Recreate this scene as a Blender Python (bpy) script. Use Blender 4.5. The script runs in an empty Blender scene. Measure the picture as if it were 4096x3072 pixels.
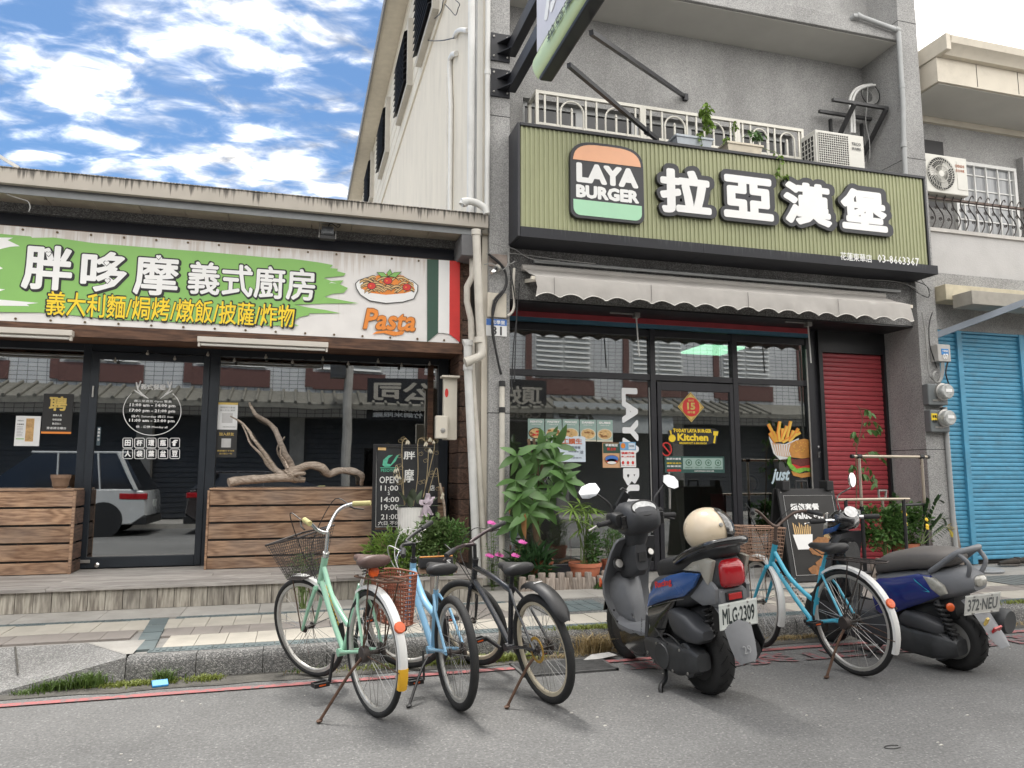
import bpy,bmesh,math,random
from math import radians as rad,sin,cos,pi,sqrt
from mathutils import Vector as V,Matrix,Euler,noise as mnoise
random.seed(7)
SC=bpy.context.scene
COL=SC.collection
# ---------------------------------------------------------------- camera, sky, sun, exposure
CH,FOC,YAW,TILT=1.3,3000.0,rad(16),rad(7)
cd=bpy.data.cameras.new('camera');cam=bpy.data.objects.new('camera',cd);COL.objects.link(cam)
cam.location=(0,0,CH);cam.rotation_euler=(rad(90)+TILT,0,-YAW)
cd.sensor_width=36;cd.lens=FOC/4096*36;cd.clip_end=2000;cd.clip_start=.05
SC.camera=cam
SUN_EL,SUN_AZ=rad(66),rad(-8)          # azimuth from +Y towards +X
wd=bpy.data.worlds.new('World');SC.world=wd;wd.use_nodes=True
def build_world():
    nt=wd.node_tree;nt.nodes.clear();N=nt.nodes.new;L=nt.links.new
    out=N('ShaderNodeOutputWorld');bg=N('ShaderNodeBackground');bg.inputs[1].default_value=.1
    sky=N('ShaderNodeTexSky');sky.sky_type='NISHITA';sky.sun_disc=False
    sky.sun_elevation=SUN_EL;sky.sun_rotation=SUN_AZ;sky.altitude=50;sky.dust_density=.6;sky.ozone_density=2.5
    tc=N('ShaderNodeTexCoord');sp=N('ShaderNodeSeparateXYZ');L(tc.outputs['Generated'],sp.inputs[0])
    def mth(op,a,b=None):
        m=N('ShaderNodeMath');m.operation=op
        for i,x in enumerate((a,b)):
            if x is None:continue
            if isinstance(x,(int,float)):m.inputs[i].default_value=x
            else:L(x,m.inputs[i])
        return m.outputs[0]
    zz=mth('ADD',mth('MAXIMUM',sp.outputs[2],0.0),.22)
    cb=N('ShaderNodeCombineXYZ');L(mth('DIVIDE',sp.outputs[0],zz),cb.inputs[0]);L(mth('DIVIDE',sp.outputs[1],zz),cb.inputs[1])
    mp=N('ShaderNodeMapping');mp.inputs['Rotation'].default_value=(0,0,rad(38));mp.inputs['Scale'].default_value=(1.0,1.7,1);mp.inputs['Location'].default_value=(3.1,1.7,0);L(cb.outputs[0],mp.inputs[0])
    def nz(scale,det,ro,dist):
        n=N('ShaderNodeTexNoise');n.inputs['Scale'].default_value=scale;n.inputs['Detail'].default_value=det
        n.inputs['Roughness'].default_value=ro;n.inputs['Distortion'].default_value=dist;L(mp.outputs[0],n.inputs['Vector']);return n.outputs[0]
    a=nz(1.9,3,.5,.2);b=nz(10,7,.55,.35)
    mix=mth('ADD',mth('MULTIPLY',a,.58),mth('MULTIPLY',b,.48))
    mix=mth('ADD',mth('ADD',mix,mth('MULTIPLY',sp.outputs[0],.11)),mth('MULTIPLY',mth('SUBTRACT',.75,sp.outputs[1]),.13))      # cloud bank grows towards the right; extra added behind camera to light the facade
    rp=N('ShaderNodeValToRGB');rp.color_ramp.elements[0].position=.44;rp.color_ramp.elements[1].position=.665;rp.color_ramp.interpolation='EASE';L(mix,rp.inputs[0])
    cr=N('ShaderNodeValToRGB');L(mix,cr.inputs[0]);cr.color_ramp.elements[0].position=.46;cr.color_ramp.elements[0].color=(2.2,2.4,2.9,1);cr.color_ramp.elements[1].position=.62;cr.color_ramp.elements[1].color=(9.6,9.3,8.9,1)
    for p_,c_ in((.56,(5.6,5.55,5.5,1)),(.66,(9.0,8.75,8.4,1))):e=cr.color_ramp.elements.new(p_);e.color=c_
    sh_=N('ShaderNodeMapRange');sh_.inputs[1].default_value=.36;sh_.inputs[2].default_value=.62;sh_.inputs[3].default_value=.2;sh_.inputs[4].default_value=1.12;L(nz(4.2,5,.6,.5),sh_.inputs[0])
    cs=N('ShaderNodeMix');cs.data_type='RGBA';cs.blend_type='MULTIPLY';cs.inputs['Factor'].default_value=1;L(cr.outputs[0],cs.inputs['A']);L(sh_.outputs[0],cs.inputs['B'])
    tint=N('ShaderNodeMix');tint.data_type='RGBA';tint.blend_type='MULTIPLY';tint.inputs['Factor'].default_value=1;L(sky.outputs[0],tint.inputs['A']);tint.inputs['B'].default_value=(.185,.245,.285,1)
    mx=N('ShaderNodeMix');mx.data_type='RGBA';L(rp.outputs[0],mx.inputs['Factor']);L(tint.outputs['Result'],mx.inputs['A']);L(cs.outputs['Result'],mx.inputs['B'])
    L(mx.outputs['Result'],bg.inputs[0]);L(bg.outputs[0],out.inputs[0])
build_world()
sd=bpy.data.lights.new('sun','SUN');sd.energy=.9;sd.angle=rad(13);sd.color=(1,.96,.9)
sun=bpy.data.objects.new('sun',sd);COL.objects.link(sun)
sdir=V((sin(SUN_AZ)*cos(SUN_EL),cos(SUN_AZ)*cos(SUN_EL),sin(SUN_EL)))
sun.rotation_euler=sdir.to_track_quat('Z','Y').to_euler()
SC.view_settings.view_transform='Standard';SC.view_settings.look='None';SC.view_settings.exposure=2.2;SC.view_settings.gamma=1
SC.view_settings.use_curve_mapping=False
SC.render.engine='CYCLES'
SC.cycles.max_bounces=8;SC.cycles.transparent_max_bounces=12;SC.cycles.glossy_bounces=4

# ---------------------------------------------------------------- measuring helpers (4096 x 3072 photograph -> metres)
_f=V((sin(YAW)*cos(TILT),cos(YAW)*cos(TILT),sin(TILT)));_r=V((cos(YAW),-sin(YAW),0));_u=_r.cross(_f);_c=V((0,0,CH))
def ray(x,y):return _f+_r*((x-2048)/FOC)-_u*((y-1536)/FOC)
def PY(x,y,Y):
    d=ray(x,y);return _c+d*(Y/d.y)
def PZ(x,y,z=0.0):
    d=ray(x,y);return _c+d*((z-CH)/d.z)
def PX(x,y,X):
    d=ray(x,y);return _c+d*(X/d.x)

# ---------------------------------------------------------------- materials
MATS={}
def nt_of(n):
    m=bpy.data.materials.new(n);m.use_nodes=True;nt=m.node_tree
    return m,nt,nt.nodes['Principled BSDF']
def M(n,c,r=.6,m=0,v=.14,s=6,b=0,bs=40,coat=0,emit=0,rv=.12,sub=0,alpha=1,stretch=None,spec=.5,dirt=0):
    """plain procedural surface: colour broken by two noises, uneven gloss, fine relief"""
    if n in MATS:return MATS[n]
    mt,nt,bs_=nt_of(n);N=nt.nodes.new;L=nt.links.new
    tc=N('ShaderNodeTexCoord');oi=N('ShaderNodeObjectInfo')
    ad=N('ShaderNodeVectorMath');ad.operation='ADD';L(tc.outputs['Object'],ad.inputs[0])
    sc_=N('ShaderNodeVectorMath');sc_.operation='SCALE';sc_.inputs[0].default_value=(7.3,3.1,5.7);L(oi.outputs['Random'],sc_.inputs['Scale']);L(sc_.outputs[0],ad.inputs[1])
    src=ad.outputs[0]
    if stretch:
        mp=N('ShaderNodeMapping');mp.inputs['Scale'].default_value=stretch;L(src,mp.inputs[0]);src=mp.outputs[0]
    n1=N('ShaderNodeTexNoise');n1.inputs['Scale'].default_value=s;n1.inputs['Detail'].default_value=6;n1.inputs['Roughness'].default_value=.62;L(src,n1.inputs['Vector'])
    mr=N('ShaderNodeMapRange');mr.inputs[1].default_value=.3;mr.inputs[2].default_value=.7;mr.inputs[3].default_value=1-v;mr.inputs[4].default_value=1+v;L(n1.outputs[0],mr.inputs[0])
    mu=N('ShaderNodeMix');mu.data_type='RGBA';mu.blend_type='MULTIPLY';mu.inputs['Factor'].default_value=1;mu.inputs['A'].default_value=(*c,1);L(mr.outputs[0],mu.inputs['B'])
    col=mu.outputs['Result']
    rr=N('ShaderNodeMapRange');rr.inputs[3].default_value=max(.02,r-rv);rr.inputs[4].default_value=min(1,r+rv);L(n1.outputs[0],rr.inputs[0])
    if dirt:
        n3=N('ShaderNodeTexNoise');n3.inputs['Scale'].default_value=2.3;n3.inputs['Detail'].default_value=9;n3.inputs['Roughness'].default_value=.7;L(src,n3.inputs['Vector'])
        r3=N('ShaderNodeMapRange');r3.inputs[1].default_value=.5;r3.inputs[2].default_value=.72;r3.inputs[4].default_value=dirt;L(n3.outputs[0],r3.inputs[0])
        m3=N('ShaderNodeMix');m3.data_type='RGBA';L(r3.outputs[0],m3.inputs['Factor']);L(col,m3.inputs['A']);m3.inputs['B'].default_value=(.07,.055,.04,1);col=m3.outputs['Result']
    L(col,bs_.inputs['Base Color']);L(rr.outputs[0],bs_.inputs['Roughness'])
    bs_.inputs['Metallic'].default_value=m;bs_.inputs['Coat Weight'].default_value=coat;bs_.inputs['Coat Roughness'].default_value=.12;bs_.inputs['Alpha'].default_value=alpha
    bs_.inputs['Specular IOR Level'].default_value=spec
    if sub:bs_.inputs['Subsurface Weight'].default_value=sub
    if emit:L(col,bs_.inputs['Emission Color']);bs_.inputs['Emission Strength'].default_value=emit
    if b:
        n2=N('ShaderNodeTexNoise');n2.inputs['Scale'].default_value=bs;n2.inputs['Detail'].default_value=4;L(src,n2.inputs['Vector'])
        bp=N('ShaderNodeBump');bp.inputs['Strength'].default_value=b;bp.inputs['Distance'].default_value=.01;L(n2.outputs[0],bp.inputs['Height']);L(bp.outputs[0],bs_.inputs['Normal'])
    MATS[n]=mt;return mt
def pebble(n,c1,c2,c3,s,r=.85,b=.6,joint=None,wear=.18):
    """washed pebble render: voronoi grains of several greys with relief, large soft weathering"""
    mt,nt,bs_=nt_of(n);N=nt.nodes.new;L=nt.links.new
    tc=N('ShaderNodeTexCoord');vo=N('ShaderNodeTexVoronoi');vo.inputs['Scale'].default_value=s;L(tc.outputs['Object'],vo.inputs['Vector'])
    rp=N('ShaderNodeValToRGB');sp=N('ShaderNodeSeparateColor');L(vo.outputs['Color'],sp.inputs[0]);L(sp.outputs[0],rp.inputs[0])
    rp.color_ramp.interpolation='CONSTANT'
    rp.color_ramp.elements[0].color=(*c1,1);rp.color_ramp.elements[1].color=(*c2,1);rp.color_ramp.elements[1].position=.42
    e=rp.color_ramp.elements.new(.78);e.color=(*c3,1)
    mr=N('ShaderNodeMapRange');mr.inputs[1].default_value=.15;mr.inputs[2].default_value=.75;mr.inputs[3].default_value=1.05;mr.inputs[4].default_value=.68;L(vo.outputs['Distance'],mr.inputs[0])
    mu=N('ShaderNodeMix');mu.data_type='RGBA';mu.blend_type='MULTIPLY';mu.inputs['Factor'].default_value=1;L(rp.outputs[0],mu.inputs['A']);L(mr.outputs[0],mu.inputs['B'])
    n1=N('ShaderNodeTexNoise');n1.inputs['Scale'].default_value=.9;n1.inputs['Detail'].default_value=8;n1.inputs['Roughness'].default_value=.65;mpn=N('ShaderNodeMapping');mpn.inputs['Scale'].default_value=(1.6,1.6,.8);L(tc.outputs['Object'],mpn.inputs[0]);L(mpn.outputs[0],n1.inputs['Vector'])
    m2=N('ShaderNodeMapRange');m2.inputs[1].default_value=.32;m2.inputs[2].default_value=.68;m2.inputs[3].default_value=1-wear;m2.inputs[4].default_value=1+wear;L(n1.outputs[0],m2.inputs[0])
    mu2=N('ShaderNodeMix');mu2.data_type='RGBA';mu2.blend_type='MULTIPLY';mu2.inputs['Factor'].default_value=1;L(mu.outputs['Result'],mu2.inputs['A']);L(m2.outputs[0],mu2.inputs['B'])
    L(mu2.outputs['Result'],bs_.inputs['Base Color']);bs_.inputs['Roughness'].default_value=r
    bp=N('ShaderNodeBump');bp.inputs['Strength'].default_value=b;bp.inputs['Distance'].default_value=.012;bp.invert=True;L(vo.outputs['Distance'],bp.inputs['Height']);L(bp.outputs[0],bs_.inputs['Normal'])
    MATS[n]=mt;return mt
def wood(n,c1,c2,axis=0,r=.7,s=1.0,grey=.25,rings=3.2):
    """planks: grain stretched along an axis, knots, per-plank tone"""
    mt,nt,bs_=nt_of(n);N=nt.nodes.new;L=nt.links.new
    tc=N('ShaderNodeTexCoord');oi=N('ShaderNodeObjectInfo')
    sc_=N('ShaderNodeVectorMath');sc_.operation='SCALE';sc_.inputs[0].default_value=(17.3,23.1,15.7);L(oi.outputs['Random'],sc_.inputs['Scale'])
    ad=N('ShaderNodeVectorMath');ad.operation='ADD';L(tc.outputs['Object'],ad.inputs[0]);L(sc_.outputs[0],ad.inputs[1])
    mp=N('ShaderNodeMapping');st=[9*s,9*s,9*s];st[axis]=1.3*s;mp.inputs['Scale'].default_value=st;L(ad.outputs[0],mp.inputs[0])
    n1=N('ShaderNodeTexNoise');n1.inputs['Scale'].default_value=.8;n1.inputs['Detail'].default_value=2;n1.inputs['Distortion'].default_value=.5;L(mp.outputs[0],n1.inputs['Vector'])
    mm=N('ShaderNodeMath');mm.operation='MULTIPLY';mm.inputs[1].default_value=rings*14;L(n1.outputs[0],mm.inputs[0])
    sn=N('ShaderNodeMath');sn.operation='SINE';L(mm.outputs[0],sn.inputs[0])
    n2=N('ShaderNodeTexNoise');n2.inputs['Scale'].default_value=7;n2.inputs['Detail'].default_value=6;L(mp.outputs[0],n2.inputs['Vector'])
    a2=N('ShaderNodeMath');a2.operation='MULTIPLY_ADD';a2.inputs[1].default_value=.17;L(sn.outputs[0],a2.inputs[0]);L(n2.outputs[0],a2.inputs[2])
    rp=N('ShaderNodeValToRGB');L(a2.outputs[0],rp.inputs[0]);rp.color_ramp.elements[0].position=.22;rp.color_ramp.elements[1].position=.8;rp.color_ramp.elements[0].color=(*c1,1);rp.color_ramp.elements[1].color=(*c2,1)
    mr=N('ShaderNodeMapRange');mr.inputs[3].default_value=.78;mr.inputs[4].default_value=1.2;L(oi.outputs['Random'],mr.inputs[0])
    mu=N('ShaderNodeMix');mu.data_type='RGBA';mu.blend_type='MULTIPLY';mu.inputs['Factor'].default_value=1;L(rp.outputs[0],mu.inputs['A']);L(mr.outputs[0],mu.inputs['B'])
    n3=N('ShaderNodeTexNoise');n3.inputs['Scale'].default_value=2.2;n3.inputs['Detail'].default_value=7;L(ad.outputs[0],n3.inputs['Vector'])
    r3=N('ShaderNodeMapRange');r3.inputs[1].default_value=.42;r3.inputs[2].default_value=.7;r3.inputs[4].default_value=grey;L(n3.outputs[0],r3.inputs[0])
    m3=N('ShaderNodeMix');m3.data_type='RGBA';L(r3.outputs[0],m3.inputs['Factor']);L(mu.outputs['Result'],m3.inputs['A']);m3.inputs['B'].default_value=(.23,.215,.2,1)
    L(m3.outputs['Result'],bs_.inputs['Base Color']);bs_.inputs['Roughness'].default_value=r
    bp=N('ShaderNodeBump');bp.inputs['Strength'].default_value=.35;bp.inputs['Distance'].default_value=.004;L(a2.outputs[0],bp.inputs['Height']);L(bp.outputs[0],bs_.inputs['Normal'])
    MATS[n]=mt;return mt
def glass(n,tint=(.5,.52,.52),refl=.45,rough=.012):
    """window pane: thin, tinted, partly mirroring"""
    mt=bpy.data.materials.new(n);mt.use_nodes=True;nt=mt.node_tree;nt.nodes.clear();N=nt.nodes.new;L=nt.links.new
    o=N('ShaderNodeOutputMaterial');t=N('ShaderNodeBsdfTransparent');t.inputs[0].default_value=(*tint,1);g=N('ShaderNodeBsdfGlossy');g.inputs['Roughness'].default_value=rough;g.inputs[0].default_value=(.93,.96,.97,1)
    fr=N('ShaderNodeLayerWeight');fr.inputs[0].default_value=.12;mr=N('ShaderNodeMapRange');mr.inputs[3].default_value=refl;mr.inputs[4].default_value=1;L(fr.outputs['Facing'],mr.inputs[0])
    tcn=N('ShaderNodeTexCoord');ns=N('ShaderNodeTexNoise');ns.inputs['Scale'].default_value=1.3;ns.inputs['Detail'].default_value=1;L(tcn.outputs['Object'],ns.inputs['Vector']);bp=N('ShaderNodeBump');bp.inputs['Strength'].default_value=.05;bp.inputs['Distance'].default_value=.02;L(ns.outputs[0],bp.inputs['Height']);L(bp.outputs[0],g.inputs['Normal'])
    mx=N('ShaderNodeMixShader');L(mr.outputs[0],mx.inputs[0]);L(t.outputs[0],mx.inputs[1]);L(g.outputs[0],mx.inputs[2]);L(mx.outputs[0],o.inputs[0])
    MATS[n]=mt;return mt

# ---------------------------------------------------------------- mesh builder
def frame(d):
    d=d.normalized();a=V((0,0,1))if abs(d.z)<.9 else V((1,0,0));s=d.cross(a).normalized();return s,d.cross(s).normalized()
class B:
    def __init__(s):s.v=[];s.f=[];s.m=[]
    def add(s,vs,fs,m=0):
        o=len(s.v);s.v+=[tuple(p)for p in vs];s.f+=[tuple(i+o for i in f)for f in fs];s.m+=[m]*len(fs);return s
    def box(s,x0,x1,y0,y1,z0,z1,m=0):
        return s.add([(x,y,z)for x in(x0,x1)for y in(y0,y1)for z in(z0,z1)],[(0,1,3,2),(4,6,7,5),(0,4,5,1),(2,3,7,6),(0,2,6,4),(1,5,7,3)],m)
    def obox(s,c,a,b,d,m=0):
        c,a,b,d=V(c),V(a),V(b),V(d)
        return s.add([c+a*i+b*j+d*k for i in(-1,1)for j in(-1,1)for k in(-1,1)],[(0,1,3,2),(4,6,7,5),(0,4,5,1),(2,3,7,6),(0,2,6,4),(1,5,7,3)],m)
    def bar(s,p,q,w,h,m=0,up=(0,0,1)):
        p,q=V(p),V(q);d=q-p;n=d.normalized();up=V(up);
        if abs(n.dot(up))>.95:up=V((1,0,0))
        sd_=n.cross(up).normalized();u2=sd_.cross(n)
        return s.obox((p+q)/2,d/2,sd_*w/2,u2*h/2,m)
    def tube(s,pts,r,n=8,m=0,closed=False,cap=True,flat=1):
        pts=[V(p)for p in pts];k=len(pts);R=r if isinstance(r,(list,tuple))else[r]*k
        rings=[];pa=None
        for i in range(k):
            if closed:d=pts[(i+1)%k]-pts[i-1]
            else:d=pts[min(i+1,k-1)]-pts[max(i-1,0)]
            if d.length<1e-9:d=V((0,0,1))
            d.normalize()
            if pa is None:a,b2=frame(d)
            else:
                a=pa-d*pa.dot(d)
                a=a.normalized()if a.length>1e-6 else frame(d)[0]
                b2=d.cross(a)
            pa=a
            rings.append([pts[i]+(a*cos(2*pi*j/n)*flat+b2*sin(2*pi*j/n))*R[i]for j in range(n)])
        return s.loft(rings,m,closed,cap)
    def loft(s,rings,m=0,closed=False,cap=True,ring_closed=True):
        k,n=len(rings),len(rings[0]);vs=[p for r in rings for p in r];fs=[]
        for i in range(k if closed else k-1):
            for j in range(n if ring_closed else n-1):
                a,b=i*n+j,i*n+(j+1)%n;c,d=((i+1)%k)*n+(j+1)%n,((i+1)%k)*n+j;fs.append((a,b,c,d))
        if cap and not closed and ring_closed:fs+=[tuple(range(n))[::-1],tuple(range((k-1)*n,k*n))]
        return s.add(vs,fs,m)
    def lathe(s,prof,o=(0,0,0),ax=(0,0,1),n=20,m=0,cap=True):
        o,ax=V(o),V(ax).normalized();a,b=frame(ax)
        return s.loft([[o+ax*h+(a*cos(2*pi*j/n)+b*sin(2*pi*j/n))*max(r,1e-4)for j in range(n)]for r,h in prof],m,False,cap)
    def prism(s,poly,ext,m=0):
        p=[V(q)for q in poly];e=V(ext);n=len(p);
        return s.add(p+[q+e for q in p],[tuple(range(n))[::-1],tuple(range(n,2*n))]+[(i,(i+1)%n,n+(i+1)%n,n+i)for i in range(n)],m)
    def poly(s,pts,m=0):return s.add(pts,[tuple(range(len(pts)))],m)
    def disc(s,c,ax,r,n=16,m=0,ry=None):
        c=V(c);a,b=frame(V(ax));return s.poly([c+a*cos(2*pi*j/n)*r+b*sin(2*pi*j/n)*(ry or r)for j in range(n)],m)
    def ball(s,c,rx,ry=None,rz=None,n=12,k=8,m=0):
        c=V(c);ry=ry or rx;rz=rz or rx
        return s.loft([[c+V((rx*sin(pi*i/k)*cos(2*pi*j/n),ry*sin(pi*i/k)*sin(2*pi*j/n),-rz*cos(pi*i/k)))*(1 if 0<i<k else .999)+V((0,0,0))for j in range(n)]for i in range(k+1)],m,False,False)
    def mesh(s,name,mats,smooth=0):
        me=bpy.data.meshes.new(name);me.from_pydata([tuple(p)for p in s.v],[],s.f)
        for mt in(mats if isinstance(mats,(list,tuple))else[mats]):me.materials.append(mt)
        me.polygons.foreach_set('material_index',s.m)
        if smooth:
            me.polygons.foreach_set('use_smooth',[True]*len(s.f));me.update();me.set_sharp_from_angle(angle=rad(smooth))
        me.update();return me
    def obj(s,name,mats,par=None,smooth=0,bev=0,fix=True,**kw):
        me=s.mesh(name,mats,smooth)
        if fix:
            bm=bmesh.new();bm.from_mesh(me);bmesh.ops.recalc_face_normals(bm,faces=bm.faces);bm.to_mesh(me);bm.free()
        return link(name,me,par,bev=bev,**kw)
def link(name,me,par=None,loc=None,rot=None,scl=None,bev=0,label=None,cat=None,group=None,kind=None):
    o=bpy.data.objects.new(name,me);COL.objects.link(o)
    if par is not None:
        o.parent=par
        if 'w' in par and loc is None:o.location=[-c for c in par.location]
        elif 'w' in par and loc is not None:o.location=V(loc)-par.location
        elif loc is not None:o.location=loc
    elif loc is not None:o.location=loc
    if rot is not None:o.rotation_euler=rot
    if scl is not None:o.scale=scl
    if bev:
        md=o.modifiers.new('bevel','BEVEL');md.width=bev;md.segments=2;md.limit_method='ANGLE';md.angle_limit=rad(40)
    if label:o['label']=label
    if cat:o['category']=cat
    if group:o['group']=group
    if kind:o['kind']=kind
    return o
def thing(name,label,cat,loc=(0,0,0),group=None,rot=None,w=True,kind=None):
    """an Empty at the thing's base; w: its parts are written in world metres"""
    o=bpy.data.objects.new(name,None);COL.objects.link(o);o.location=loc;o.empty_display_size=.1
    if rot is not None:o.rotation_euler=rot;w=False
    if w:o['w']=1
    if label:o['label']=label
    if cat:o['category']=cat
    if group:o['group']=group
    if kind:o['kind']=kind
    return o
def arc(c,a,b,t0,t1,n):
    c,a,b=V(c),V(a),V(b);return[c+a*cos(t0+(t1-t0)*i/n)+b*sin(t0+(t1-t0)*i/n)for i in range(n+1)]
def cat_(pts,n=6):
    """smooth curve through points"""
    P=[V(p)for p in pts];out=[]
    for i in range(len(P)-1):
        p0,p1,p2,p3=P[max(i-1,0)],P[i],P[i+1],P[min(i+2,len(P)-1)]
        for k in range(n):
            t=k/n;out.append(.5*((2*p1)+(p2-p0)*t+(2*p0-5*p1+4*p2-p3)*t*t+(3*p1-p0-3*p2+p3)*t**3))
    return out+[P[-1]]
_txt={}
def text_mesh(s):
    """flat glyph faces and the outline edges of a line of text"""
    if s in _txt:return _txt[s]
    res=[]
    for fill in('FRONT','NONE'):
        cu=bpy.data.curves.new('lettering','FONT');cu.body=s;cu.size=1;cu.resolution_u=2 if len(s)<9 else 1;cu.fill_mode=fill
        ob=bpy.data.objects.new('lettering',cu);COL.objects.link(ob);dg=bpy.context.evaluated_depsgraph_get();dg.update()
        me=bpy.data.meshes.new_from_object(ob.evaluated_get(dg));bpy.data.objects.remove(ob);bpy.data.curves.remove(cu)
        res.append(([v.co.copy()for v in me.vertices],[tuple(p.vertices)for p in me.polygons],[tuple(e.vertices)for e in me.edges]));bpy.data.meshes.remove(me)
    _txt[s]=(res[0][0],res[0][1],[(res[1][0][a],res[1][0][b])for a,b in res[1][2]]);return _txt[s]
def letters(b,s,c,R,U,w=None,h=None,m=0,off=0.0,depth=0.0,skew=0.0,tz=0.0):
    """lettering as geometry centred on c in the plane (R, U), fitted to w x h, strokes fattened by off (em), optionally a solid plate of some depth"""
    vs,fs,es=text_mesh(s)
    if not vs:return b
    x0,x1=min(v.x for v in vs),max(v.x for v in vs);y0,y1=min(v.y for v in vs),max(v.y for v in vs)
    sx=w/(x1-x0+2*off)if w else None;sy=h/(y1-y0+2*off)if h else None
    sx=sx or sy;sy=sy or sx
    R,U,c=V(R),V(U),V(c);Nn=R.cross(U)
    def T(x,y,z):return c+R*((x-(x0+x1)/2)*sx+skew*(y-y0)*sy)+U*((y-(y0+y1)/2)*sy)+Nn*(z+tz)
    z1=depth/2
    b.add([T(v.x,v.y,z1)for v in vs],fs,m)
    if depth:b.add([T(v.x,v.y,-z1)for v in vs],[f[::-1]for f in fs],m)
    if not off and depth:
        for p,q in es:b.add([T(p.x,p.y,z1),T(q.x,q.y,z1),T(q.x,q.y,-z1),T(p.x,p.y,-z1)],[(0,1,2,3)],m)
    if off:
        for i,(p,q)in enumerate(es):
            d=q-p;l=d.length
            if l<1e-6:continue
            n=V((-d.y,d.x,0))/l*off;e=(i%50)*1.6e-5+1e-5;k=8 if off>.022 else 0
            quad=[p-n,q-n,q+n,p+n]
            if not depth:
                b.add([T(v.x,v.y,e)for v in quad],[(0,1,2,3)],m)
                if k:b.add([T(p.x+off*cos(2*pi*j/k),p.y+off*sin(2*pi*j/k),e+5e-6)for j in range(k)],[tuple(range(k))],m)
            else:
                b.add([T(v.x,v.y,z1+e)for v in quad]+[T(v.x,v.y,-z1)for v in quad],[(0,1,2,3),(0,4,5,1),(2,6,7,3)],m)
                k=12;o_=[(p.x+off*cos(2*pi*j/k),p.y+off*sin(2*pi*j/k))for j in range(k)]
                b.add([T(x,y,z1+e+5e-6)for x,y in o_]+[T(x,y,-z1)for x,y in o_],[tuple(range(k))]+[(j,k+j,k+(j+1)%k,(j+1)%k)for j in range(k)],m)
    return b
XR,ZU=V((1,0,0)),V((0,0,1))
# ---------------------------------------------------------------- materials of the street
asph=None
def make_asphalt():
    mt,nt,b=nt_of('asphalt');N=nt.nodes.new;L=nt.links.new
    tc=N('ShaderNodeTexCoord');vo=N('ShaderNodeTexVoronoi');vo.inputs['Scale'].default_value=130;L(tc.outputs['Object'],vo.inputs['Vector'])
    n1=N('ShaderNodeTexNoise');n1.inputs['Scale'].default_value=.55;n1.inputs['Detail'].default_value=9;n1.inputs['Roughness'].default_value=.66;L(tc.outputs['Object'],n1.inputs['Vector'])
    n2=N('ShaderNodeTexNoise');n2.inputs['Scale'].default_value=60;n2.inputs['Detail'].default_value=5;L(tc.outputs['Object'],n2.inputs['Vector'])
    sp=N('ShaderNodeSeparateColor');L(vo.outputs['Color'],sp.inputs[0])
    rp=N('ShaderNodeValToRGB');L(sp.outputs[0],rp.inputs[0]);e=rp.color_ramp.elements;e[0].color=(.122,.121,.119,1);e[1].color=(.165,.164,.161,1);e[1].position=.93
    x=rp.color_ramp.elements.new(.985);x.color=(.25,.248,.24,1)
    mr=N('ShaderNodeMapRange');mr.inputs[1].default_value=.3;mr.inputs[2].default_value=.7;mr.inputs[3].default_value=.68;mr.inputs[4].default_value=1.2;L(n1.outputs[0],mr.inputs[0])
    m2=N('ShaderNodeMapRange');m2.inputs[1].default_value=.3;m2.inputs[2].default_value=.7;m2.inputs[3].default_value=.75;m2.inputs[4].default_value=1.22;L(n2.outputs[0],m2.inputs[0])
    a=N('ShaderNodeMath');a.operation='MULTIPLY';L(mr.outputs[0],a.inputs[0]);L(m2.outputs[0],a.inputs[1])
    mu=N('ShaderNodeMix');mu.data_type='RGBA';mu.blend_type='MULTIPLY';mu.inputs['Factor'].default_value=1;L(rp.outputs[0],mu.inputs['A']);L(a.outputs[0],mu.inputs['B']);L(mu.outputs['Result'],b.inputs['Base Color'])
    b.inputs['Roughness'].default_value=.82
    bp=N('ShaderNodeBump');bp.inputs['Strength'].default_value=.5;bp.inputs['Distance'].default_value=.006;L(n2.outputs[0],bp.inputs['Height']);L(bp.outputs[0],b.inputs['Normal'])
    return mt
def worn_paint(n,c,cover=.5,under=(.15,.15,.15)):
    mt,nt,b=nt_of(n);N=nt.nodes.new;L=nt.links.new
    tc=N('ShaderNodeTexCoord');n1=N('ShaderNodeTexNoise');n1.inputs['Scale'].default_value=26;n1.inputs['Detail'].default_value=8;n1.inputs['Roughness'].default_value=.7;L(tc.outputs['Object'],n1.inputs['Vector'])
    r=N('ShaderNodeMapRange');r.inputs[1].default_value=cover;r.inputs[2].default_value=cover+.12;L(n1.outputs[0],r.inputs[0])
    m=N('ShaderNodeMix');m.data_type='RGBA';L(r.outputs[0],m.inputs['Factor']);m.inputs['A'].default_value=(*c,1);m.inputs['B'].default_value=(*under,1);L(m.outputs['Result'],b.inputs['Base Color']);b.inputs['Roughness'].default_value=.75
    return mt
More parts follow.
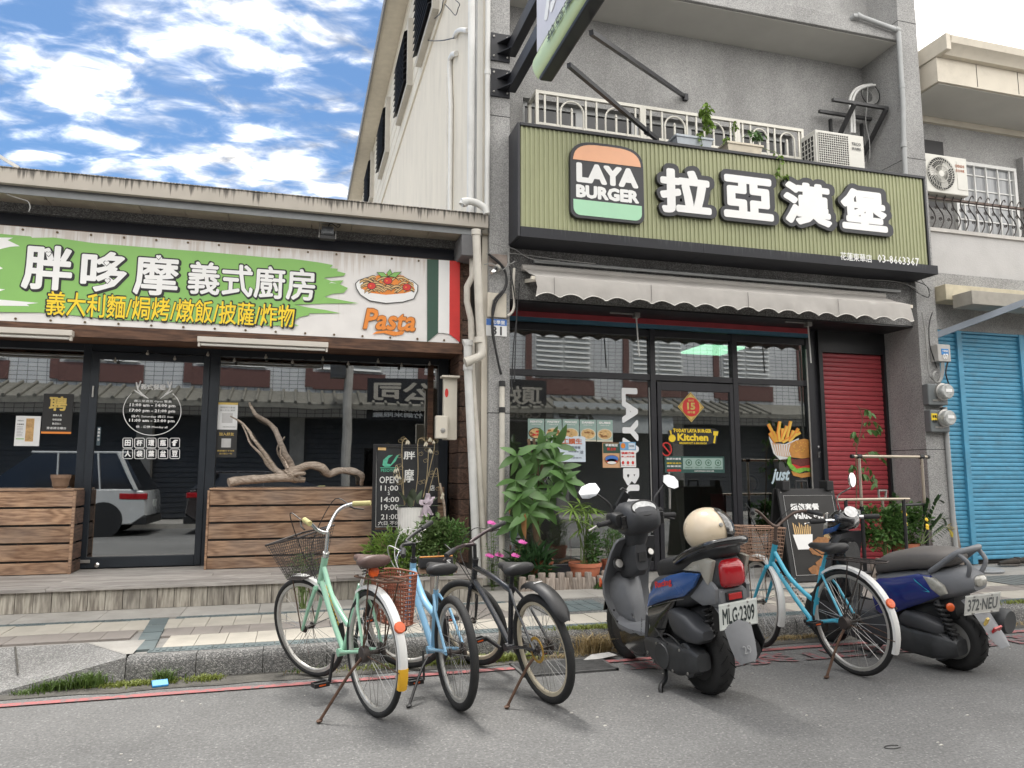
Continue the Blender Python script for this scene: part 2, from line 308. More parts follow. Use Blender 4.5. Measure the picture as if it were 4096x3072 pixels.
def streaky(n,c,dark,z0,z1,axis=0,amount=.5,r=.7):
    """paint with rain streaks that run down from the upper edge z1 towards z0"""
    mt,nt,b=nt_of(n);N=nt.nodes.new;L=nt.links.new
    tc=N('ShaderNodeTexCoord');mp=N('ShaderNodeMapping');s=[38,38,38];s[2]=1.2;mp.inputs['Scale'].default_value=s;L(tc.outputs['Object'],mp.inputs[0])
    n1=N('ShaderNodeTexNoise');n1.inputs['Scale'].default_value=1;n1.inputs['Detail'].default_value=4;L(mp.outputs[0],n1.inputs['Vector'])
    n2=N('ShaderNodeTexNoise');n2.inputs['Scale'].default_value=1.7;n2.inputs['Detail'].default_value=3;L(tc.outputs['Object'],n2.inputs['Vector'])
    sp=N('ShaderNodeSeparateXYZ');L(tc.outputs['Object'],sp.inputs[0]);g=N('ShaderNodeMapRange');g.inputs[1].default_value=z0;g.inputs[2].default_value=z1;g.inputs[3].default_value=-.18;g.inputs[4].default_value=.22;L(sp.outputs[2],g.inputs[0])
    a=N('ShaderNodeMath');a.operation='ADD';L(n1.outputs[0],a.inputs[0]);L(g.outputs[0],a.inputs[1])
    a2=N('ShaderNodeMath');a2.operation='MULTIPLY_ADD';a2.inputs[1].default_value=.55;L(n2.outputs[0],a2.inputs[0]);L(a.outputs[0],a2.inputs[2])
    r=N('ShaderNodeMapRange');r.inputs[1].default_value=.84;r.inputs[2].default_value=1.02;r.inputs[4].default_value=amount;L(a2.outputs[0],r.inputs[0])
    n3=N('ShaderNodeTexNoise');n3.inputs['Scale'].default_value=5;n3.inputs['Detail'].default_value=6;L(tc.outputs['Object'],n3.inputs['Vector']);r3=N('ShaderNodeMapRange');r3.inputs[3].default_value=.88;r3.inputs[4].default_value=1.12;L(n3.outputs[0],r3.inputs[0])
    mu=N('ShaderNodeMix');mu.data_type='RGBA';mu.blend_type='MULTIPLY';mu.inputs['Factor'].default_value=1;mu.inputs['A'].default_value=(*c,1);L(r3.outputs[0],mu.inputs['B'])
    m=N('ShaderNodeMix');m.data_type='RGBA';L(r.outputs[0],m.inputs['Factor']);L(mu.outputs['Result'],m.inputs['A']);m.inputs['B'].default_value=(*dark,1);L(m.outputs['Result'],b.inputs['Base Color']);b.inputs['Roughness'].default_value=.7
    return mt
asph=make_asphalt()
red_paint=worn_paint('red_road_paint',(.37,.12,.12),.49)
red_faint=worn_paint('faint_red_road_paint',(.30,.085,.09),.42)
granite=pebble('washed_granite',(.12,.12,.116),(.19,.188,.182),(.31,.302,.29),135,b=.5,wear=.3)
ramp_m=pebble('washed_ramp_concrete',(.19,.188,.183),(.25,.247,.24),(.35,.343,.33),125,b=.5,wear=.22)
pav_base=M('pavement_mortar',(.26,.25,.235),.9,v=.2,s=5,b=.3,bs=50)
t_cream=M('cream_paving',(.43,.40,.345),.75,v=.13,s=4,b=.25,bs=70,dirt=.18)
t_taupe=M('taupe_paving',(.25,.225,.205),.8,v=.13,s=4,b=.25,bs=70,dirt=.2)
t_green=M('grey_green_paving',(.115,.145,.15),.75,v=.2,s=4,b=.25,bs=50,dirt=.2)
concrete=M('concrete',(.34,.325,.30),.85,v=.16,s=3,b=.35,bs=45,dirt=.25)
dirt_m=M('gutter_dirt',(.085,.08,.07),.95,v=.4,s=9,b=.6,bs=60)
navy=M('navy_aluminium',(.016,.021,.028),.38,v=.2,s=3)
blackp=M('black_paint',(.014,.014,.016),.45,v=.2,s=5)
blackm=M('black_plastic',(.016,.016,.017),.5,v=.2,s=12,b=.08,bs=160)
white_pvc=M('white_pipe',(.62,.62,.60),.45,v=.07,s=4,dirt=.16)
beige_pvc=M('beige_pipe',(.55,.52,.46),.5,v=.09,s=4,dirt=.22)
grey_pvc=M('grey_pipe',(.36,.37,.37),.5,v=.09,s=4,dirt=.15)
cable_m=M('black_cable',(.012,.012,.013),.5)
cable_g=M('grey_cable',(.30,.30,.29),.5)
chrome=M('chrome',(.75,.75,.74),.16,m=1,v=.06,s=20)
steel=M('dull_steel',(.42,.41,.39),.4,m=.8,v=.15,s=14)
white_print=M('white_print',(.80,.80,.79),.6,v=.03,s=3)
black_print=M('black_print',(.02,.02,.02),.6,v=.03)
yellow_print=M('yellow_print',(.86,.62,.03),.6,v=.05)
red_print=M('red_print',(.62,.035,.03),.55,v=.08)
orange_print=M('orange_print',(.75,.24,.035),.6,v=.1)
green_print=M('green_print',(.235,.47,.125),.6,v=.06,s=2)
darkgreen_print=M('dark_green_print',(.035,.085,.06),.6,v=.1)
blue_print=M('blue_print',(.06,.17,.5),.6,v=.1)
gold_print=M('gold_print',(.62,.45,.12),.5,v=.15,s=30)
tan_print=M('tan_print',(.62,.41,.18),.6,v=.3,s=26)
brown_print=M('brown_print',(.27,.12,.04),.6,v=.35,s=24)
teal_print=M('teal_print',(.30,.42,.38),.6,v=.06)
paper=M('paper',(.70,.71,.71),.6,v=.05)
pale_blue_print=M('pale_blue_print',(.62,.70,.78),.6,v=.05)
wood_box=wood('weathered_brown_planks',(.165,.088,.05),(.41,.26,.16),0,grey=.3,s=1.0)
wood_side=wood('dark_brown_planks',(.04,.02,.013),(.135,.075,.05),1,grey=.1)
wood_riser=wood('weathered_grey_boards',(.17,.15,.125),(.44,.41,.35),2,grey=.3,s=1.1,rings=2.4)
wood_deck=wood('grey_deck_boards',(.24,.22,.205),(.42,.395,.37),0,grey=.4,s=.8)
wood_fascia=wood('brown_fascia_boards',(.05,.022,.012),(.15,.075,.042),0,grey=.02,s=.8)
wood_log=wood('grey_logs',(.16,.125,.10),(.38,.325,.28),2,grey=.35,s=1.4)
drift=wood('driftwood',(.22,.17,.13),(.52,.43,.35),0,grey=.4,s=2.2)
soffit_m=M('soffit_boards',(.36,.315,.25),.8,v=.2,s=3,b=.2,bs=30,dirt=.25)
glass_l=glass('tinted_shop_glass',(.40,.41,.41),.34)
glass_b=glass('burger_shop_glass',(.58,.59,.59),.25)
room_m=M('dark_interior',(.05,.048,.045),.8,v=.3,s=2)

# ---------------------------------------------------------------- ground, road, kerb, pavement
B().box(-220,220,-220,220,-.6,-.035).obj('ground',concrete,kind='structure')
B().poly([(-120,-3.1,0),(120,-3.1,0),(120,5.47,0),(-120,5.47,0)]).obj('road',asph,kind='structure')
g=B()
ys=[5.2+.05*mnoise.noise(V((i*.7,0,3)))+.03*mnoise.noise(V((i*2.3,0,9)))for i in range(90)]
for i in range(89):
    x0=-6+i*.2;g.poly([(x0,ys[i],.004),(x0+.2,ys[i+1],.004),(x0+.2,5.47,.004),(x0,5.47,.004)])
g.obj('gutter',dirt_m,kind='structure')
g=B()
for x0,x1 in((-14,1.47),(2.14,22)):
    g.poly([(x0,5.045,.008),(x1,5.045,.008),(x1,5.108,.008),(x0,5.108,.008)])
rl=g.obj('red_line',red_paint,kind='structure')
b=B()
letters(b,'禁止臨時停車',(4.75,4.84,.008),XR,V((0,1,0)),3.7,.27,off=.02)
b.obj('road_lettering',red_faint,kind='structure')
b=B();letters(b,'車',(2.42,4.9,.008),XR,V((0,1,0)),.4,.22,off=.02);b.obj('road_lettering',red_faint,kind='structure')
# pavement body, with the driveway ramp cut into it at the left
RX=-1.0
pav=B().box(RX,40,5.56,30,-.3,.135).box(-40,RX,5.97,30,-.3,.135).obj('pavement',pav_base,kind='structure')
B().add([(-40,5.30,.006),(-1.72,5.32,.006),(RX,5.46,.15),(RX-.02,5.56,.152),(RX-.32,5.965,.152),(-40,5.965,.152)],[(0,1,4,5),(1,2,3,4)]).add([(-1.72,5.32,.006),(RX,5.46,.15),(RX,5.42,0),(-1.7,5.30,0)],[(0,1,2,3)]).obj('driveway_ramp',ramp_m,kind='structure')
B().poly([(RX-.34,5.97,.1515),(RX-.03,5.55,.1515),(RX+.02,5.55,.1515),(RX+.02,5.99,.1515),(RX-.34,5.99,.1515)]).obj('ramp_corner',concrete,pav)
B().tube([(-1.63,5.55,.075),(-1.78,5.965,.1535)],.006,4).obj('ramp_joint',dirt_m,pav)
kerb=B().box(RX+.01,30,5.47,5.56,-.2,.12).obj('kerb',pav_base,kind='structure')
kp=[(5.435,0),(5.44,.1),(5.455,.135),(5.475,.15),(5.56,.151),(5.56,-.05),(5.435,-.05)]
stone=B().loft([[V((x,y,z))for y,z in kp]for x in(0,.008,.402,.41)]).mesh('kerb_stone',granite,30)
for i in range(36):
    link('kerb_stone',stone,kerb,loc=(RX+.005+i*.415,random.uniform(-.004,.004),random.uniform(-.004,.003)))
# paving tiles: rows along the street
def tile_mesh(w,d,m,studs=False):
    t=B().box(.002,w-.002,.002,d-.002,-.02,.0)
    if studs:
        for i in range(5):
            x=w*(i+.5)/5;t.box(x-.011,x+.011,.03,d-.03,0,.004)
    return t.mesh('paving_tile',m)
rows=[(5.565,5.70,(t_green,),True),(5.70,6.09,(t_cream,),False),(6.09,6.39,(t_taupe,),False),(6.39,6.79,(t_cream,),False),(6.79,6.89,(t_green,),True)]
for ri,(y0,y1,ms,st)in enumerate(rows):
    me={m.name:tile_mesh(.2,y1-y0,m,st)for m in ms+(t_taupe,t_cream)}
    x=-2.9+(ri%2)*.07
    while x<9.6:
        if y0<5.97 and x<RX:x+=.2;continue
        if not(2.08<x+.2 and x<2.82 and y1>6.12 and y0<6.85)and not(-1.12<x+.1<-.95 and y0>5.9):
            m=ms[0]
            if not st and x>1.2 and random.random()<.22:m=t_taupe if m is t_cream else t_cream
            link('paving_tile',me[m.name],pav,loc=(x,y0,.15+random.uniform(-.0012,.0012)),rot=(random.uniform(-.004,.004),random.uniform(-.004,.004),0))
        x+=.2
gb=tile_mesh(.14,.29,t_green)
for i in range(4):link('paving_tile',gb,pav,loc=(-1.01-i*.02,5.66+i*.3,.1512),rot=(0,0,.07))
cov=B().box(2.08,2.84,6.12,6.86,.13,.146).obj('pebble_border',granite,pav)
for i in range(5):
    for j in range(5):
        B().box(2.2+i*.104,2.296+i*.104,6.22+j*.104,6.316+j*.104,.14,.151+random.uniform(-.001,.001)).obj('cover_slab',t_green,pav)
for i in range(26):
    x=-4.6+i*.62
    B().box(x,x+.615,6.895,7.6,.12,.1495).obj('concrete_slab',concrete,pav)
# small drain panel at the far right
dc=B().box(7.35,9.2,6.35,7.0,.13,.1535).obj('drain_cover',M('drain_iron',(.07,.075,.075),.6,v=.3),pav)
for i in range(14):B().box(7.36+i*.13,7.47+i*.13,6.37,6.98,.1535,.158).obj('cover_slab',M('drain_slab',(.15,.16,.155),.7,v=.2,s=9),pav)
# iron storm drain grate in the road
gr=thing('storm_drain','black iron bar grate let into the road by the kerb, beside the black bicycle','drain grate',(1.8,5.0,0))
B().box(1.49,2.12,4.87,5.17,-.001,.003).obj('drain_hole',M('drain_dark',(.006,.006,.006),.9),gr)
fr=M('grate_iron',(.13,.13,.13),.6,m=.5,v=.3,s=18)
B().box(1.47,2.14,4.85,4.87,0,.014).box(1.47,2.14,5.17,5.19,0,.014).box(1.47,1.49,4.85,5.19,0,.014).box(2.12,2.14,4.85,5.19,0,.014).box(1.79,1.81,4.87,5.17,0,.013).obj('grate_frame',fr,gr)
gbm=B().box(1.49,2.12,0,.011,.003,.0135).mesh('grate_bar',fr)
for i in range(12):link('grate_bar',gbm,gr,loc=(0,4.885+i*.024,0))
# ---------------------------------------------------------------- weeds
def blades(b,n,area,h,lean=.5,w=.004,m=0,z=0.0):
    for _ in range(n):
        x,y=area();hh=h*random.uniform(.5,1.15);a=random.uniform(0,2*pi);l=lean*hh*random.uniform(.3,1.3)
        d=V((cos(a),sin(a),0));s_=V((-sin(a),cos(a),0))*w*random.uniform(.7,1.3)
        p=V((x,y,z));q=p+d*l*.35+V((0,0,hh*.65));t=p+d*l+V((0,0,hh*random.uniform(.7,1)))
        b.add([p-s_,p+s_,q+s_*.8,q-s_*.8,t],[(0,1,2,3),(3,2,4)],m)
def leafm(n,c,v=.3,r=.5,tr=.25):
    mt,nt,b=nt_of(n);N=nt.nodes.new;L=nt.links.new
    oi=N('ShaderNodeObjectInfo');tc=N('ShaderNodeTexCoord');ns=N('ShaderNodeTexNoise');ns.inputs['Scale'].default_value=9;ns.inputs['Detail'].default_value=3;L(tc.outputs['Object'],ns.inputs['Vector'])
    ad=N('ShaderNodeMath');ad.operation='ADD';L(ns.outputs[0],ad.inputs[0]);L(oi.outputs['Random'],ad.inputs[1])
    mr=N('ShaderNodeMapRange');mr.inputs[1].default_value=.3;mr.inputs[2].default_value=1.6;mr.inputs[3].default_value=1-v;mr.inputs[4].default_value=1+v;L(ad.outputs[0],mr.inputs[0])
    mu=N('ShaderNodeMix');mu.data_type='RGBA';mu.blend_type='MULTIPLY';mu.inputs['Factor'].default_value=1;mu.inputs['A'].default_value=(*c,1);L(mr.outputs[0],mu.inputs['B']);L(mu.outputs['Result'],b.inputs['Base Color'])
    b.inputs['Roughness'].default_value=r
    t=N('ShaderNodeBsdfTranslucent');L(mu.outputs['Result'],t.inputs[0]);mx=N('ShaderNodeMixShader');mx.inputs[0].default_value=tr;o=nt.nodes['Material Output'];L(b.outputs[0],mx.inputs[1]);L(t.outputs[0],mx.inputs[2]);L(mx.outputs[0],o.inputs[0])
    return mt
lf_grass=leafm('grass_blade',(.10,.165,.035));lf_moss=leafm('moss',(.17,.20,.04));lf_straw=leafm('straw',(.36,.27,.13),tr=.1)
lf_mid=leafm('mid_green_leaf',(.085,.175,.045));lf_dark=leafm('dark_green_leaf',(.035,.085,.03),r=.35,tr=.15);lf_fern=leafm('fern_leaf',(.14,.22,.075));lf_lime=leafm('lime_leaf',(.17,.27,.05));lf_money=leafm('palmate_leaf',(.10,.20,.06),r=.33,tr=.2)
lf_yel=leafm('yellow_leaf',(.45,.36,.04));lf_brown=leafm('dry_leaf',(.33,.16,.06));stem_g=M('green_stem',(.12,.17,.05),.6);stem_b=M('brown_stem',(.14,.09,.055),.8,v=.3,s=20)
b=B()
for cx,cy,n,sx,h in((-1.36,5.36,300,.13,.075),(-1.2,5.37,200,.08,.11),(-.76,5.37,130,.05,.09),(-1.5,5.32,120,.08,.035),(.15,5.37,90,.12,.04)):
    blades(b,n,lambda:(random.gauss(cx,sx*.6),cy+random.gauss(0,.022)),h,.8,.0035)
b.obj('grass_tufts',lf_grass,kind='stuff',label='green grass growing in the gutter along the kerb',cat='grass')
b=B()
for cx,cy,n,sx,h,z in((-.9,5.36,700,.22,.03,0),(1.35,5.33,1500,.3,.05,0),(.75,5.35,500,.35,.03,0),(2.3,5.52,1300,.26,.022,.15),(-.5,5.36,200,.1,.04,0),(6.5,5.5,300,.3,.03,.15)):
    blades(b,n,lambda:(random.gauss(cx,sx*.6),cy+random.gauss(0,.03)),h,.9,.004,0,z)
b.obj('moss_patches',lf_moss,kind='stuff',label='yellow green moss on the kerb and gutter',cat='moss')
b=B()
for cx,cy,n,sx,h in((2.18,5.36,420,.13,.16),(1.85,5.3,300,.22,.03),(2.9,5.35,300,.3,.03),(3.9,5.38,700,.4,.035),(6.6,5.3,500,.5,.04),(0.2,5.36,90,.2,.025)):
    blades(b,n,lambda:(random.gauss(cx,sx*.6),cy+random.gauss(0,.03)),h,1.2,.0025)
b.obj('dry_straw',lf_straw,kind='stuff',label='dry straw lying in the gutter under the scooters',cat='straw')
b=B().obox(PZ(640,2733,.02),(.045,.01,0),(-.008,.03,.01),(0,0,.006)).obj('plastic_scrap',M('blue_plastic',(.03,.28,.60),.4),label='small bright blue plastic scrap in the gutter',cat='litter',bev=.003)
p=PZ(2395,2632,.012)
g=B();pts=[(-.13,-.03,0),(-.02,-.05,.004),(.14,-.01,.012),(.1,.05,.022),(-.04,.045,.015)]
g.prism([p+V(q)for q in pts],(0,0,.002)).obj('paper_sheet',M('litter_paper',(.5,.49,.47),.8),label='crumpled pale sheet lying beside the storm drain',cat='litter')
for k,(x,y)in enumerate(((310,2957),(605,3063),(860,3062),(3570,2990),(60,2985))):
    q=PZ(x,y)
    if k==3:B().tube(arc(q+V((0,0,.003)),(.045,0,0),(0,.02,0),.4,5.6,16),.002,5).obj('twig',cable_m,label='thin dark wire ring lying on the asphalt',cat='litter')
random.seed(11)
b=B()
for _ in range(46):
    q=V((random.uniform(-2.2,6),random.uniform(2.9,5),.002));s_=random.uniform(.003,.008);b.obox(q,(s_,0,0),(0,s_*.7,0),(.001,0,s_*.35))
b.obj('loose_grit',M('pale_grit',(.5,.48,.44),.9),kind='stuff',label='loose pale grit scattered on the road',cat='grit')
# ---------------------------------------------------------------- flat print helpers (on a plane facing the street)
def FP(pts,Y,lift=0):return[PY(x,y,Y)+V((0,-lift,0))for x,y in pts]
def lab(b,s,x0,y0,x1,y1,Y,m=0,off=0.0,lift=.003,depth=0.0,R=XR,skew=0.0,dz=0.0):
    a,c=PY(x0,(y0+y1)/2,Y),PY(x1,(y0+y1)/2,Y);xm=(x0+x1)/2;t,u=PY(xm,y0,Y),PY(xm,y1,Y)
    letters(b,s,PY(xm,(y0+y1)/2,Y)+V((0,-lift,dz)),R,ZU,c.x-a.x,t.z-u.z,m,off,depth,skew)
def ell(x,y,rx,ry,n=20,t0=0,t1=2*pi):return[(x+rx*cos(t0+(t1-t0)*i/n),y+ry*sin(t0+(t1-t0)*i/n))for i in range(n)]
def rgn(x0,y0,s):return lambda*q:[(x0+q[i]/s,y0+q[i+1]/s)for i in range(0,len(q),2)]
def poster(name,label,cat,x0,y0,x1,y1,Y,base,group=None,rot=0):
    t=thing(name,label,cat,PY((x0+x1)/2,y1,Y),group)
    a,c=PY(x0,(y0+y1)/2,Y),PY(x1,(y0+y1)/2,Y);u,d=PY((x0+x1)/2,y0,Y),PY((x0+x1)/2,y1,Y)
    if base:B().box(a.x,c.x,Y-.0015,Y,d.z,u.z).obj('sheet',base,t)
    W,H=c.x-a.x,u.z-d.z
    def at(fx,fy,l=1):return V((a.x+fx*W,Y-.0015-.0012*l,u.z-fy*H))
    def rect(b,fx0,fy0,fx1,fy1,m=0,l=1):b.poly([at(fx0,fy0,l),at(fx1,fy0,l),at(fx1,fy1,l),at(fx0,fy1,l)],m);return b
    def txt(b,s,fx,fy,fw,fh,m=0,l=2,off=.01):letters(b,s,at(fx,fy,l),XR,ZU,fw*W,fh*H if fh else None,m,off);return b
    def oval(b,fx,fy,rx,ry,m=0,l=1,n=18):b.poly([at(fx+rx*cos(2*pi*i/n),fy+ry*sin(2*pi*i/n),l)for i in range(n)],m);return b
    return t,at,rect,txt,oval
# ---------------------------------------------------------------- deck in front of the left shop
YL,YN,YR=8.8,8.2,7.35
dk=thing('shop_deck','weathered grey timber deck step below the left restaurant front','deck',(-1,7.35,.15))
B().box(-6,1.75,7.39,8.9,.15,.326).obj('deck_core',room_m,dk)
rm=B().box(.002,.134,0,.022,0,.172).mesh('riser_board',wood_riser)
for i in range(48):link('riser_board',rm,dk,loc=(-4.83+i*.137,7.365+random.uniform(-.003,.003),.152))
for j in range(11):
    x=-6.0-random.random()*.8
    while x<1.7:
        l=random.choice((1.8,2.4));x1=min(x+l,1.75)
        if x1>-5.2:B().box(x+.002,x1-.002,7.335+j*.136,7.335+j*.136+.131,.326,.354+random.uniform(-.0015,.0015)).obj('deck_plank',wood_deck,dk)
        x=x1
# ---------------------------------------------------------------- left shop building
ls=thing('restaurant_building','single storey restaurant with stained concrete eave, black glazing and brown timber trim','building',(-2,8.8,.15))
fas=streaky('stained_eave_paint',(.42,.385,.335),(.045,.04,.035),4.02,4.18,amount=.85)
B().box(-8,1.965,7.80,7.86,4.03,4.178).box(-8,1.96,7.79,7.97,4.178,4.19).obj('eave_fascia',fas,ls,bev=.004)
B().box(-8,1.9,7.865,7.93,3.975,4.03).box(-8,1.9,7.865,7.875,3.955,3.975).obj('gutter_channel',M('galvanised_channel',(.20,.21,.215),.5,m=.4,v=.15,s=6),ls)
bm_=B().box(.003,.417,7.93,8.25,3.995,4.01).mesh('soffit_board',soffit_m)
for i in range(24):link('soffit_board',bm_,ls,loc=(-7.9+i*.42-(0 if i else 0),0,random.uniform(-.003,.003)))
gray_w=pebble('grey_render_dark',(.13,.13,.13),(.2,.2,.2),(.28,.28,.275),110)
B().box(-8,1.9,8.25,8.33,3.9,4.03).obj('eave_band',gray_w,ls)
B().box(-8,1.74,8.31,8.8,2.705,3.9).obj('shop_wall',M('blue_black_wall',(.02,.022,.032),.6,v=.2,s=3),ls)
B().box(-8,1.96,7.97,22,4.06,4.17).obj('roof_slab',concrete,ls)
B().box(-8,1.76,8.9,22,.15,4.05).obj('rear_wall',gray_w,ls)if False else None
B().box(1.68,1.86,7.87,8.3,3.72,3.97).obj('end_beam',M('grey_painted_beam',(.17,.17,.175),.7,v=.15,s=4),ls,bev=.006)
# brown soffit and fascia boards over the glazing
for j in range(4):B().box(-6,1.74,8.2+j*.15,8.347+j*.15,2.69,2.705).obj('soffit_plank',wood_fascia,ls)
B().box(-6,1.76,8.175,8.198,2.665,2.80).obj('fascia_plank',wood_fascia,ls)
B().box(-6,1.76,8.178,8.2,2.80,3.74).obj('banner_backing',wood_fascia,ls)
# side wall of dark planks
for j in range(14):
    z=.36+j*.172
    if z<2.6:B().box(1.74+random.uniform(-.004,.003),1.775,8.24,8.79,z,min(z+.164,2.69)).box(1.745,1.86,8.215,8.24,z,min(z+.164,2.69)).obj('wall_plank',wood_side,ls,bev=.003)
for j in range(6):B().box(1.74,1.86,8.2,8.225,2.72+j*.172,2.88+j*.172).obj('wall_plank',wood_side,ls)
B().box(1.78,1.9,8.24,8.8,.15,3.95).obj('side_wall',room_m,ls)
# glazing frames
fm=B()
for x0,x1 in((-2.185,-2.105),(-.94,-.84),(1.60,1.72)):fm.box(x0,x1,8.74,8.86,.355,2.69)
fm.box(-6,1.72,8.75,8.85,2.615,2.69).box(-6,-2.185,8.76,8.84,1.08,1.15).box(-.84,1.6,8.76,8.84,1.08,1.15).box(-6,1.6,8.80,8.84,.33,.37)
fm.obj('window_frame',navy,ls,bev=.004)
B().box(-6,-2.185,8.795,8.80,1.15,2.615).obj('window_pane',glass_l,ls)
B().box(-.84,1.6,8.795,8.80,1.15,2.615).obj('window_pane',glass_l,ls)
B().box(-6,-2.185,8.83,8.85,2.47,2.615).box(-.84,1.6,8.83,8.85,2.47,2.615).obj('dark_reflection_band',blackp,ls)  # black band behind the glass, added to imitate a dark reflection
B().box(-6,-2.185,8.80,8.83,.37,1.08).box(-.84,1.6,8.80,8.83,.37,1.08).obj('stall_riser',blackp,ls)
dr=B().box(-2.105,-2.03,8.73,8.78,.365,2.61).box(-1.005,-.94,8.73,8.78,.365,2.61).box(-2.03,-1.005,8.73,8.78,.365,.475).box(-2.03,-1.005,8.73,8.78,2.53,2.61).obj('glass_door',navy,ls,bev=.004)
B().box(-2.03,-1.005,8.752,8.758,.475,2.53).obj('door_pane',glass_l,dr)
q=PY(387,2260,8.72)
B().lathe([(.0,0),(.022,.001),(.024,.012),(.014,.02),(.006,.022)],q+V((0,.008,0)),(0,-1,0),18).obj('door_lock',chrome,dr,smooth=40)
B().box(-2.1,-1.99,8.715,8.73,.418,.45).box(-2.14,-2.1,8.705,8.73,.41,.46).obj('door_hinge',steel,dr,bev=.003)
B().box(-2.075,-2.06,8.705,8.73,2.12,2.24).obj('door_handle',steel,dr,bev=.003)
# inside the left shop: a dark room with two rattan lamps
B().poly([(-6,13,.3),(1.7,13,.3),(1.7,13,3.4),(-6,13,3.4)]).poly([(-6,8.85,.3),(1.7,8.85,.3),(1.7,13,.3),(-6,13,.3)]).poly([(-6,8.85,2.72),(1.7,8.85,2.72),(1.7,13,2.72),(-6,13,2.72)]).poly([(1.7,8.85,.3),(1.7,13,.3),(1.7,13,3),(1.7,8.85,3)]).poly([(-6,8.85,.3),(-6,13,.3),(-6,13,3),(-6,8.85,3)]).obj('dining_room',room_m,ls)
for k,x in enumerate((-2.35,-2.9)):
    t=thing('pendant_lamp',('rattan pendant lampshade inside the left window, nearer to the door','rattan pendant lampshade inside the left window, cut by the photo edge')[k],'pendant lamp',(x,9.3,2.4),'rattan lamps in the restaurant')
    B().lathe([(.04,.28),(.09,.24),(.17,.02),(.18,0),(.16,.01),(.08,.22)],(x,9.3,2.36),n=22,cap=False).obj('lamp_shade',tan_print,t,smooth=40)
    B().tube([(x,9.3,2.62),(x,9.3,2.72)],.008,6).obj('lamp_cord',cable_m,t)
# ---------------------------------------------------------------- timber boxes under the windows
def crate(label,x0,x1,ret):
    t=thing('plank_box',label,'plank box',((x0+x1)/2,8.36,.355),'plank boxes under the restaurant windows')
    B().box(x0+.03,x1-.03,8.39,8.70,.356,1.14).obj('box_core',room_m,t)
    z=1.155
    B().box(x0-.005,x1+.005,8.345,8.73,1.157,1.178).obj('top_plank',wood_box,t,bev=.003)
    rows_=0
    while z>.4:
        zb=max(z-.151,.36);B().box(x0,x1,8.358+random.uniform(-.002,.002),8.382,zb,z).obj('plank',wood_box,t,bev=.003)
        if ret:B().box(x1+.001,x1+.022,8.383,8.70,zb,z).obj('plank',wood_side,t,bev=.003)
        z-=.172
    n=int((x1-x0)/.42)
    for i in range(n+1):B().box(x0+i*(x1-x0)/n-.025,x0+i*(x1-x0)/n+.015,8.383,8.395,.36,1.155).obj('batten',wood_side,t)
    B().box(x1+.0 if ret else x0-.022,x1+.024 if ret else x0-.002,8.352,8.382,.356,1.156).obj('corner_post',wood_box,t)
crate('long brown plank box below the left window, small flowerpot on top',-6,-2.095,True)
crate('long brown plank box below the right restaurant window, driftwood on top',-.84,1.6,False)
p=PY(240,1957,8.5);t=thing('flower_pot','small empty brown pot on the left plank box','flowerpot',(p.x,8.5,1.178))
B().lathe([(.058,0),(.085,.1),(.09,.1),(.09,.135),(.082,.135),(.07,.02),(0,.02)],(p.x,8.5,1.179),n=24).obj('pot',M('brown_clay',(.20,.125,.08),.7,v=.2),t,smooth=40)
# ---------------------------------------------------------------- driftwood sculpture
dw=thing('driftwood_sculpture','grey driftwood branches lying and rising on top of the right plank box','driftwood',(-.1,8.5,1.178))
r4=rgn(900,1300,1.659)
def dbranch(name,pts,rad_,yoff=0,seg=5):
    P=[PY(x,y,8.5)+V((0,yoff+.05*sin(i*1.7),0))for i,(x,y)in enumerate(pts)]
    P=cat_(P,seg);k=len(P)
    R=[rad_[min(int(i/k*len(rad_)),len(rad_)-1)]*(1+.16*mnoise.noise(P[i]*14))for i in range(k)]
    for i in range(1,k-1):R[i]=(R[i-1]+R[i]+R[i+1])/3
    b=B().tube(P,R,10)
    for j in range(len(b.v)):
        v=V(b.v[j]);b.v[j]=tuple(v+V((mnoise.noise(v*31),mnoise.noise(v*27+V((5,0,0))),mnoise.noise(v*29+V((0,9,0)))))*.006)
    b.obj(name,drift,dw,smooth=60)
dbranch('trunk',r4(25,1045,120,1030,260,1020,400,1010,470,1020,530,1030),[.048,.05,.045,.045,.05,.03])
dbranch('trunk',r4(400,1000,480,960,560,930,640,945,690,990,760,965,850,970,905,1000,905,1060),[.06,.042,.04,.04,.038,.036,.036,.03,.02],-.03)
dbranch('branch',r4(440,1000,440,940,400,860,360,760,330,690,280,640,210,600,175,545,160,515),[.055,.04,.032,.028,.026,.022,.022,.016,.01],.02)
dbranch('branch',r4(390,1000,330,950,270,860,200,770,150,690,100,640,40,610),[.03,.024,.02,.016,.014,.012,.008],-.06)
dbranch('branch',r4(370,990,290,940,240,860,170,790,140,720,110,660),[.02,.016,.014,.01,.008,.006],.05)
dbranch('branch',r4(415,960,380,900,350,850,350,800,395,740),[.016,.012,.01,.008,.006],.08,4)
dbranch('branch',r4(420,950,400,910,370,860,370,810),[.012,.01,.008,.006],-.08,4)
dbranch('branch',r4(430,1010,450,990,530,985),[.04,.035,.02],-.08,4)
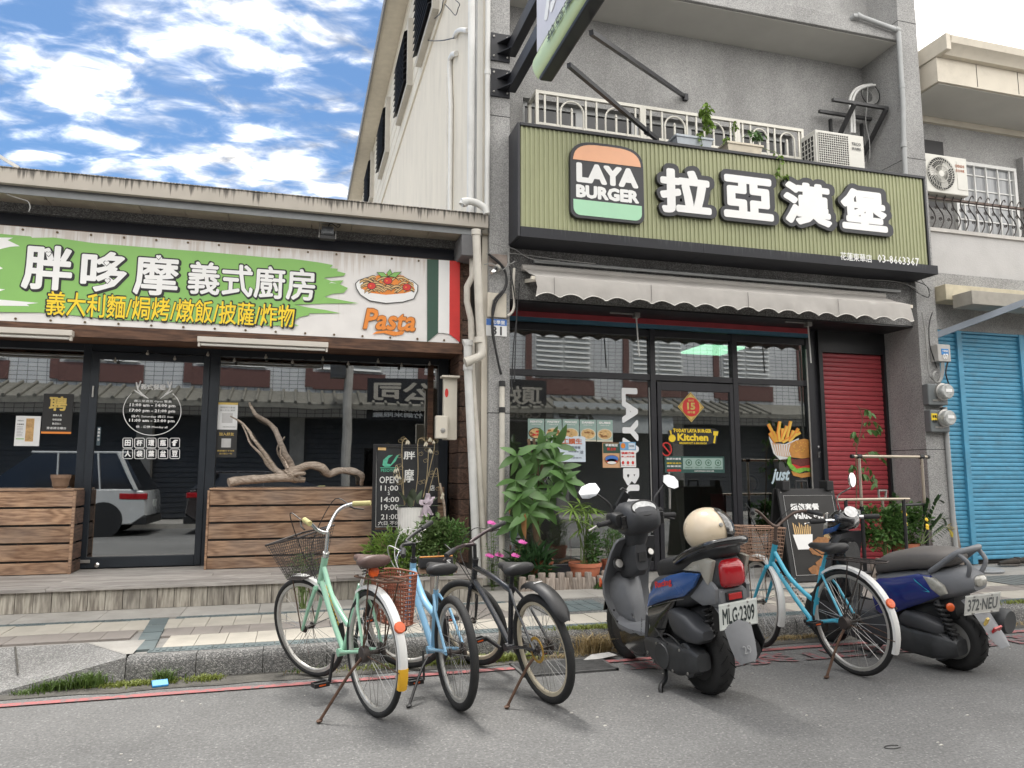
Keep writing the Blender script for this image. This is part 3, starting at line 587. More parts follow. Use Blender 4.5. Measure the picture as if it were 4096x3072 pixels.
# ---------------------------------------------------------------- banner
bn=thing('restaurant_banner','long white vinyl banner with green brush stroke, Chinese lettering, pasta bowl and Pasta script','banner',(-.6,8.17,2.78))
def banner_cloth():
    x0,x1,z0,z1=-3.6,PY(1838,1200,8.17).x,2.785,3.73;nx,nz_=120,10;vs=[];fs=[]
    for i in range(nx+1):
        for j in range(nz_+1):
            x=x0+(x1-x0)*i/nx;z=z0+(z1-z0)*j/nz_;e=max(0,(x-.6)/1.1)**2
            vs.append((x,8.172+.003*sin(x*7+z*3)*(1 if 0<j<nz_ else .3)-.004*e*sin(z*16+x*9)*(.3+j/nz_),z))
    for i in range(nx):
        for j in range(nz_):a=i*(nz_+1)+j;fs.append((a,a+nz_+1,a+nz_+2,a+1))
    return B().add(vs,fs)
vin=streaky('banner_vinyl',(.73,.71,.69),(.32,.2,.1),3.4,3.73,amount=.32,r=.45)
banner_cloth().obj('banner_sheet',vin,bn,smooth=60)
YBn=8.172
r1=rgn(0,600,1.8436);r2=rgn(1000,600,1.8436)
gp=[(-330,905)]+r1(0,620,60,626,230,640,240,650,400,648,700,690,1100,722,1500,752,2028,800)+r2(300,803,500,830,612,850,590,872,648,878,640,895,706,912,690,930,540,945,600,968,690,962,662,992,722,1020,690,1056,610,1062,548,1085,640,1102,802,1132,560,1134,320,1142,440,1165,560,1182,668,1205,430,1206,440,1218,370,1232,300,1275,362,1297,120,1296)+r1(1900,1290,1400,1278,1150,1262,880,1255,560,1222,300,1200)+[(-330,1245)]
B().poly(FP(gp,YBn,.012)).obj('brush_print',green_print,bn)
b=B()
for q in(r1(0,648,100,650,60,668,150,712,80,716,0,735),r1(0,860,25,875,0,885),r1(0,1026,42,1030,0,1045),r1(0,1105,200,1122,288,1130,200,1140,220,1153,0,1150),r2(580,986,600,976,640,986,600,982)):
    B().poly(FP(q,YBn,.0135)).obj('brush_gap',white_print,bn)

def two(s,q,offd,offw,mw,dx=5,name='lettering'):
    (x0,y0),(x1,y1)=q;b=B();e=6
    lab(b,s,x0-e+dx,y0-e+dx,x1+e+dx,y1+e+dx,YBn,0,offd,.014);lab(b,s,x0-e,y0-e,x1+e,y1+e,YBn,0,offd,.0145);b.obj(name,black_print,bn)
    b=B();lab(b,s,x0,y0,x1,y1,YBn,0,offw,.0165);b.obj(name,mw,bn)
two('胖',r1(170,705,540,1035),.05,.028,white_print);two('哆',r1(600,750,940,1050),.05,.028,white_print);two('摩',r1(990,775,1320,1075),.045,.024,white_print)
two('義式廚房',r1(1398,850)+r2(492,1092),.04,.02,white_print,2)
two('義大利麵/焗烤/燉飯/披薩/炸物',r1(385,1096)+r2(366,1268),.03,.012,yellow_print,1)
b=B()
for(x,y,s)in((362,770,26),(790,838,26),(795,968,26),(1172,792,26)):
    (cx,cy),=r1(x,y);h=[(cx+s/1.84*16*sin(t)**3/17,cy-s/1.84*(13*cos(t)-5*cos(2*t)-2*cos(3*t)-cos(4*t))/17)for t in[2*pi*i/20 for i in range(20)]]
    b.poly(FP(h,YBn,.018),1);b.poly(FP([(cx+(u-cx)*.78,cy+(w-cy)*.78)for u,w in h],YBn,.019),0)
b.obj('heart_print',[white_print,black_print],bn)
# pasta bowl drawing
b=B()
o=r2(775,985,800,960,880,935,1000,925,1120,935,1200,965,1240,1000,1238,1040,1210,1100,1130,1125,1000,1135,880,1115,810,1070,780,1020)
b.poly(FP(o,YBn,.013),0)
cx,cy=1000+1008/1.8436,600+1030/1.8436
b.poly(FP([(cx+(x-cx)*.972,cy+(y-cy)*.95)for x,y in o],YBn,.0142),1)
b.poly(FP([(x,y)for x,y in r2(830,1000,900,935,1010,915,1130,930,1195,985,1215,1035,1140,1058,1000,1070,880,1055,815,1020)],YBn,.0154),3)
b.poly(FP(r2(800,1035,850,1065,1000,1085,1150,1070,1225,1040,1210,1080,1120,1105,1000,1112,880,1095,815,1065),YBn,.0152),1)
random.seed(5)
for i in range(46):
    (x,y),=r2(random.uniform(845,1185),random.uniform(945,1045));a=random.uniform(-.9,.9);l=random.uniform(10,26);w=3.4
    c_=[(x+l*t*cos(a)-10*(1-t*t)*sin(a),y+l*t*sin(a)*.6-8*(1-t*t))for t in(-1,-.5,0,.5,1)]
    for k,mm in((1.7,0),(1.0,2)):
        up=[(u,v_-w*k)for u,v_ in c_];dn=[(u,v_+w*k)for u,v_ in c_[::-1]];b.poly(FP(up+dn,YBn,.0158+i*.00006+(.00003 if k==1 else 0)),mm)
for x,y in((895,1005),(1155,1015),(1015,968)):
    (u,w),=r2(x,y);b.poly(FP(ell(u,w,18,15),YBn,.0188),0);b.poly(FP(ell(u,w,16,13),YBn,.0192),4);b.poly(FP(ell(u-4,w,4,3),YBn,.0196),5)
for tip,w1,w2 in(((930,903),(985,905),(965,940)),((1118,900),(1060,905),(1075,945)),((1032,880),(1005,912),(1050,915))):
    (u,v_),(u1,v1),(u2,v2),(cx2,cy2)=r2(*tip,*w1,*w2,1018,938)
    b.poly(FP([(u,v_),(u1,v1),(cx2,cy2),(u2,v2)],YBn,.0198),0);m_=((u+cx2)/2,(v_+cy2)/2)
    b.poly(FP([(m_[0]+(x-m_[0])*.84,m_[1]+(y-m_[1])*.8)for x,y in((u,v_),(u1,v1),(cx2,cy2),(u2,v2))],YBn,.0202),6)
b.obj('pasta_print',[black_print,white_print,tan_print,orange_print,red_print,orange_print,green_print],bn)
b=B();(x0,y0),(x1,y1)=r2(838,1180,1215,1330)
lab(b,'Pasta',x0-4,y0-4,x1+4,y1+4,YBn,1,.045,.0135,skew=.18);lab(b,'Pasta',x0,y0,x1,y1,YBn,0,.025,.0155,skew=.18)
b.poly(FP(r2(900,1362,930,1340,1010,1332,1080,1342,1140,1335,1125,1362,1060,1372,985,1352,930,1356),YBn,.014),0)
b.obj('lettering',[orange_print,brown_print],bn)
b=B().poly(FP(r2(1305,808,1390,812,1386,1350,1305,1418),YBn,.012),0).poly(FP(r2(1470,818,1546,822,1546,1420,1468,1358),YBn,.012),1).poly(FP(r2(1390,812,1470,818,1468,1358,1430,1352,1386,1350),YBn,.0125),2)
b.obj('flag_print',[darkgreen_print,red_print,white_print],bn)
gm=B().lathe([(.012,0),(.012,.004),(.006,.005),(.005,.001)],(0,0,0),(0,-1,0),12).mesh('grommet',M('brass_grommet',(.14,.10,.06),.4,m=.6),40)
for i in range(17):
    x=-3.3+i*.3+.05
    if x<1.7:
        for z in(3.70,2.81):link('grommet',gm,bn,loc=(x,8.165,z))
# ---------------------------------------------------------------- tube lights, string bulbs, flood light
tl_m=M('cream_fixture',(.55,.515,.46),.5,v=.05)
for k,(xa,xb)in enumerate(((-4.2,PY(295,1355,8.15).x),(PY(792,1370,8.15).x,PY(1312,1400,8.15).x))):
    t=thing('tube_light',('cream tube light fixture over the left restaurant window','cream tube light fixture right of the restaurant door')[k],'tube light',(xb,8.15,2.64),'tube lights under the banner')
    z=2.655;b=B().box(xa,xb,8.08,8.17,z,z+.055).obj('housing',tl_m,t,bev=.004)
    B().tube([(xa+.03,8.12,z-.022),(xb-.03,8.12,z-.022)],.014,10).obj('tube',M('unlit_tube',(.72,.71,.66),.3,v=.02),t,smooth=40)
    for xe in(xb-.025,xa+.005):B().box(xe,xe+.02,8.10,8.14,z-.045,z).obj('lamp_holder',tl_m,t)
sb=thing('bulb_string','string of small round clear bulbs hung along the top of the glass','string light',(0,8.7,2.55))
pts=r4(62,248,272,225,448,258,650,240,818,270,1016,253,1172,282,1358,272);pts=rgn(0,1300,1.659)(765,248,980,200,1160,235,1380,208,1556,248)+pts[1:]
P=[PY(x,y-12,8.68)for x,y in pts]
B().tube(cat_([P[0]+V((-.1,0,.05))]+P,5),.003,5).obj('cord',cable_m,sb)
bu=B().lathe([(.0,-.018),(.013,-.013),(.018,0),(.013,.013),(.007,.02),(.007,.034),(0,.034)],(0,0,-.016),n=14).mesh('bulb',M('bulb_glass',(.36,.34,.30),.1,v=.1),50)
for q in P:link('bulb',bu,sb,loc=q)
fl=thing('flood_light','small finned flood light hanging from the eave on a wire bracket','flood light',PY(1310,970,8.05))
q=PY(1310,930,8.05);fx,fz=q.x,q.z
b=B().box(fx-.062,fx+.062,8.02,8.10,fz-.035,fz+.055)
for i in range(13):b.box(fx-.06+i*.0098,fx-.0565+i*.0098,7.985,8.02,fz-.03,fz+.055)
b.obj('fins',M('grey_cast_metal',(.22,.23,.24),.45,m=.5),fl)
B().box(fx-.082,fx+.082,7.985,8.06,fz-.09,fz-.05).obj('lamp_face',blackm,fl,bev=.004)
B().tube([(fx-.085,8.03,fz-.07),(fx-.085,8.03,3.99),(fx+.085,8.03,3.99),(fx+.085,8.03,fz-.07)],.006,6).obj('bracket',steel,fl)
B().tube(cat_([(fx,8.03,fz+.05),(fx+.03,8,fz+.09),(fx+.1,8,fz+.05),(fx+.13,8,fz+.08),(fx+.1,8.03,3.99)],5),.005,5).obj('wire',cable_m,fl)
w=[PY(*c_,7.88)for c_ in rgn(0,600,1.8436)(5,285,60,330,150,360,205,380,222,420,212,455)]
B().tube(cat_(w,5),.005,5).obj('loose_wire',cable_g,label='thin loose cable end dangling under the left eave',cat='cable')
q0,q1=PY(-60,590,7.9),PY(75,672,7.9)
B().bar(q0,q1,.03,.03).obj('roof_strut',steel,label='short grey metal strut on the roof at the far left',cat='strut')
# ---------------------------------------------------------------- door and window stickers on the left shop
t,at,rect,txt,oval=poster('hours_sticker','white opening hours lettering in an oval with antlers on the glass door','door sticker',495,1520,725,1745,8.75,None)
rd=rgn(0,1300,1.659);b=B();Yd=8.75
ov=[PY(x,y,Yd)+V((0,-.003,0))for x,y in rd(*sum(([1010+192*cos(a),570+162*sin(a)]for a in[rad(-45+270*i/40)for i in range(41)]),[]))]
b.tube(ov,.004,4)
for q in((905,380,915,430,950,465,985,488),(935,370,920,410,915,430),(890,432,940,465,985,488),(1140,375,1125,430,1095,465,1065,488),(1110,375,1125,405,1128,430),(1145,435,1100,462,1065,488)):
    b.tube([PY(x,y,Yd)+V((0,-.003,0))for x,y in rd(*q)],[.007]*(len(q)// 2-1)+[.003],4)
for s,q,o in(('義式餐廳',(935,392,1100,430),.01),('週二至週五 Open 營業',(890,498,1140,516),.012),('11:00 am - 14:00 pm',(862,522,1166,549),.03),('17:00 pm - 21:00 pm',(860,558,1164,585),.03),('週六 Saturday 週日 Sun',(872,599,1150,618),.012),('11:00 am - 21:00 pm',(858,624,1160,650),.03),('休 - 公休 Monday all',(903,667,1112,688),.012)):
    (x0,y0),(x1,y1)=rd(*q);lab(b,s,x0,y0,x1,y1,Yd,0,o)
ic=('田','杯','環','瓶','f','人','袋','葉','盆','豆')
for i in range(10):
    cx,cy=848+(i%5)*78,(783,855)[i // 5];l=32
    sq=[PY(x,y,Yd)+V((0,-.003,0))for x,y in rd(cx-l+6,cy-l,cx+l-6,cy-l,cx+l,cy-l+6,cx+l,cy+l-6,cx+l-6,cy+l,cx-l+6,cy+l,cx-l,cy+l-6,cx-l,cy-l+6)]
    b.tube(sq,.0035,4,closed=True);(x0,y0),(x1,y1)=rd(cx-20,cy-22,cx+20,cy+20);lab(b,ic[i],x0,y0,x1,y1,Yd,0,.04)
b.obj('lettering',white_print,t)
t,at,rect,txt,oval=poster('menu_poster','white sheet with a striped wooden board picture in the left window','poster',60,1664,160,1784,8.79,paper)
b=rect(B(),.42,.08,.75,.85,0);rect(b,.06,.75,.38,.78,1);b.obj('print',[tan_print,green_print],t)
b=B()
for k in range(7):rect(b,.44+k*.045,.1,.452+k*.045,.83,0,2)
b.obj('print',brown_print,t)
b=B();txt(b,'MENU',.2,.16,.24,.04);txt(b,'木製餐盤',.2,.28,.28,.05);
for k in range(7):rect(b,.07,.36+k*.05,.07+random.uniform(.15,.28),.368+k*.05,0,2)
b.obj('lettering',black_print,t)
t,at,rect,txt,oval=poster('hiring_poster','black poster with gold brush character in the left window','poster',170,1575,290,1735,8.79,black_print)
b=B();txt(b,'聘',.5,.25,.6,.36,off=.03);b.obj('lettering',gold_print,t);b=B();txt(b,'兼職人員',.5,.54,.3,.05);txt(b,'時薪面議',.5,.65,.3,.05);txt(b,'歡迎加入',.5,.75,.3,.05);txt(b,'意者請洽櫃台',.5,.86,.65,.06);b.obj('lettering',white_print,t)
b=B();rect(b,0,.95,1,1,0,2);b.obj('print',orange_print,t)
t,at,rect,txt,oval=poster('notice_poster','tall poster, pale above and black below, at the left edge of the right window','poster',864,1608,950,1830,8.79,black_print)
b=B();rect(b,.03,.01,.97,.5,0,1);rect(b,.03,.505,.97,.99,1,1);rect(b,.03,.01,.97,.05,2,2);b.obj('print',[paper,M('dark_notice',(.03,.03,.03),.6),gold_print],t)
b=B();txt(b,'掃描加入會員',.5,.1,.7,.03);txt(b,'線上訂位 優惠',.5,.15,.7,.03);txt(b,'追蹤我們的粉絲專頁',.6,.45,.6,.02);b.obj('lettering',M('grey_print',(.3,.3,.3),.6),t);b=B();txt(b,'加入好友',.5,.58,.7,.06,off=.02);txt(b,'請按讚打卡分享',.5,.88,.8,.03);txt(b,'送小點心一份',.5,.93,.6,.03);b.obj('lettering',gold_print,t)
b=B();rect(b,.25,.2,.75,.38,0,2);rect(b,.28,.66,.72,.82,0,2);b.obj('print',M('pale_grey_print',(.5,.5,.5),.6),t)
t,at,rect,txt,oval=poster('push_sign','narrow vertical dark sign on the door frame with white characters','door sign',388,1708,402,1782,8.725,M('slate_print',(.05,.075,.09),.6))
b=B();txt(b,'推',.5,.12,.6,.12);txt(b,'開',.5,.3,.6,.12);txt(b,'時',.5,.48,.6,.12);txt(b,'拉',.5,.68,.6,.12);b.obj('lettering',white_print,t)
# ---------------------------------------------------------------- chalkboard, orchids, meters, pipes beside it
ch=thing('chalkboard_sign','black standing chalkboard with white opening times leaning by the restaurant window','chalkboard',(.9,8.2,.355))
Yc=8.22
q=[PY(x,y,Yc)for x,y in r4(985,790,1415,800,1415,1360,985,1360)];x0,x1,z1,z0=q[0].x,q[1].x,q[0].z,q[3].z
B().box(x0+.02,x1-.02,Yc+.002,Yc+.02,z0+.02,z1-.02).obj('board',M('chalkboard_black',(.022,.023,.025),.75,v=.35,s=9),ch)
B().box(x0,x0+.035,Yc-.012,Yc+.025,.356,z1).box(x1-.035,x1,Yc-.012,Yc+.025,.356,z1).box(x0+.035,x1-.035,Yc-.012,Yc+.025,z1-.03,z1).box(x0+.035,x1-.035,Yc-.012,Yc+.025,z0-.03,z0).obj('board_frame',blackp,ch,bev=.003)
fr_=[PY(x,y,Yc)+V((0,-.002,0))for x,y in r4(1005,808,1400,815,1400,1335,1000,1340)]
b=B().tube(fr_,.003,4,closed=True)
for s,qq,o in(('OPEN',(1025,1005,1150,1050),.01),('11:00',(1032,1065,1150,1100),.01),('S',(1080,1105,1094,1128),.01),('14:00',(1035,1140,1155,1175),.01),('19:00',(1035,1190,1150,1228),.01),('21:00',(1035,1255,1150,1290),.01),('六日 不休',(1015,1300,1160,1328),.01),('胖',(1185,838,1262,892),.02),('摩',(1188,955,1254,1045),.015),('店',(1360,1062,1392,1100),.01)):
    (u0,v0),(u1,v1)=r4(*qq);lab(b,s,u0,v0,u1,v1,Yc,0,o,.002)
b.obj('lettering',M('chalk_white',(.72,.72,.70),.9,v=.12,s=40),ch)
b=B();(u0,v0),(u1,v1)=r4(1035,955,1130,975);lab(b,'PESOTO',u0,v0,u1,v1,Yc,0,.02,.002)
b.poly(FP(r4(1045,930,1050,895,1085,865,1115,862,1085,885,1075,920,1100,925,1140,865,1155,862,1130,905,1095,940,1060,942),Yc,.002));b.poly(FP(r4(1030,945,1140,945,1140,950,1030,950),Yc,.002));b.obj('chalk_drawing',M('chalk_green',(.10,.42,.28),.9,v=.2,s=40),ch)
B().poly(FP(r4(1015,812,1068,814,1068,832,1015,830),Yc,.003)).obj('paper_label',tan_print,ch)
# ---------------------------------------------------------------- burger shop building
YB,YG,YW,YS=7.9,8.6,8.63,7.55
grey_r=pebble('grey_pebble_render',(.345,.343,.338),(.41,.408,.40),(.475,.47,.46),110,b=.5,wear=.2)
cream_w=M('cream_wall_paint',(.62,.575,.49),.75,v=.07,s=2,b=.1,bs=25,dirt=.16,stretch=(1,1.5,.35))
white_w=M('white_soffit_paint',(.58,.57,.53),.8,v=.05,s=2)
bb=thing('burger_shop_building','two storey grey pebble rendered shophouse between the restaurant and the blue shutters','building',(5,8.6,.15))
B().box(2.0,2.24,YB,YG,.15,12).obj('pillar',grey_r,bb,bev=.006);B().box(7.86,8.175,YB,9,.15,12).obj('pillar',grey_r,bb,bev=.006)
for xa,xb,z in((1.999,2.241,1.98),(1.999,2.241,5.4),(7.859,8.176,1.64),(7.859,8.176,5.6),(7.859,8.176,7.6),(1.999,2.241,7.6)):B().box(xa,xb,YB-.002,YG-.01,z,z+.009).obj('render_joint',M('joint_dark',(.05,.05,.05),.9),bb)
zt=PY(3330,50,YB).z
B().box(2.24,7.86,YB+.002,9,7.305,zt).obj('roof_beam',grey_r,bb,bev=.01)
B().box(2.24,7.86,8.45,8.9,zt,12).obj('upper_wall',grey_r,bb)
B().box(2.24,7.86,YB+.05,YW,7.296,7.304).obj('soffit',white_w,bb)
WX0,WX1,WZ0,WZ1=2.62,6.6,4.9,PY(2500,448,YW).z
B().box(2.24,WX0,YW,9,3.28,7.3).box(WX1,7.86,YW,9,3.28,7.3).box(WX0,WX1,YW,9,WZ1,7.3).box(WX0,WX1,YW,9,3.28,WZ0).obj('rear_wall',grey_r,bb)
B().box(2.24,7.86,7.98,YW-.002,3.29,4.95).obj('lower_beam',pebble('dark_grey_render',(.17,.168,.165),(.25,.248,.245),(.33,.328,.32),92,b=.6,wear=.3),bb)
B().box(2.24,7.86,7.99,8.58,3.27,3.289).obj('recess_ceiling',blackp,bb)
# upper window
n=5
for i in range(n):
    x0=WX0+(WX1-WX0)*i/n;x1=WX0+(WX1-WX0)*(i+1)/n
    w=B().box(x0,x0+.05,8.72,8.78,WZ0,WZ1).box(x1-.05,x1,8.72,8.78,WZ0,WZ1).box(x0+.05,x1-.05,8.72,8.78,WZ1-.06,WZ1).box(x0+.05,x1-.05,8.72,8.78,WZ0,WZ0+.06).obj('upper_window',M('aluminium_frame',(.42,.43,.43),.45,v=.08),bb)
    B().box(x0+.05,x1-.05,8.745,8.75,WZ0+.06,WZ1-.06).obj('window_pane',M('dark_pane',(.02,.022,.024),.08,v=.1),w)
# window grille: white steel with arches and spikes
GY=8.3;cw=M('cream_white_steel',(.68,.66,.59),.5,v=.06,s=8,dirt=.08)
gx=[PY(2141,400,GY).x,PY(2570,480,GY).x,PY(2948,560,GY).x,PY(3215,600,GY).x];gz=PY(2150,362,GY).z;gb=gz-.72
gl=thing('window_grille','cream steel window grille with arches and spear points above the burger sign','window grille',(4.4,GY,5))
for k in range(3):
    x0,x1=gx[k],gx[k+1];W=x1-x0
    p_=B().box(x0,x0+.04,GY-.02,GY+.02,gb,gz).box(x1-.04,x1-.002,GY-.02,GY+.02,gb,gz).box(x0+.04,x1-.04,GY-.02,GY+.02,gz-.04,gz).box(x0+.04,x1-.04,GY-.015,GY+.015,gz-.44,gz-.41).box(x0+.04,x1-.04,GY-.015,GY+.015,gb,gb+.03).obj('grille_panel',cw,gl)
    for u in(.085,.20,.46,.56,.93):B().box(x0+W*u-.011,x0+W*u+.011,GY-.0105,GY+.0105,gb+.03,gz-.04).obj('grille_bar',cw,p_)
    for c in(.33,.745):
        cx=x0+W*c;r=W*.105
        B().tube([(cx-r,GY-.013,gb)]+arc((cx,GY-.013,gz-.09-r),(-r,0,0),(0,0,r),0,pi,12)+[(cx+r,GY-.013,gb)],.012,6).obj('arch',cw,p_,smooth=40)
        B().box(cx-.011,cx+.011,GY-.011,GY+.011,gb+.03,gz-.21).lathe([(.019,0),(.016,.015),(0,.05)],(cx,GY,gz-.21),n=8).obj('spear',cw,p_)
for y_,z_ in((8.3,gz-.02),(8.3,gz-.425)):B().box(gx[0],gx[0]+.04,GY+.02,8.63,z_-.02,z_+.018).obj('return_bar',cw,gl)
B().box(gx[0],gx[0]+.04,8.58,8.62,gb,gz).obj('return_bar',cw,gl)
# ---------------------------------------------------------------- glass front
fm=B();TZ=2.505
gf=thing('glazed_shopfront','black framed glass shopfront of the burger shop with door in the middle','shopfront',(4.5,YG,.15))
for x0,x1 in((2.24,2.29),(4.275,4.345),(5.46,5.535),(6.60,6.82),(7.815,7.86)):fm.box(x0,x1,8.55,8.66,.15,3.29)
fm.box(2.29,4.275,8.56,8.65,TZ,TZ+.075).box(4.345,5.46,8.56,8.65,TZ,TZ+.075).box(5.535,6.6,8.56,8.65,TZ,TZ+.075).box(2.29,6.6,8.565,8.645,3.07,3.15).box(2.29,4.275,8.56,8.65,.15,.26).box(5.535,6.6,8.56,8.65,.15,.26)
frm=fm.obj('window_frame',M('charcoal_frame',(.022,.022,.027),.4,v=.15,s=4),gf,bev=.003)
for x0,x1,z0,z1 in((2.29,4.275,.26,TZ),(5.535,6.6,.26,TZ),(2.29,4.275,TZ+.075,3.07),(4.345,5.46,TZ+.075,3.07),(5.535,6.6,TZ+.075,3.07)):B().box(x0,x1,8.598,8.603,z0,z1).obj('window_pane',glass_b,gf)
d=B().box(4.36,4.415,8.545,8.6,.17,2.49).box(5.40,5.45,8.545,8.6,.17,2.49).box(4.415,5.40,8.545,8.6,2.38,2.49).box(4.415,5.40,8.545,8.6,.17,.3).obj('glass_door',MATS['charcoal_frame'],gf,bev=.003)
B().box(4.415,5.40,8.57,8.575,.3,2.38).obj('door_pane',glass_b,d)
B().tube([(4.47,8.50,.9),(4.47,8.50,1.35)],.014,8).obj('door_handle',steel,d,smooth=40)
B().tube([(6.585,8.53,.4),(6.585,8.53,3.0)],.012,6).obj('alu_strip',steel,gf)
z=PY(2300,1268,8.5).z
rsh=M('red_shutter_paint',(.36,.05,.062),.45,v=.12,s=5,dirt=.12,b=.1)
B().box(2.29,6.6,8.46,8.54,z-.04,z+.04).obj('shutter_bottom_rail',rsh,gf,bev=.004)
B().box(2.29,6.6,8.47,8.54,z-.085,z-.04).obj('blue_strip',M('faded_blue_strip',(.06,.16,.24),.6,v=.2),gf)
B().box(2.29,6.6,8.48,8.56,z+.04,3.27).obj('shutter_slot',blackp,gf)
# narrow red roller shutter
sh=thing('red_roller_shutter','closed narrow red roller shutter right of the burger shop window','roller shutter',(7.3,8.55,.15))
def slat_mesh(w,h,m,dep=.012):
    return B().loft([[V((x,-dep*a,zz*h))for a,zz in((0,0),(.75,.1),(1,.3),(1,.62),(.7,.84),(.1,.95),(-.6,.96),(-.6,0))]for x in(0,w)]).mesh('shutter_slat',m,30)
sm_=slat_mesh(.995,.064,rsh)
for i in range(44):link('shutter_slat',sm_,sh,loc=(6.82,8.56+random.uniform(-.002,.002),.16+i*.064),rot=(random.uniform(-.05,.05),0,0))
B().box(6.76,6.82,8.50,8.548,.15,3.29).box(7.815,7.855,8.50,8.548,.15,3.29).box(6.82,7.815,8.50,8.548,2.975,3.28).obj('shutter_frame',blackp,sh)
q=PY(3272,1788,8.5);B().lathe([(.016,0),(.016,.012),(0,.014)],q,(0,-1,0),12).obj('lock',chrome,sh,smooth=40)
B().box(q.x-.012,q.x+.012,8.485,8.5,q.z-.14,q.z-.06).box(q.x+.012,q.x+.03,8.485,8.5,q.z-.075,q.z-.06).obj('latch',chrome,sh)
# burger shop interior
rb=room_m
it=B().poly([(2.2,13.5,.15),(7.8,13.5,.15),(7.8,13.5,3.4),(2.2,13.5,3.4)]).poly([(2.2,8.66,.152),(7.8,8.66,.152),(7.8,13.5,.152),(2.2,13.5,.152)]).poly([(2.2,8.66,3.2),(7.8,8.66,3.2),(7.8,13.5,3.2),(2.2,13.5,3.2)]).poly([(2.21,8.66,.15),(2.21,13.5,.15),(2.21,13.5,3.4),(2.21,8.66,3.4)]).poly([(7.8,8.66,.15),(7.8,13.5,.15),(7.8,13.5,3.4),(7.8,8.66,3.4)])
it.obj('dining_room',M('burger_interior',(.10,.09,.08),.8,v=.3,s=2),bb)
lit=M('lit_ceiling_panel',(.42,.95,.58),.6,emit=.9,v=.02)
for k,(x,y)in enumerate((((2250),1372),(2460,1550-15),(2850,1405))):
    z=3.12;q=PZ(x,y,z);w_,l_=.33,.33
    t=thing('ceiling_light',('lit greenish ceiling panel seen at the upper left of the burger shop window','lit greenish ceiling panel seen just below the transom of the burger shop window','lit greenish ceiling panel seen above the burger shop door')[k],'ceiling light',q,'ceiling lights in the burger shop')
    B().box(q.x-w_,q.x+w_,q.y-l_,q.y+l_,z-.0,z+.03).obj('diffuser',lit,t);B().box(q.x-w_-.02,q.x+w_+.02,q.y-l_-.02,q.y+l_+.02,z+.031,z+.07).obj('light_frame',steel,t)
for k,(x,y)in enumerate(((2.9,9.6),(4.0,9.7))):
    t=thing('cafe_table',('dark cafe table behind the left part of the burger window','dark cafe table behind the vertical window lettering')[k],'table',(x,y,.15),'tables in the burger shop')
    B().box(x-.35,x+.35,y-.35,y+.35,.86,.9).obj('table_top',brown_print,t,bev=.005);B().tube([(x,y,.16),(x,y,.86)],.035,10).obj('table_leg',blackp,t);B().lathe([(.25,0),(.25,.015),(.04,.03)],(x,y,.153),n=20).obj('table_base',blackp,t)
for k,(x,y)in enumerate(((3.55,9.25),(5.9,9.4))):
    t=thing('red_chair',('red chair at a table behind the burger shop window lettering','red chair inside behind the right burger window')[k],'chair',(x,y,.15),'chairs in the burger shop')
    rc=M('red_vinyl',(.30,.035,.03),.4)
    B().box(x-.2,x+.2,y-.2,y+.2,.58,.62).obj('seat',rc,t,bev=.01);B().box(x-.2,x+.2,y+.19,y+.22,.68,1.05).obj('backrest',rc,t,bev=.01)
    for sx in(-.18,.18):
        for sy in(-.18,.18):B().tube([(x+sx,y+sy,.155),(x+sx,y+sy,.58)],.014,6).obj('leg',rc,t)
        B().tube([(x+sx,y+.2,.6),(x+sx,y+.2,.7)],.012,6).obj('back_post',rc,t)
# ---------------------------------------------------------------- big sign
sg=thing('burger_sign','long olive ribbed shop sign with burger logo and four fat white Chinese characters','shop sign',(5,YS,4))
zb_,zt_=PY(2068,905,YS).z,PY(2065,500,YS).z;sx0,sx1=2.225,7.74
olive=M('olive_panel',(.33,.345,.20),.55,v=.07,s=3,dirt=.06);signblk=M('sign_black',(.017,.018,.023),.42,v=.3,s=5)
fasm=streaky('streaked_black_fascia',(.018,.019,.024),(.075,.078,.085),zb_-.13,zb_+.06,amount=.5)
B().box(sx0+.03,sx1,YS+.012,YS+.03,zb_-.02,zt_).obj('back_panel',olive,sg)
rib=B().prism([(0,0,0),(.0275,0,0),(.023,-.013,0),(.0045,-.013,0)],(0,0,zt_-zb_-.004)).mesh('sign_rib',olive)
for i in range(101):link('sign_rib',rib,sg,loc=(sx0+.04+i*.0543,YS+.012,zb_+.002))
B().box(sx0,sx0+.03,YS-.015,YB-.002,zb_-.11,zt_+.03).box(sx0+.03,sx1+.03,YS-.02,YB-.002,zt_,zt_+.035).box(sx1,sx1+.028,YS-.015,YB-.002,zb_-.02,zt_).obj('sign_frame',signblk,sg,bev=.003)
B().box(sx0+.031,4.48,YS-.022,YB+.07,zb_-.115,zb_).obj('sign_fascia',fasm,sg,bev=.002);B().box(4.482,sx1+.125,YS-.022,YB+.07,zb_-.115,zb_).obj('sign_fascia',fasm,sg,bev=.002)
b=B();rg=rgn(2580,560,1.8433)
for s,q in(('花蓮東華店',(1440,838,1672,892)),('03-8663367',(1716,862,2020,912))):
    (x0,y0),(x1,y1)=rg(*q);yy=8*(x1-x0)/200;lab(b,s,x0,(y0+y1)/2-16,x1,(y0+y1)/2+16,YS-.022,0,.012,.004)
b.obj('lettering',white_print,sg)
def bun(x0,x1,z0,z1,arch=.28,rc=.1,n=9):
    W,H=x1-x0,z1-z0;r=W*rc;p=[(x0+r+r*cos(a),z0+r+r*sin(a))for a in[pi+pi/2*i/5 for i in range(6)]]+[(x1-r+r*cos(a),z0+r+r*sin(a))for a in[1.5*pi+pi/2*i/5 for i in range(6)]]
    zs=z1-H*arch
    for i in range(2*n+1):
        a=pi*i/(2*n);c,s_=cos(a),sin(a);p.append(((x0+x1)/2+W/2*math.copysign(abs(c)**.55,c),zs+H*arch*s_**.75))
    return p
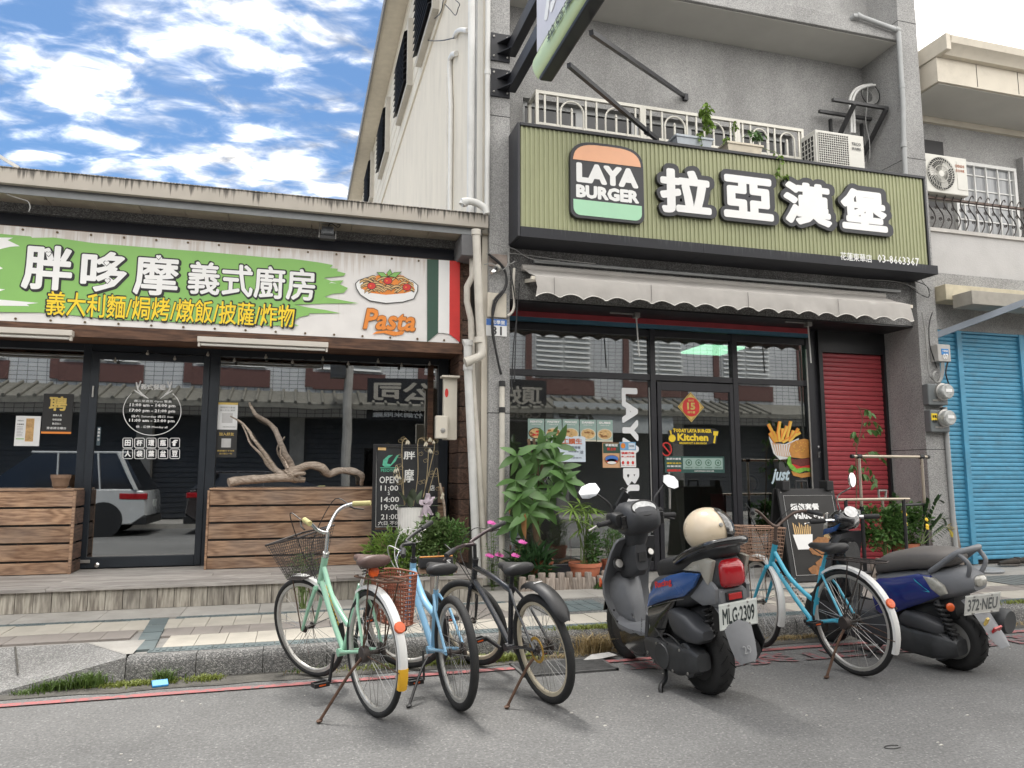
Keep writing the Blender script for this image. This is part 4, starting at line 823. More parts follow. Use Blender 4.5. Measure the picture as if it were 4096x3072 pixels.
ry=rgn(1980,480,2.4044);Yf=YS-.002
a,c=PY(*ry(707,650)[0],YS),PY(*ry(1412,720)[0],YS);t_,u_=PY(*ry(1060,250)[0],YS),PY(*ry(1060,985)[0],YS)
lx0,lx1,lz0,lz1=a.x,c.x,u_.z,t_.z;LW,LH=lx1-lx0,lz1-lz0
B().prism([(x,Yf,z)for x,z in bun(lx0,lx1,lz0,lz1)],(0,-.055,0)).obj('logo_plate',signblk,sg,bev=.004)
e=.034
pe=[(x,z)for x,z in bun(lx0+e,lx1-e,lz0+e,lz1-e)if z>lz0+LH*.70]
cut=lz0+LH*.745
pe=[(lx0+e,cut)]+[(lx1-e,cut)]+[(x,z)for x,z in bun(lx0+e,lx1-e,lz0+e,lz1-e)[12:]if z>cut+.005]
B().prism([(x,Yf-.0552,z)for x,z in pe],(0,-.004,0)).obj('bun_panel',M('peach_sign',(.80,.42,.25),.5,v=.03),sg)
lo=bun(lx0+e,lx1-e,lz0+e,lz1)[:12]
B().prism([(x,Yf-.0552,z)for x,z in lo]+[(lx1-e,Yf-.0552,lz0+LH*.235),(lx0+e,Yf-.0552,lz0+LH*.235)],(0,-.004,0)).obj('lettuce_panel',M('mint_sign',(.36,.64,.43),.5,v=.03),sg)
b=B()
letters(b,'LAYA',((lx0+lx1)/2,Yf-.058,lz0+LH*.585),XR,ZU,LW*.84,LH*.255,0,.065);letters(b,'BURGER',((lx0+lx1)/2,Yf-.058,lz0+LH*.345),XR,ZU,LW*.85,LH*.17,0,.06)
b.obj('lettering',white_print,sg)
for s,q in(('拉',(112,208,488,560)),('亞',(580,258,945,595)),('漢',(1025,305,1372,640)),('堡',(1448,355,1782,678))):
    (x0,y0),(x1,y1)=rg(*q);e=17;cx,cy=(x0+x1)/2,(y0+y1)/2;hh=(y1-y0)/2*.93
    b=B();lab(b,s,x0-e,cy-hh-e,x1+e,cy+hh+e,YS-.03,0,.115,.0,depth=.05);b.obj('letter_plate',signblk,sg)
    b=B();lab(b,s,x0,cy-hh,x1,cy+hh,YS-.056,0,.045,.0,depth=.006);b.obj('lettering',white_print,sg)
# ---------------------------------------------------------------- awning
aw=thing('fabric_awning','half retracted grey fabric awning with scalloped piped valance over the burger shop front','awning',(4.9,7.9,3.5))
awm=M('grey_awning_fabric',(.42,.40,.375),.85,v=.08,s=3,b=.25,bs=14)
AY=7.5;az=PY(2150,1103,AY).z;ax0,ax1=PY(2140,1100,AY).x,PY(3637,1212,AY).x;bz=PY(2150,1078,7.92).z
def fold(x,k):return .012*mnoise.noise(V((x*3,k,0)))+.008*mnoise.noise(V((x*11,k,4)))
nx=190;vs=[];fs=[]
rows_=[]
for i in range(nx+1):
    x=ax0+(ax1-ax0)*i/nx;s_=abs(sin(pi*(x-ax0)/.272));dz=.235-.05*s_**.8
    col=[(x,7.93,bz),(x,7.71,(az+bz)/2-.012+fold(x,1)),(x,AY,az),(x,AY-.012,az-.006),(x,AY-.018+fold(x,2)*.5,az-.05),(x+.02,AY-.02+fold(x,3),az-.12),(x+.035*(i/nx),AY-.02+fold(x,5)*1.6,az-dz)]
    rows_.append(col)
B().loft([[V(p)for p in c]for c in rows_],ring_closed=False,cap=False).obj('canopy_fabric',awm,aw,smooth=50)
B().tube([rows_[i][-1]for i in range(nx+1)],.006,6).obj('piping',M('pale_piping',(.62,.60,.56),.6),aw,smooth=40)
B().box(ax0-.04,ax1+.05,AY-.005,AY+.035,az-.045,az-.006).obj('front_bar',cream_w,aw)
for x in(ax0+.21,ax0+1.36,ax0+2.6,ax0+3.85):B().tube([(x,AY-.026,az-.01),(x,AY-.034,az-.1),(x,AY-.034,az-.2)],.0035,4).obj('seam',M('seam_grey',(.2,.19,.18),.9),aw)
for x in(ax0+.04,ax1-.06):B().bar((x,AY+.02,az-.03),(x,7.97,az+.06),.03,.04).obj('awning_arm',cream_w,aw)
B().tube([(ax0-.02,7.93,bz+.01),(ax1+.02,7.93,bz+.01)],.04,10).obj('roller_tube',MATS['grey_awning_fabric'],aw,smooth=40)
q0,q1=PY(2135,1045,7.95),PY(3600,1170,7.95)
B().box(q0.x,q1.x,7.93,7.97,q0.z-.02,q0.z+.015).obj('wall_conduit',grey_pvc,label='grey conduit running along the wall between sign and awning',cat='conduit',bev=.004)
for k,(x,y0,y1)in enumerate(((2545,1262,1425),(3232,1297,1452))):
    q=PY(x,y0,8.1);q2=PY(x+12,y1,8.1)
    t=thing('awning_crank',('white awning crank rod hanging in front of the burger window, left','white awning crank rod hanging beside the red shutter')[k],'crank rod',q,'awning crank rods')
    B().box(q.x-.035,q.x+.035,8.06,8.14,q.z-.03,q.z+.03).obj('gear_box',steel,t,bev=.004);B().tube([(q.x,8.1,q.z-.03),(q2.x,8.1,q2.z)],.009,8).obj('rod',white_pvc,t,smooth=40);B().box(q.x-.34,q.x-.04,8.09,8.11,q.z+.005,q.z+.02).obj('shaft',steel,t)
# ---------------------------------------------------------------- projecting blade sign
bs_=thing('blade_sign','projecting black box sign with grey face and pale green band at the photo top','blade sign',(2.27,7.1,5))
pl=signblk;Xa,Xb=2.185,2.345
for z0,z1 in((PY(2010,250,YB).z,PY(2010,140,YB).z),(PY(2010,392,YB).z,PY(2010,282,YB).z)):
    pt=B().box(2.005,2.235,YB-.022,YB-.001,z0,z1).obj('wall_plate',pl,bs_,bev=.003)
    for x in(2.04,2.2):
        for z in(z0+.05,z1-.05):B().lathe([(.012,0),(.012,.012),(.006,.014),(.006,.025),(0,.026)],(x,YB-.022,z),(0,-1,0),6).obj('bolt',steel,pt)
    zm=(z0+z1)/2
    B().box(2.2,2.3,6.66,YB-.022,zm-.1,zm+.06).obj('arm',pl,bs_,bev=.003)
    for z in(zm-.085,zm+.045):B().prism([(2.2,YB-.022,z),(2.2,YB-.2,z),(2.08,YB-.022,z)],(0,0,.008)).obj('gusset',pl,bs_)
zb0=PX(2147,323,Xa).z
sY0,sY1=6.72,4.4
gc=M('pale_green_panel',(.55,.68,.38),.35,v=.04,coat=.3);gr_=M('lilac_grey_panel',(.60,.59,.64),.4,v=.04)
prof=[(Xa,zb0+.02),(Xb,zb0+.02),(Xb,zb0+2.2),(Xa+.02,zb0+2.2)]
B().box(Xa+.02,Xb,sY1,sY0,zb0,zb0+2.2).obj('sign_box',pl,bs_,bev=.02)
g_=B().loft([[V((Xa+.02-.06*sin(pi*i/10)**.8,y,zb0+.03+.27*i/10))for i in range(11)]+[V((Xa+.025,y,zb0+.3)),V((Xa+.025,y,zb0+.03))]for y in(sY0+.02,sY0-.02,sY1)]);g_.obj('green_band',gc,bs_,smooth=50)
B().box(Xa+.004,Xa+.0195,sY1,sY0+.01,zb0+.305,zb0+2.2).obj('face_panel',gr_,bs_,bev=.004)
b=B();letters(b,'漢堡',(Xa+.0,5.75,zb0+.8),V((0,-1,0)),ZU,1.5,.72,0,.04,tz=.001);b.obj('lettering',white_print,bs_)
b=B();letters(b,'拉亞漢堡',(Xa-.048,5.8,zb0+.165),V((0,-1,0)),ZU,.9,.1,0,.02,tz=.001);b.obj('lettering',M('dark_print_green',(.05,.06,.04),.6),bs_)
w0=PX(2365,130,Xb);w1=PY(2738,386,YW);B().bar((w0.x,w0.y,w0.z),(w1.x,w1.y,w1.z),.04,.045).obj('brace',pl,bs_);B().box(w1.x-.03,w1.x+.03,YW-.05,YW,w1.z-.07,w1.z+.02).obj('brace_foot',pl,bs_)
w0=PX(2275,260,Xb);w1=PY(2630,560,7.85);B().bar(w0,w1,.04,.045).obj('brace',pl,bs_);wm=w0+(w1-w0)*.84;B().bar(wm,wm+(w1-w0).normalized()*.06,.06,.065).obj('brace_collar',pl,bs_)
# ---------------------------------------------------------------- things on top of the sign
zs=zt_+.035
def ac_unit(label,x0,x1,y,z0,z1,fan,logo):
    t=thing('air_conditioner',label,'air conditioner',((x0+x1)/2,y,z0),'outdoor air conditioner units');W,Hh=x1-x0,z1-z0
    acm=M('cream_ac_shell',(.62,.61,.56),.5,v=.04,dirt=.06);dk_=M('ac_dark',(.03,.03,.03),.7)
    B().box(x0,x1,y,y+.3,z0,z1).obj('casing',acm,t,bev=.012)
    gx0,gx1=(x0+.03,x0+W*.66)
    if fan:
        cx,cz,r=x0+W*.40,(z0+z1)/2,Hh*.43
        B().disc((cx,y-.002,cz),(0,-1,0),r,32).obj('fan_opening',dk_,t)
        for k in range(3):
            a=k*2.1+.5;B().poly([(cx,y-.004,cz),(cx+r*.9*cos(a),y-.004,cz+r*.9*sin(a)),(cx+r*.9*cos(a+.5),y-.004,cz+r*.9*sin(a+.5)),(cx+r*.7*cos(a+.8),y-.004,cz+r*.7*sin(a+.8))]).obj('fan_blade',steel,t)
        for k in range(34):
            a=2*pi*k/34;P=[(cx+r*q*cos(a+(q-.2)*.7),y-.012,cz+r*q*sin(a+(q-.2)*.7))for q in(.18,.45,.75,1.0)]
            B().tube(P,.0035,4).obj('guard_wire',acm,t)
        for q in(.5,.8,1.0):B().tube([(cx+r*q*cos(2*pi*i/28),y-.012,cz+r*q*sin(2*pi*i/28))for i in range(28)],.004,4,closed=True).obj('guard_ring',acm,t)
        B().lathe([(r*.2,0),(r*.19,.012),(0,.014)],(cx,y-.004,cz),(0,-1,0),18).obj('fan_hub',acm,t)
        B().box(x0+W*.76,x1-.03,y-.006,y-.001,z0+.08,z1-.06).obj('service_panel',acm,t,bev=.004)
    else:
        B().box(gx0,gx1,y-.003,y-.001,z0+.03,z1-.04).obj('grille_opening',dk_,t)
        for k in range(15):B().box(gx0+k*(gx1-gx0)/14-.004,gx0+k*(gx1-gx0)/14+.004,y-.014,y-.004,z0+.03,z1-.04).obj('grille_bar',acm,t)
        for k in range(16):zz=z0+.03+k*(Hh-.07)/15;B().box(gx0,gx1,y-.018,y-.0145,zz-.004,zz+.004).obj('grille_bar',acm,t)
        B().box(x0-.003,x0-.001,y+.03,y+.27,z0+.04,z1-.06).obj('side_opening',dk_,t)
        for k in range(5):yy=y+.03+k*.06;B().box(x0-.012,x0-.004,yy-.006,yy+.006,z0+.04,z1-.06).obj('grille_bar',acm,t)
        for k in range(7):zz=z0+.05+k*(Hh-.12)/6;B().box(x0-.016,x0-.0125,y+.03,y+.27,zz-.006,zz+.006).obj('grille_bar',acm,t)
    b=B();q=W*.83;letters(b,logo[0],(x0+q,y-.008,z1-Hh*.24),XR,ZU,W*.19,Hh*.075,0,.03);letters(b,logo[1],(x0+q,y-.008,z1-Hh*.36),XR,ZU,W*.19,Hh*.075,0,.03);b.obj('lettering',logo[2],t)
    return t
q0,q1=PY(3268,560,7.72),PY(3455,570,7.72)
ac_unit('cream air conditioner with square grille standing on top of the burger sign',q0.x-.02,q1.x,7.72,zs,PY(3270,518,7.72).z,False,('TECO','東元精品',M('grey_logo',(.1,.1,.1),.6)))
def planter(label,x0,x1,m,tilt):
    t=thing('planter_box',label,'planter',((x0+x1)/2,7.72,zs),'planters on the burger sign');h=.15;c=(x0+x1)/2;w=(x1-x0)/2
    b=B().loft([[V((c+sx*(w-.03+.03*k),7.72+sy*(.085+.02*k),zs+h*k))for sx,sy in((-1,-1),(1,-1),(1,1),(-1,1))]for k in(0,1)])
    b.box(x0-.008,x1+.008,7.605,7.835,zs+h-.02,zs+h+.008);b.obj('box',m,t,bev=.004);B().box(x0,x1,7.615,7.825,zs+h,zs+h+.012).obj('soil',dirt_m,t)
    return t
r5=rgn(2350,0,1.8436)
planter('pale grey blue planter box with a tall leafy plant on the burger sign',PY(*r5(655,1040)[0],7.62).x,PY(*r5(925,1060)[0],7.62).x,M('pale_blue_planter',(.42,.46,.50),.5,dirt=.1),0)
planter('stained cream planter box with trailing vine on the burger sign',PY(*r5(1030,1060)[0],7.62).x,PY(*r5(1292,1085)[0],7.62).x,M('cream_planter',(.60,.54,.43),.6,dirt=.3,v=.15),0)
# ---------------------------------------------------------------- drain pipes and bracket in the recess, right
r6=rgn(3200,0,1.8438)
P=[PY(x,y,YB-.05)for x,y in r6(400,118,432,118,715,222,726,246)]
zt2=P[-1].z;xx=P[-1].x
t=thing('drain_pipe','grey drain pipe bending from the upper beam and running down the right pillar','drain pipe',(xx,YB,5))
B().tube([P[0]+V((0,.07,0)),P[0],P[1],P[2],P[3],(xx,YB-.05,6.4),(xx-.03,YB-.05,5.9),(xx-.05,YB-.05,zs-.1)],.033,12).obj('pipe',grey_pvc,t,smooth=40)
for q in(P[1],P[2],V((xx,YB-.05,6.6)),V((xx-.04,YB-.05,5.75))):B().lathe([(.039,-.035),(.039,.035)],q,(.7,0,-.25)if q in(P[1],P[2])else(0,0,1),14).obj('pipe_collar',grey_pvc,t,smooth=40)
t=thing('empty_bracket','empty black steel air conditioner bracket with coiled hoses in the upper recess','bracket',PY(3400,450,8.4))
st=M('dark_steel',(.06,.06,.062),.5,m=.3)
a0,a1=[PY(x,y,8.15)for x,y in r6(240,735,645,800)];b0,b1=[PY(x,y,8.5)for x,y in r6(140,820,525,868)]
B().bar(a0,V((a1.x,a1.y,a0.z)),.045,.04).obj('rail',st,t);B().bar(b0,V((b1.x,b1.y,b0.z)),.045,.04).obj('rail',st,t)
for xx_ in(a0.x+.33,a1.x-.05):
    B().bar((xx_,8.12,a0.z-.03),(xx_,8.63,a0.z-.52),.04,.06).obj('diagonal',st,t);B().bar((xx_,8.61,a0.z-.02),(xx_,8.61,a0.z-.6),.05,.03).obj('upright',st,t)
for k,off in enumerate((0,.05)):
    P=[PY(x,y,8.3)+V((off,0,0))for x,y in r6(380,980,375,850,368,740,400,670,460,635,530,625)]
    B().tube(cat_(P,5),.02,8).obj('hose',white_pvc,t,smooth=60)
cq=PY(*r6(520,695)[0],8.3)
for k in range(6):B().tube([(cq.x+(.155-k*.012)*cos(2*pi*i/24),8.3+.012*k,cq.z+(.155-k*.012)*sin(2*pi*i/24))for i in range(24)],.006,5,closed=True).obj('cable_coil',cable_g if k else cable_m,t)
P=[PY(x,y,8.28)for x,y in r6(500,640,495,760,485,900,512,1040,515,1170)]
B().tube(cat_(P,5),.006,5).obj('cable',cable_g,t)
# ---------------------------------------------------------------- cream building behind, left
wb=thing('cream_building','tall cream rendered building with louvred side windows behind the restaurant roof','building',(4,15,.15))
B().box(1.935,1.999,7.97,26,.15,11).box(1.999,5,9.1,26,.15,11).obj('wall',cream_w,wb)
B().box(1.47,6,7.6,26.3,11,11.12).obj('eave_soffit',M('eave_cream',(.50,.46,.38),.8,v=.08),wb);B().box(1.44,1.47,7.6,26.3,10.94,11.18).obj('eave_board',M('eave_grey',(.15,.15,.15),.7),wb)
sbm=B().box(1.905,1.934,8.0,26,.016,.314).mesh('siding_board',M('cream_siding',(.58,.545,.465),.7,v=.05,s=2,dirt=.06))
for i in range(8):link('siding_board',sbm,wb,loc=(0,0,8.35+i*.33))
for k,y in enumerate((10.75,13.55,17.3,21.2)):
    z0,z1=(8.5,8.72,9.0,9.3)[k],(9.9,10.1,10.4,10.7)[k];su=M('concrete_surround',(.40,.38,.34),.8,v=.1,s=4)
    w=B().box(1.80,1.92,y,y+.1,z0,z1).box(1.80,1.92,y+.1,y+1.75,z0,z0+.1).obj('louvre_window',su,wb,bev=.004)
    B().box(1.90,1.925,y+.1,y+1.75,z0+.1,z1).obj('window_recess',blackp,w)
    for j in range(9):B().add([(1.915,y+.1,z0+.26+j*.125),(1.915,y+1.7,z0+.26+j*.125),(1.74,y+1.7,z0+.14+j*.125),(1.74,y+.1,z0+.14+j*.125),(1.915,y+.1,z0+.25+j*.125),(1.915,y+1.7,z0+.25+j*.125),(1.74,y+1.7,z0+.128+j*.125),(1.74,y+.1,z0+.128+j*.125)],[(0,1,2,3),(4,7,6,5),(2,6,7,3),(0,3,7,4),(1,5,6,2)]).obj('louvre',blackp,w)
# pipes up the cream wall
def pipe(label,pts,r,m,cat='pipe',group=None,collars=(),cl=None):
    t=thing('wall_pipe' if cat=='pipe' else 'cable_run',label,cat,pts[0],group)
    B().tube(pts,r,12 if r>.012 else 6).obj('pipe' if cat=='pipe' else 'cable',m,t,smooth=45)
    for q,ax in collars:B().lathe([(r*1.18,-.03),(r*1.18,.03)],q,ax,14).obj('pipe_collar',cl or m,t,smooth=45)
    return t
r7=rgn(1350,0,1.8436)
def up(px,Y,z0,z1):x=PY(px,500,Y).x;return[(x,Y,z0),(x,Y,z1)]
pipe('thick white vertical pipe on the front corner of the cream building',up(1884,7.9,4.2,12),.043,white_pvc)
pipe('thin grey vertical pipe right of the thick white pipe, high up',up(1903,7.92,4.2,7.0),.014,grey_pvc)
pipe('white vertical pipe beside the grey left pillar, high up',up(1950,7.87,4.2,12),.03,white_pvc,collars=[((PY(1950,500,7.87).x,7.87,5.9),(0,0,1))])
P=[PX(x,y,1.9)for x,y in r7(875,395,850,400,832,430,828,500)]
x_,y_=P[-1].x,P[-1].y
pipe('pale bent conduit on the cream side wall',P+[P[-1]+V((0,-.08,-.45)),V((1.9,P[-1].y-.12,P[-1].z-.6)),V((1.9,P[-1].y-.13,4.2))],.035,white_pvc)
pipe('second pale conduit beside the bent one on the cream wall',[V((1.89,P[-1].y+.1,P[-1].z-.05)),V((1.89,P[-1].y,P[-1].z-.6)),V((1.89,P[-1].y-.03,4.2))],.028,beige_pvc)
P=[PX(x,y,1.88)for x,y in r7(780,0,760,90,700,150,610,215,605,250,660,295,760,300,860,280)]
pipe('black loose cable loop hanging on the cream side wall',cat_(P,6),.008,cable_m,'cable')
P=[PX(x,y,1.87)for x,y in r7(790,30,830,70,870,112,890,60,900,30,870,0)]
pipe('second thin cable loop near the top of the cream wall',cat_(P,6),.006,cable_m,'cable')
P=[PX(x,y,1.9)for x,y in r7(862,275,880,235,910,220,960,225)]
pipe('short bent conduit end on the cream wall with cables',cat_(P,5),.03,white_pvc)
# drain pipes at the right end of the restaurant eave
r8=rgn(1000,600,1.8436)
P=[PY(x,y,7.74)for x,y in r8(1668,590,1690,1200,1712,1480,1705,1508,1690,1525,1605,1560)]
pipe('beige downpipe from the restaurant eave with an elbow to the left',P,.046,beige_pvc,group='pipes beside the restaurant',collars=[(P[0]+V((0,0,-.03)),(0,0,1)),(P[1]+V((0,0,-.3)),(0,0,1)),(P[-1],(-.8,0,-.3))])
P=[PY(x,y,7.92)for x,y in rgn(900,1300,1.659)(1582,120,1600,115,1610,140,1612,300,1640,900,1672,1590)]
pipe('white pipe running down to the ground beside the wooden side wall',P+[V((P[-1].x+.01,7.9,.15))],.045,white_pvc,group='pipes beside the restaurant',collars=[(P[3]+V((0,0,.03)),(0,0,1)),(P[3]+V((0,0,.3)),(0,0,1))])
P=[PY(x,y,8.0)for x,y in r8(1640,800,1640,930,1600,1010,1600,1120,1630,1250,1640,1659)]+[PY(x,y,7.95)for x,y in rgn(900,1300,1.659)(1650,500,1680,900,1720,1500)]
pipe('beige pipe between the white pipe and the left pillar',P+[V((P[-1].x,7.93,.15))],.036,beige_pvc,group='pipes beside the restaurant')
P=[PY(x,y,7.7)for x,y in r8(1565,405,1580,385,1620,378,1680,395,1730,430,1745,470)]
pipe('white bent pipe lying over the right end of the restaurant eave',cat_(P,4),.04,white_pvc,group='pipes beside the restaurant',collars=[(P[1],(1,0,.2))])
xg=PY(2008,1800,7.86).x
pipe('beige conduit on the left pillar below the house number',[(xg+.0,7.86,.16),(xg,7.86,PY(2008,1530,7.86).z)],.03,beige_pvc,collars=[((xg,7.86,PY(2008,1640,7.86).z),(0,0,1)),((xg,7.86,PY(2008,1535,7.86).z),(0,0,1))],cl=blackm)
r9=rgn(1900,900,2.0738)
for k,pts in enumerate(((110,240,200,310,255,400,250,520,160,630,145,800,165,1000,215,1240),(130,260,230,350,265,470,235,560,172,650,140,850,175,1060,220,1240),(285,340,310,470,330,600,345,760,320,1000,300,1400),(75,330,140,320,230,370,280,300,260,200,130,145),(95,240,300,235,500,260,800,300,1000,320),(245,180,330,200,420,260,520,290,700,300),(270,0,262,120,280,300,300,320,330,300),(370,480,355,640,340,900,325,1300),(325,360,318,500,328,640,310,720,270,755))):
    P=cat_([PY(x,y,7.85-.012*(k%4))for x,y in r9(*pts)],5)
    pipe(('thick black cable bundle hanging down the left pillar into the conduit','second black cable of the bundle on the left pillar','long black cable hanging past the left edge of the burger window','thin pale cable loop around the bracket light on the left pillar','pale cable running from the left pillar along the wall under the sign','second pale cable under the left end of the sign','grey cable along the left edge of the burger sign','black cord hanging from the awning end','pale bent conduit beside the cream junction panel')[k],P,(.013,.011,.007,.005,.005,.005,.006,.006,.016)[k],(cable_m,cable_m,cable_m,cable_g,cable_g,cable_g,cable_g,cable_m,beige_pvc)[k],'cable','cables on the left pillar')
# number plate, junction panel, little lamp
YP=YB-.004
def card(name,label,cat,q,m,th=.006,bev=.003,Y=YP):
    t=thing(name,label,cat,PY((q[0]+q[2])/2,q[3],Y));a,c=PY(q[0],(q[1]+q[3])/2,Y),PY(q[2],(q[1]+q[3])/2,Y);u,d_=PY((q[0]+q[2])/2,q[1],Y),PY((q[0]+q[2])/2,q[3],Y)
    B().box(a.x,c.x,Y-th,Y,d_.z,u.z).obj('plate',m,t,bev=bev);return t,a.x,c.x,d_.z,u.z
t,x0,x1,z0,z1=card('house_number','white and blue house number plate reading 31 on the left grey pillar','number plate',(1944,1276,2027,1345),white_print)
B().box(x0+.002,x1-.002,YP-.0085,YP-.0065,z0+(z1-z0)*.62,z1-.002).obj('blue_band',blue_print,t)
b=B();letters(b,'31',((x0+x1)/2,YP-.009,z0+(z1-z0)*.31),XR,ZU,.12,.1,0,.02);b.obj('lettering',M('grey_black_print',(.06,.06,.065),.6),t)
b=B();letters(b,'志學里',((x0+x1)/2+.02,YP-.010,z0+(z1-z0)*.8),XR,ZU,.15,.045,0,.02);b.obj('lettering',white_print,t)
t,x0,x1,z0,z1=card('junction_panel','blank cream junction panel above the house number','panel',(1948,1173,2024,1270),M('cream_panel',(.60,.55,.46),.5,dirt=.12),.02)
B().lathe([(.012,0),(.01,.008),(0,.009)],((x0+x1)/2-.04,YP-.02,z0+(z1-z0)*.68),(0,-1,0),10).obj('knob',steel,t)
t,x0,x1,z0,z1=card('rusty_plate','stained bare junction plate behind cables high on the left pillar','panel',(1954,1018,2028,1068),M('stained_plate',(.30,.25,.22),.7,v=.3,dirt=.3),.015)
t=thing('bracket_light','small chrome bracket lamp with cables on the left pillar','lamp',PY(1965,1085,7.82))
q=PY(1985,1075,7.84);B().lathe([(.03,0),(.034,.05),(.028,.1),(.018,.115),(.0,.115)],q,(-.6,-.5,-.6),14).obj('lamp_body',chrome,t,smooth=40);B().lathe([(.04,-.02),(.04,.02)],q+V((.02,.03,.02)),(-.6,-.5,-.6),14).obj('lamp_collar',beige_pvc,t,smooth=40)
# power meters / boxes of the restaurant side wall
r4b=rgn(900,1300,1.659)
t=thing('meter_box','tall cream meter box with small hood on the restaurant side wall','meter box',PY(1800,1740,8.3));cb_=M('cream_box',(.62,.58,.50),.5,v=.05,dirt=.08)
q=[PY(x,y,8.22)for x,y in r4b(1445,355,1515,355,1515,765)]
B().box(q[0].x,q[1].x+.03,8.14,8.22,q[2].z,q[0].z).obj('box',cb_,t,bev=.006);B().box(q[0].x-.03,q[1].x+.045,8.08,8.22,q[0].z,q[0].z+.02).obj('hood',cb_,t)
B().poly([(q[0].x+.03+.02*cos(2*pi*i/14),8.138,(q[0].z-.17)+.05*sin(2*pi*i/14))for i in range(14)]).obj('sticker',red_print,t)
t=thing('bell_box','smaller cream box with round key switch below the tall meter box','switch box',PY(1770,1750,8.1))
q=[PY(x,y,8.06)for x,y in r4b(1400,600,1482,600,1482,755)]
B().box(q[0].x,q[1].x,8.06,8.14,q[2].z,q[0].z).obj('box',cb_,t,bev=.012);B().lathe([(.028,0),(.026,.008),(.012,.01),(0,.01)],((q[0].x+q[1].x)/2+.01,8.06,q[2].z+.09),(0,-1,0),16).obj('key_switch',steel,t,smooth=40)
b=B();q=PY(*r4b(1420,236)[0],8.5);B().tube([(q.x+.03*sin(i),8.5,q.z-i*.04)for i in(0,)]+[(q.x,8.5,q.z-.3),(q.x-.01,8.5,q.z-.6),(q.x+.0,8.5,q.z-1.1)],.004,5).obj('hanging_cord',cable_m,label='thin dark cord hanging beside the restaurant window frame',cat='cord')
# ---------------------------------------------------------------- neighbour house, right
nh=thing('neighbour_house','grey rendered neighbour house with cream cornice at the right edge of the photo','building',(12,8.7,.15))
YH=8.68;cz0,cz1=6.72,7.32
B().box(8.18,20,YH,14,.15,6.73).obj('wall',grey_r,nh)
cor=M('cream_cornice',(.60,.55,.46),.7,v=.06,s=3,dirt=.2)
B().box(8.36,20,7.78,12,cz0,cz0+.36).obj('cornice',cor,nh,bev=.005)
B().loft([[V((x,y,z))for y,z in((7.7,cz0+.36),(7.66,cz0+.42),(7.58,cz0+.47),(7.56,cz0+.56),(7.6,cz0+.6),(8.6,cz0+.6),(8.6,cz0+.36))]for x in(8.42,20)]).obj('cornice_moulding',cor,nh,smooth=40)
B().box(8.34,8.42,7.58,12,cz0+.36,cz0+.6).obj('cornice_return',cor,nh,bev=.01)
B().box(8.4,20,7.82,YH,cz0-.01,cz0-.001).obj('soffit',white_w,nh);B().box(8.2,20,8.62,YH-.002,cz0-.1,cz0-.011).obj('soffit_trim',cor,nh)
for x in(9.05,9.8,10.6):B().box(x,x+.006,7.775,7.781,cz0+.02,cz0+.35).obj('cornice_joint',M('joint_dark',(.05,.05,.05),.9),nh)
B().box(8.3,9.33,YH-.003,YH+.02,5.3,6.36).obj('window_recess',blackp,nh)
# gridded window
wx0,wx1,wz0,wz1=9.5,10.62,4.9,6.02;wf=M('white_window',(.72,.72,.70),.5,v=.04)
w=B().box(wx0-.05,wx0,YH-.06,YH-.002,wz0,wz1+.05).box(wx1,wx1+.05,YH-.06,YH-.002,wz0,wz1+.05).box(wx0,wx1,YH-.06,YH-.002,wz1,wz1+.05).obj('window_frame',wf,nh)
B().box(wx0,wx1,YH-.015,YH-.005,wz0,wz1).obj('window_pane',M('curtained_pane',(.30,.31,.32),.15,v=.35,s=2.2,stretch=(6,1,.4)),w)
for i in range(5):B().box(wx0+(i+.5)*.23-.009,wx0+(i+.5)*.23+.009,YH-.05,YH-.03,wz0,wz1).obj('window_bar',wf,w)
for i in range(5):B().box(wx0,wx1,YH-.0295,YH-.018,wz0+i*.24+.01,wz0+i*.24+.028).obj('window_bar',wf,w)
B().box(10.75,11.6,YH-.12,YH-.001,4.4,6.25).obj('wall_pier',grey_r,nh)
# balcony parapet and wrought iron rail
BY=8.05;pz=PY(*r6(925,1650)[0],BY).z-.1
B().box(8.2,20,BY,BY+.15,4.05,pz).obj('balcony_parapet',M('pale_grey_render',(.47,.46,.45),.85,v=.06,s=4,b=.3,bs=60),nh);B().box(8.2,20,BY-.03,BY+.2,pz,pz+.05).obj('parapet_cap',M('pale_cap',(.50,.48,.45),.8),nh)
rl_=thing('balcony_rail','curled black wrought iron balcony rail below the right air conditioner','railing',(9.5,BY,pz));irn=M('wrought_iron',(.035,.028,.026),.5,m=.3,v=.3)
rt=PY(*r6(920,1432)[0],BY).z
B().box(8.2,13,BY+.03,BY+.07,rt-.03,rt).obj('top_rail',M('rail_brown',(.10,.065,.05),.5),rl_);B().box(8.2,13,BY+.035,BY+.065,pz+.06,pz+.075).obj('bottom_rail',irn,rl_)
hh=rt-pz-.06;z0=pz+.07
P=[(.0,0,0),(.06,0,.22),(.055,0,.42),(.0,0,.58),(-.055,0,.75),(-.04,0,.95),(.0,0,1.1),(.03,0,1.13),(.04,0,1.06)]
sc_m=B().tube(cat_([(x,0,z*hh)for x,_,z in P],3),.008,5).mesh('baluster',irn)
cu_m=B().tube([(.03*(1-i/16)*cos(i*.75),0,.03*(1-i/16)*sin(i*.75))for i in range(15)],.006,4).mesh('curl',irn)
for i in range(26):
    x=8.24+i*.145;link('baluster',sc_m,rl_,loc=(x,BY+.02,z0))
    for dz,dx in((.62,.05),(.28,-.03)):link('curl',cu_m,rl_,loc=(x+dx+.03,BY+.015,z0+hh*dz),rot=(0,1.5*dz,0),scl=(1,1,1))
q=PY(*r6(880,1120)[0],8.0);q2=PY(*r6(1225,1160)[0],8.0);q3=PY(*r6(905,1405)[0],8.0)
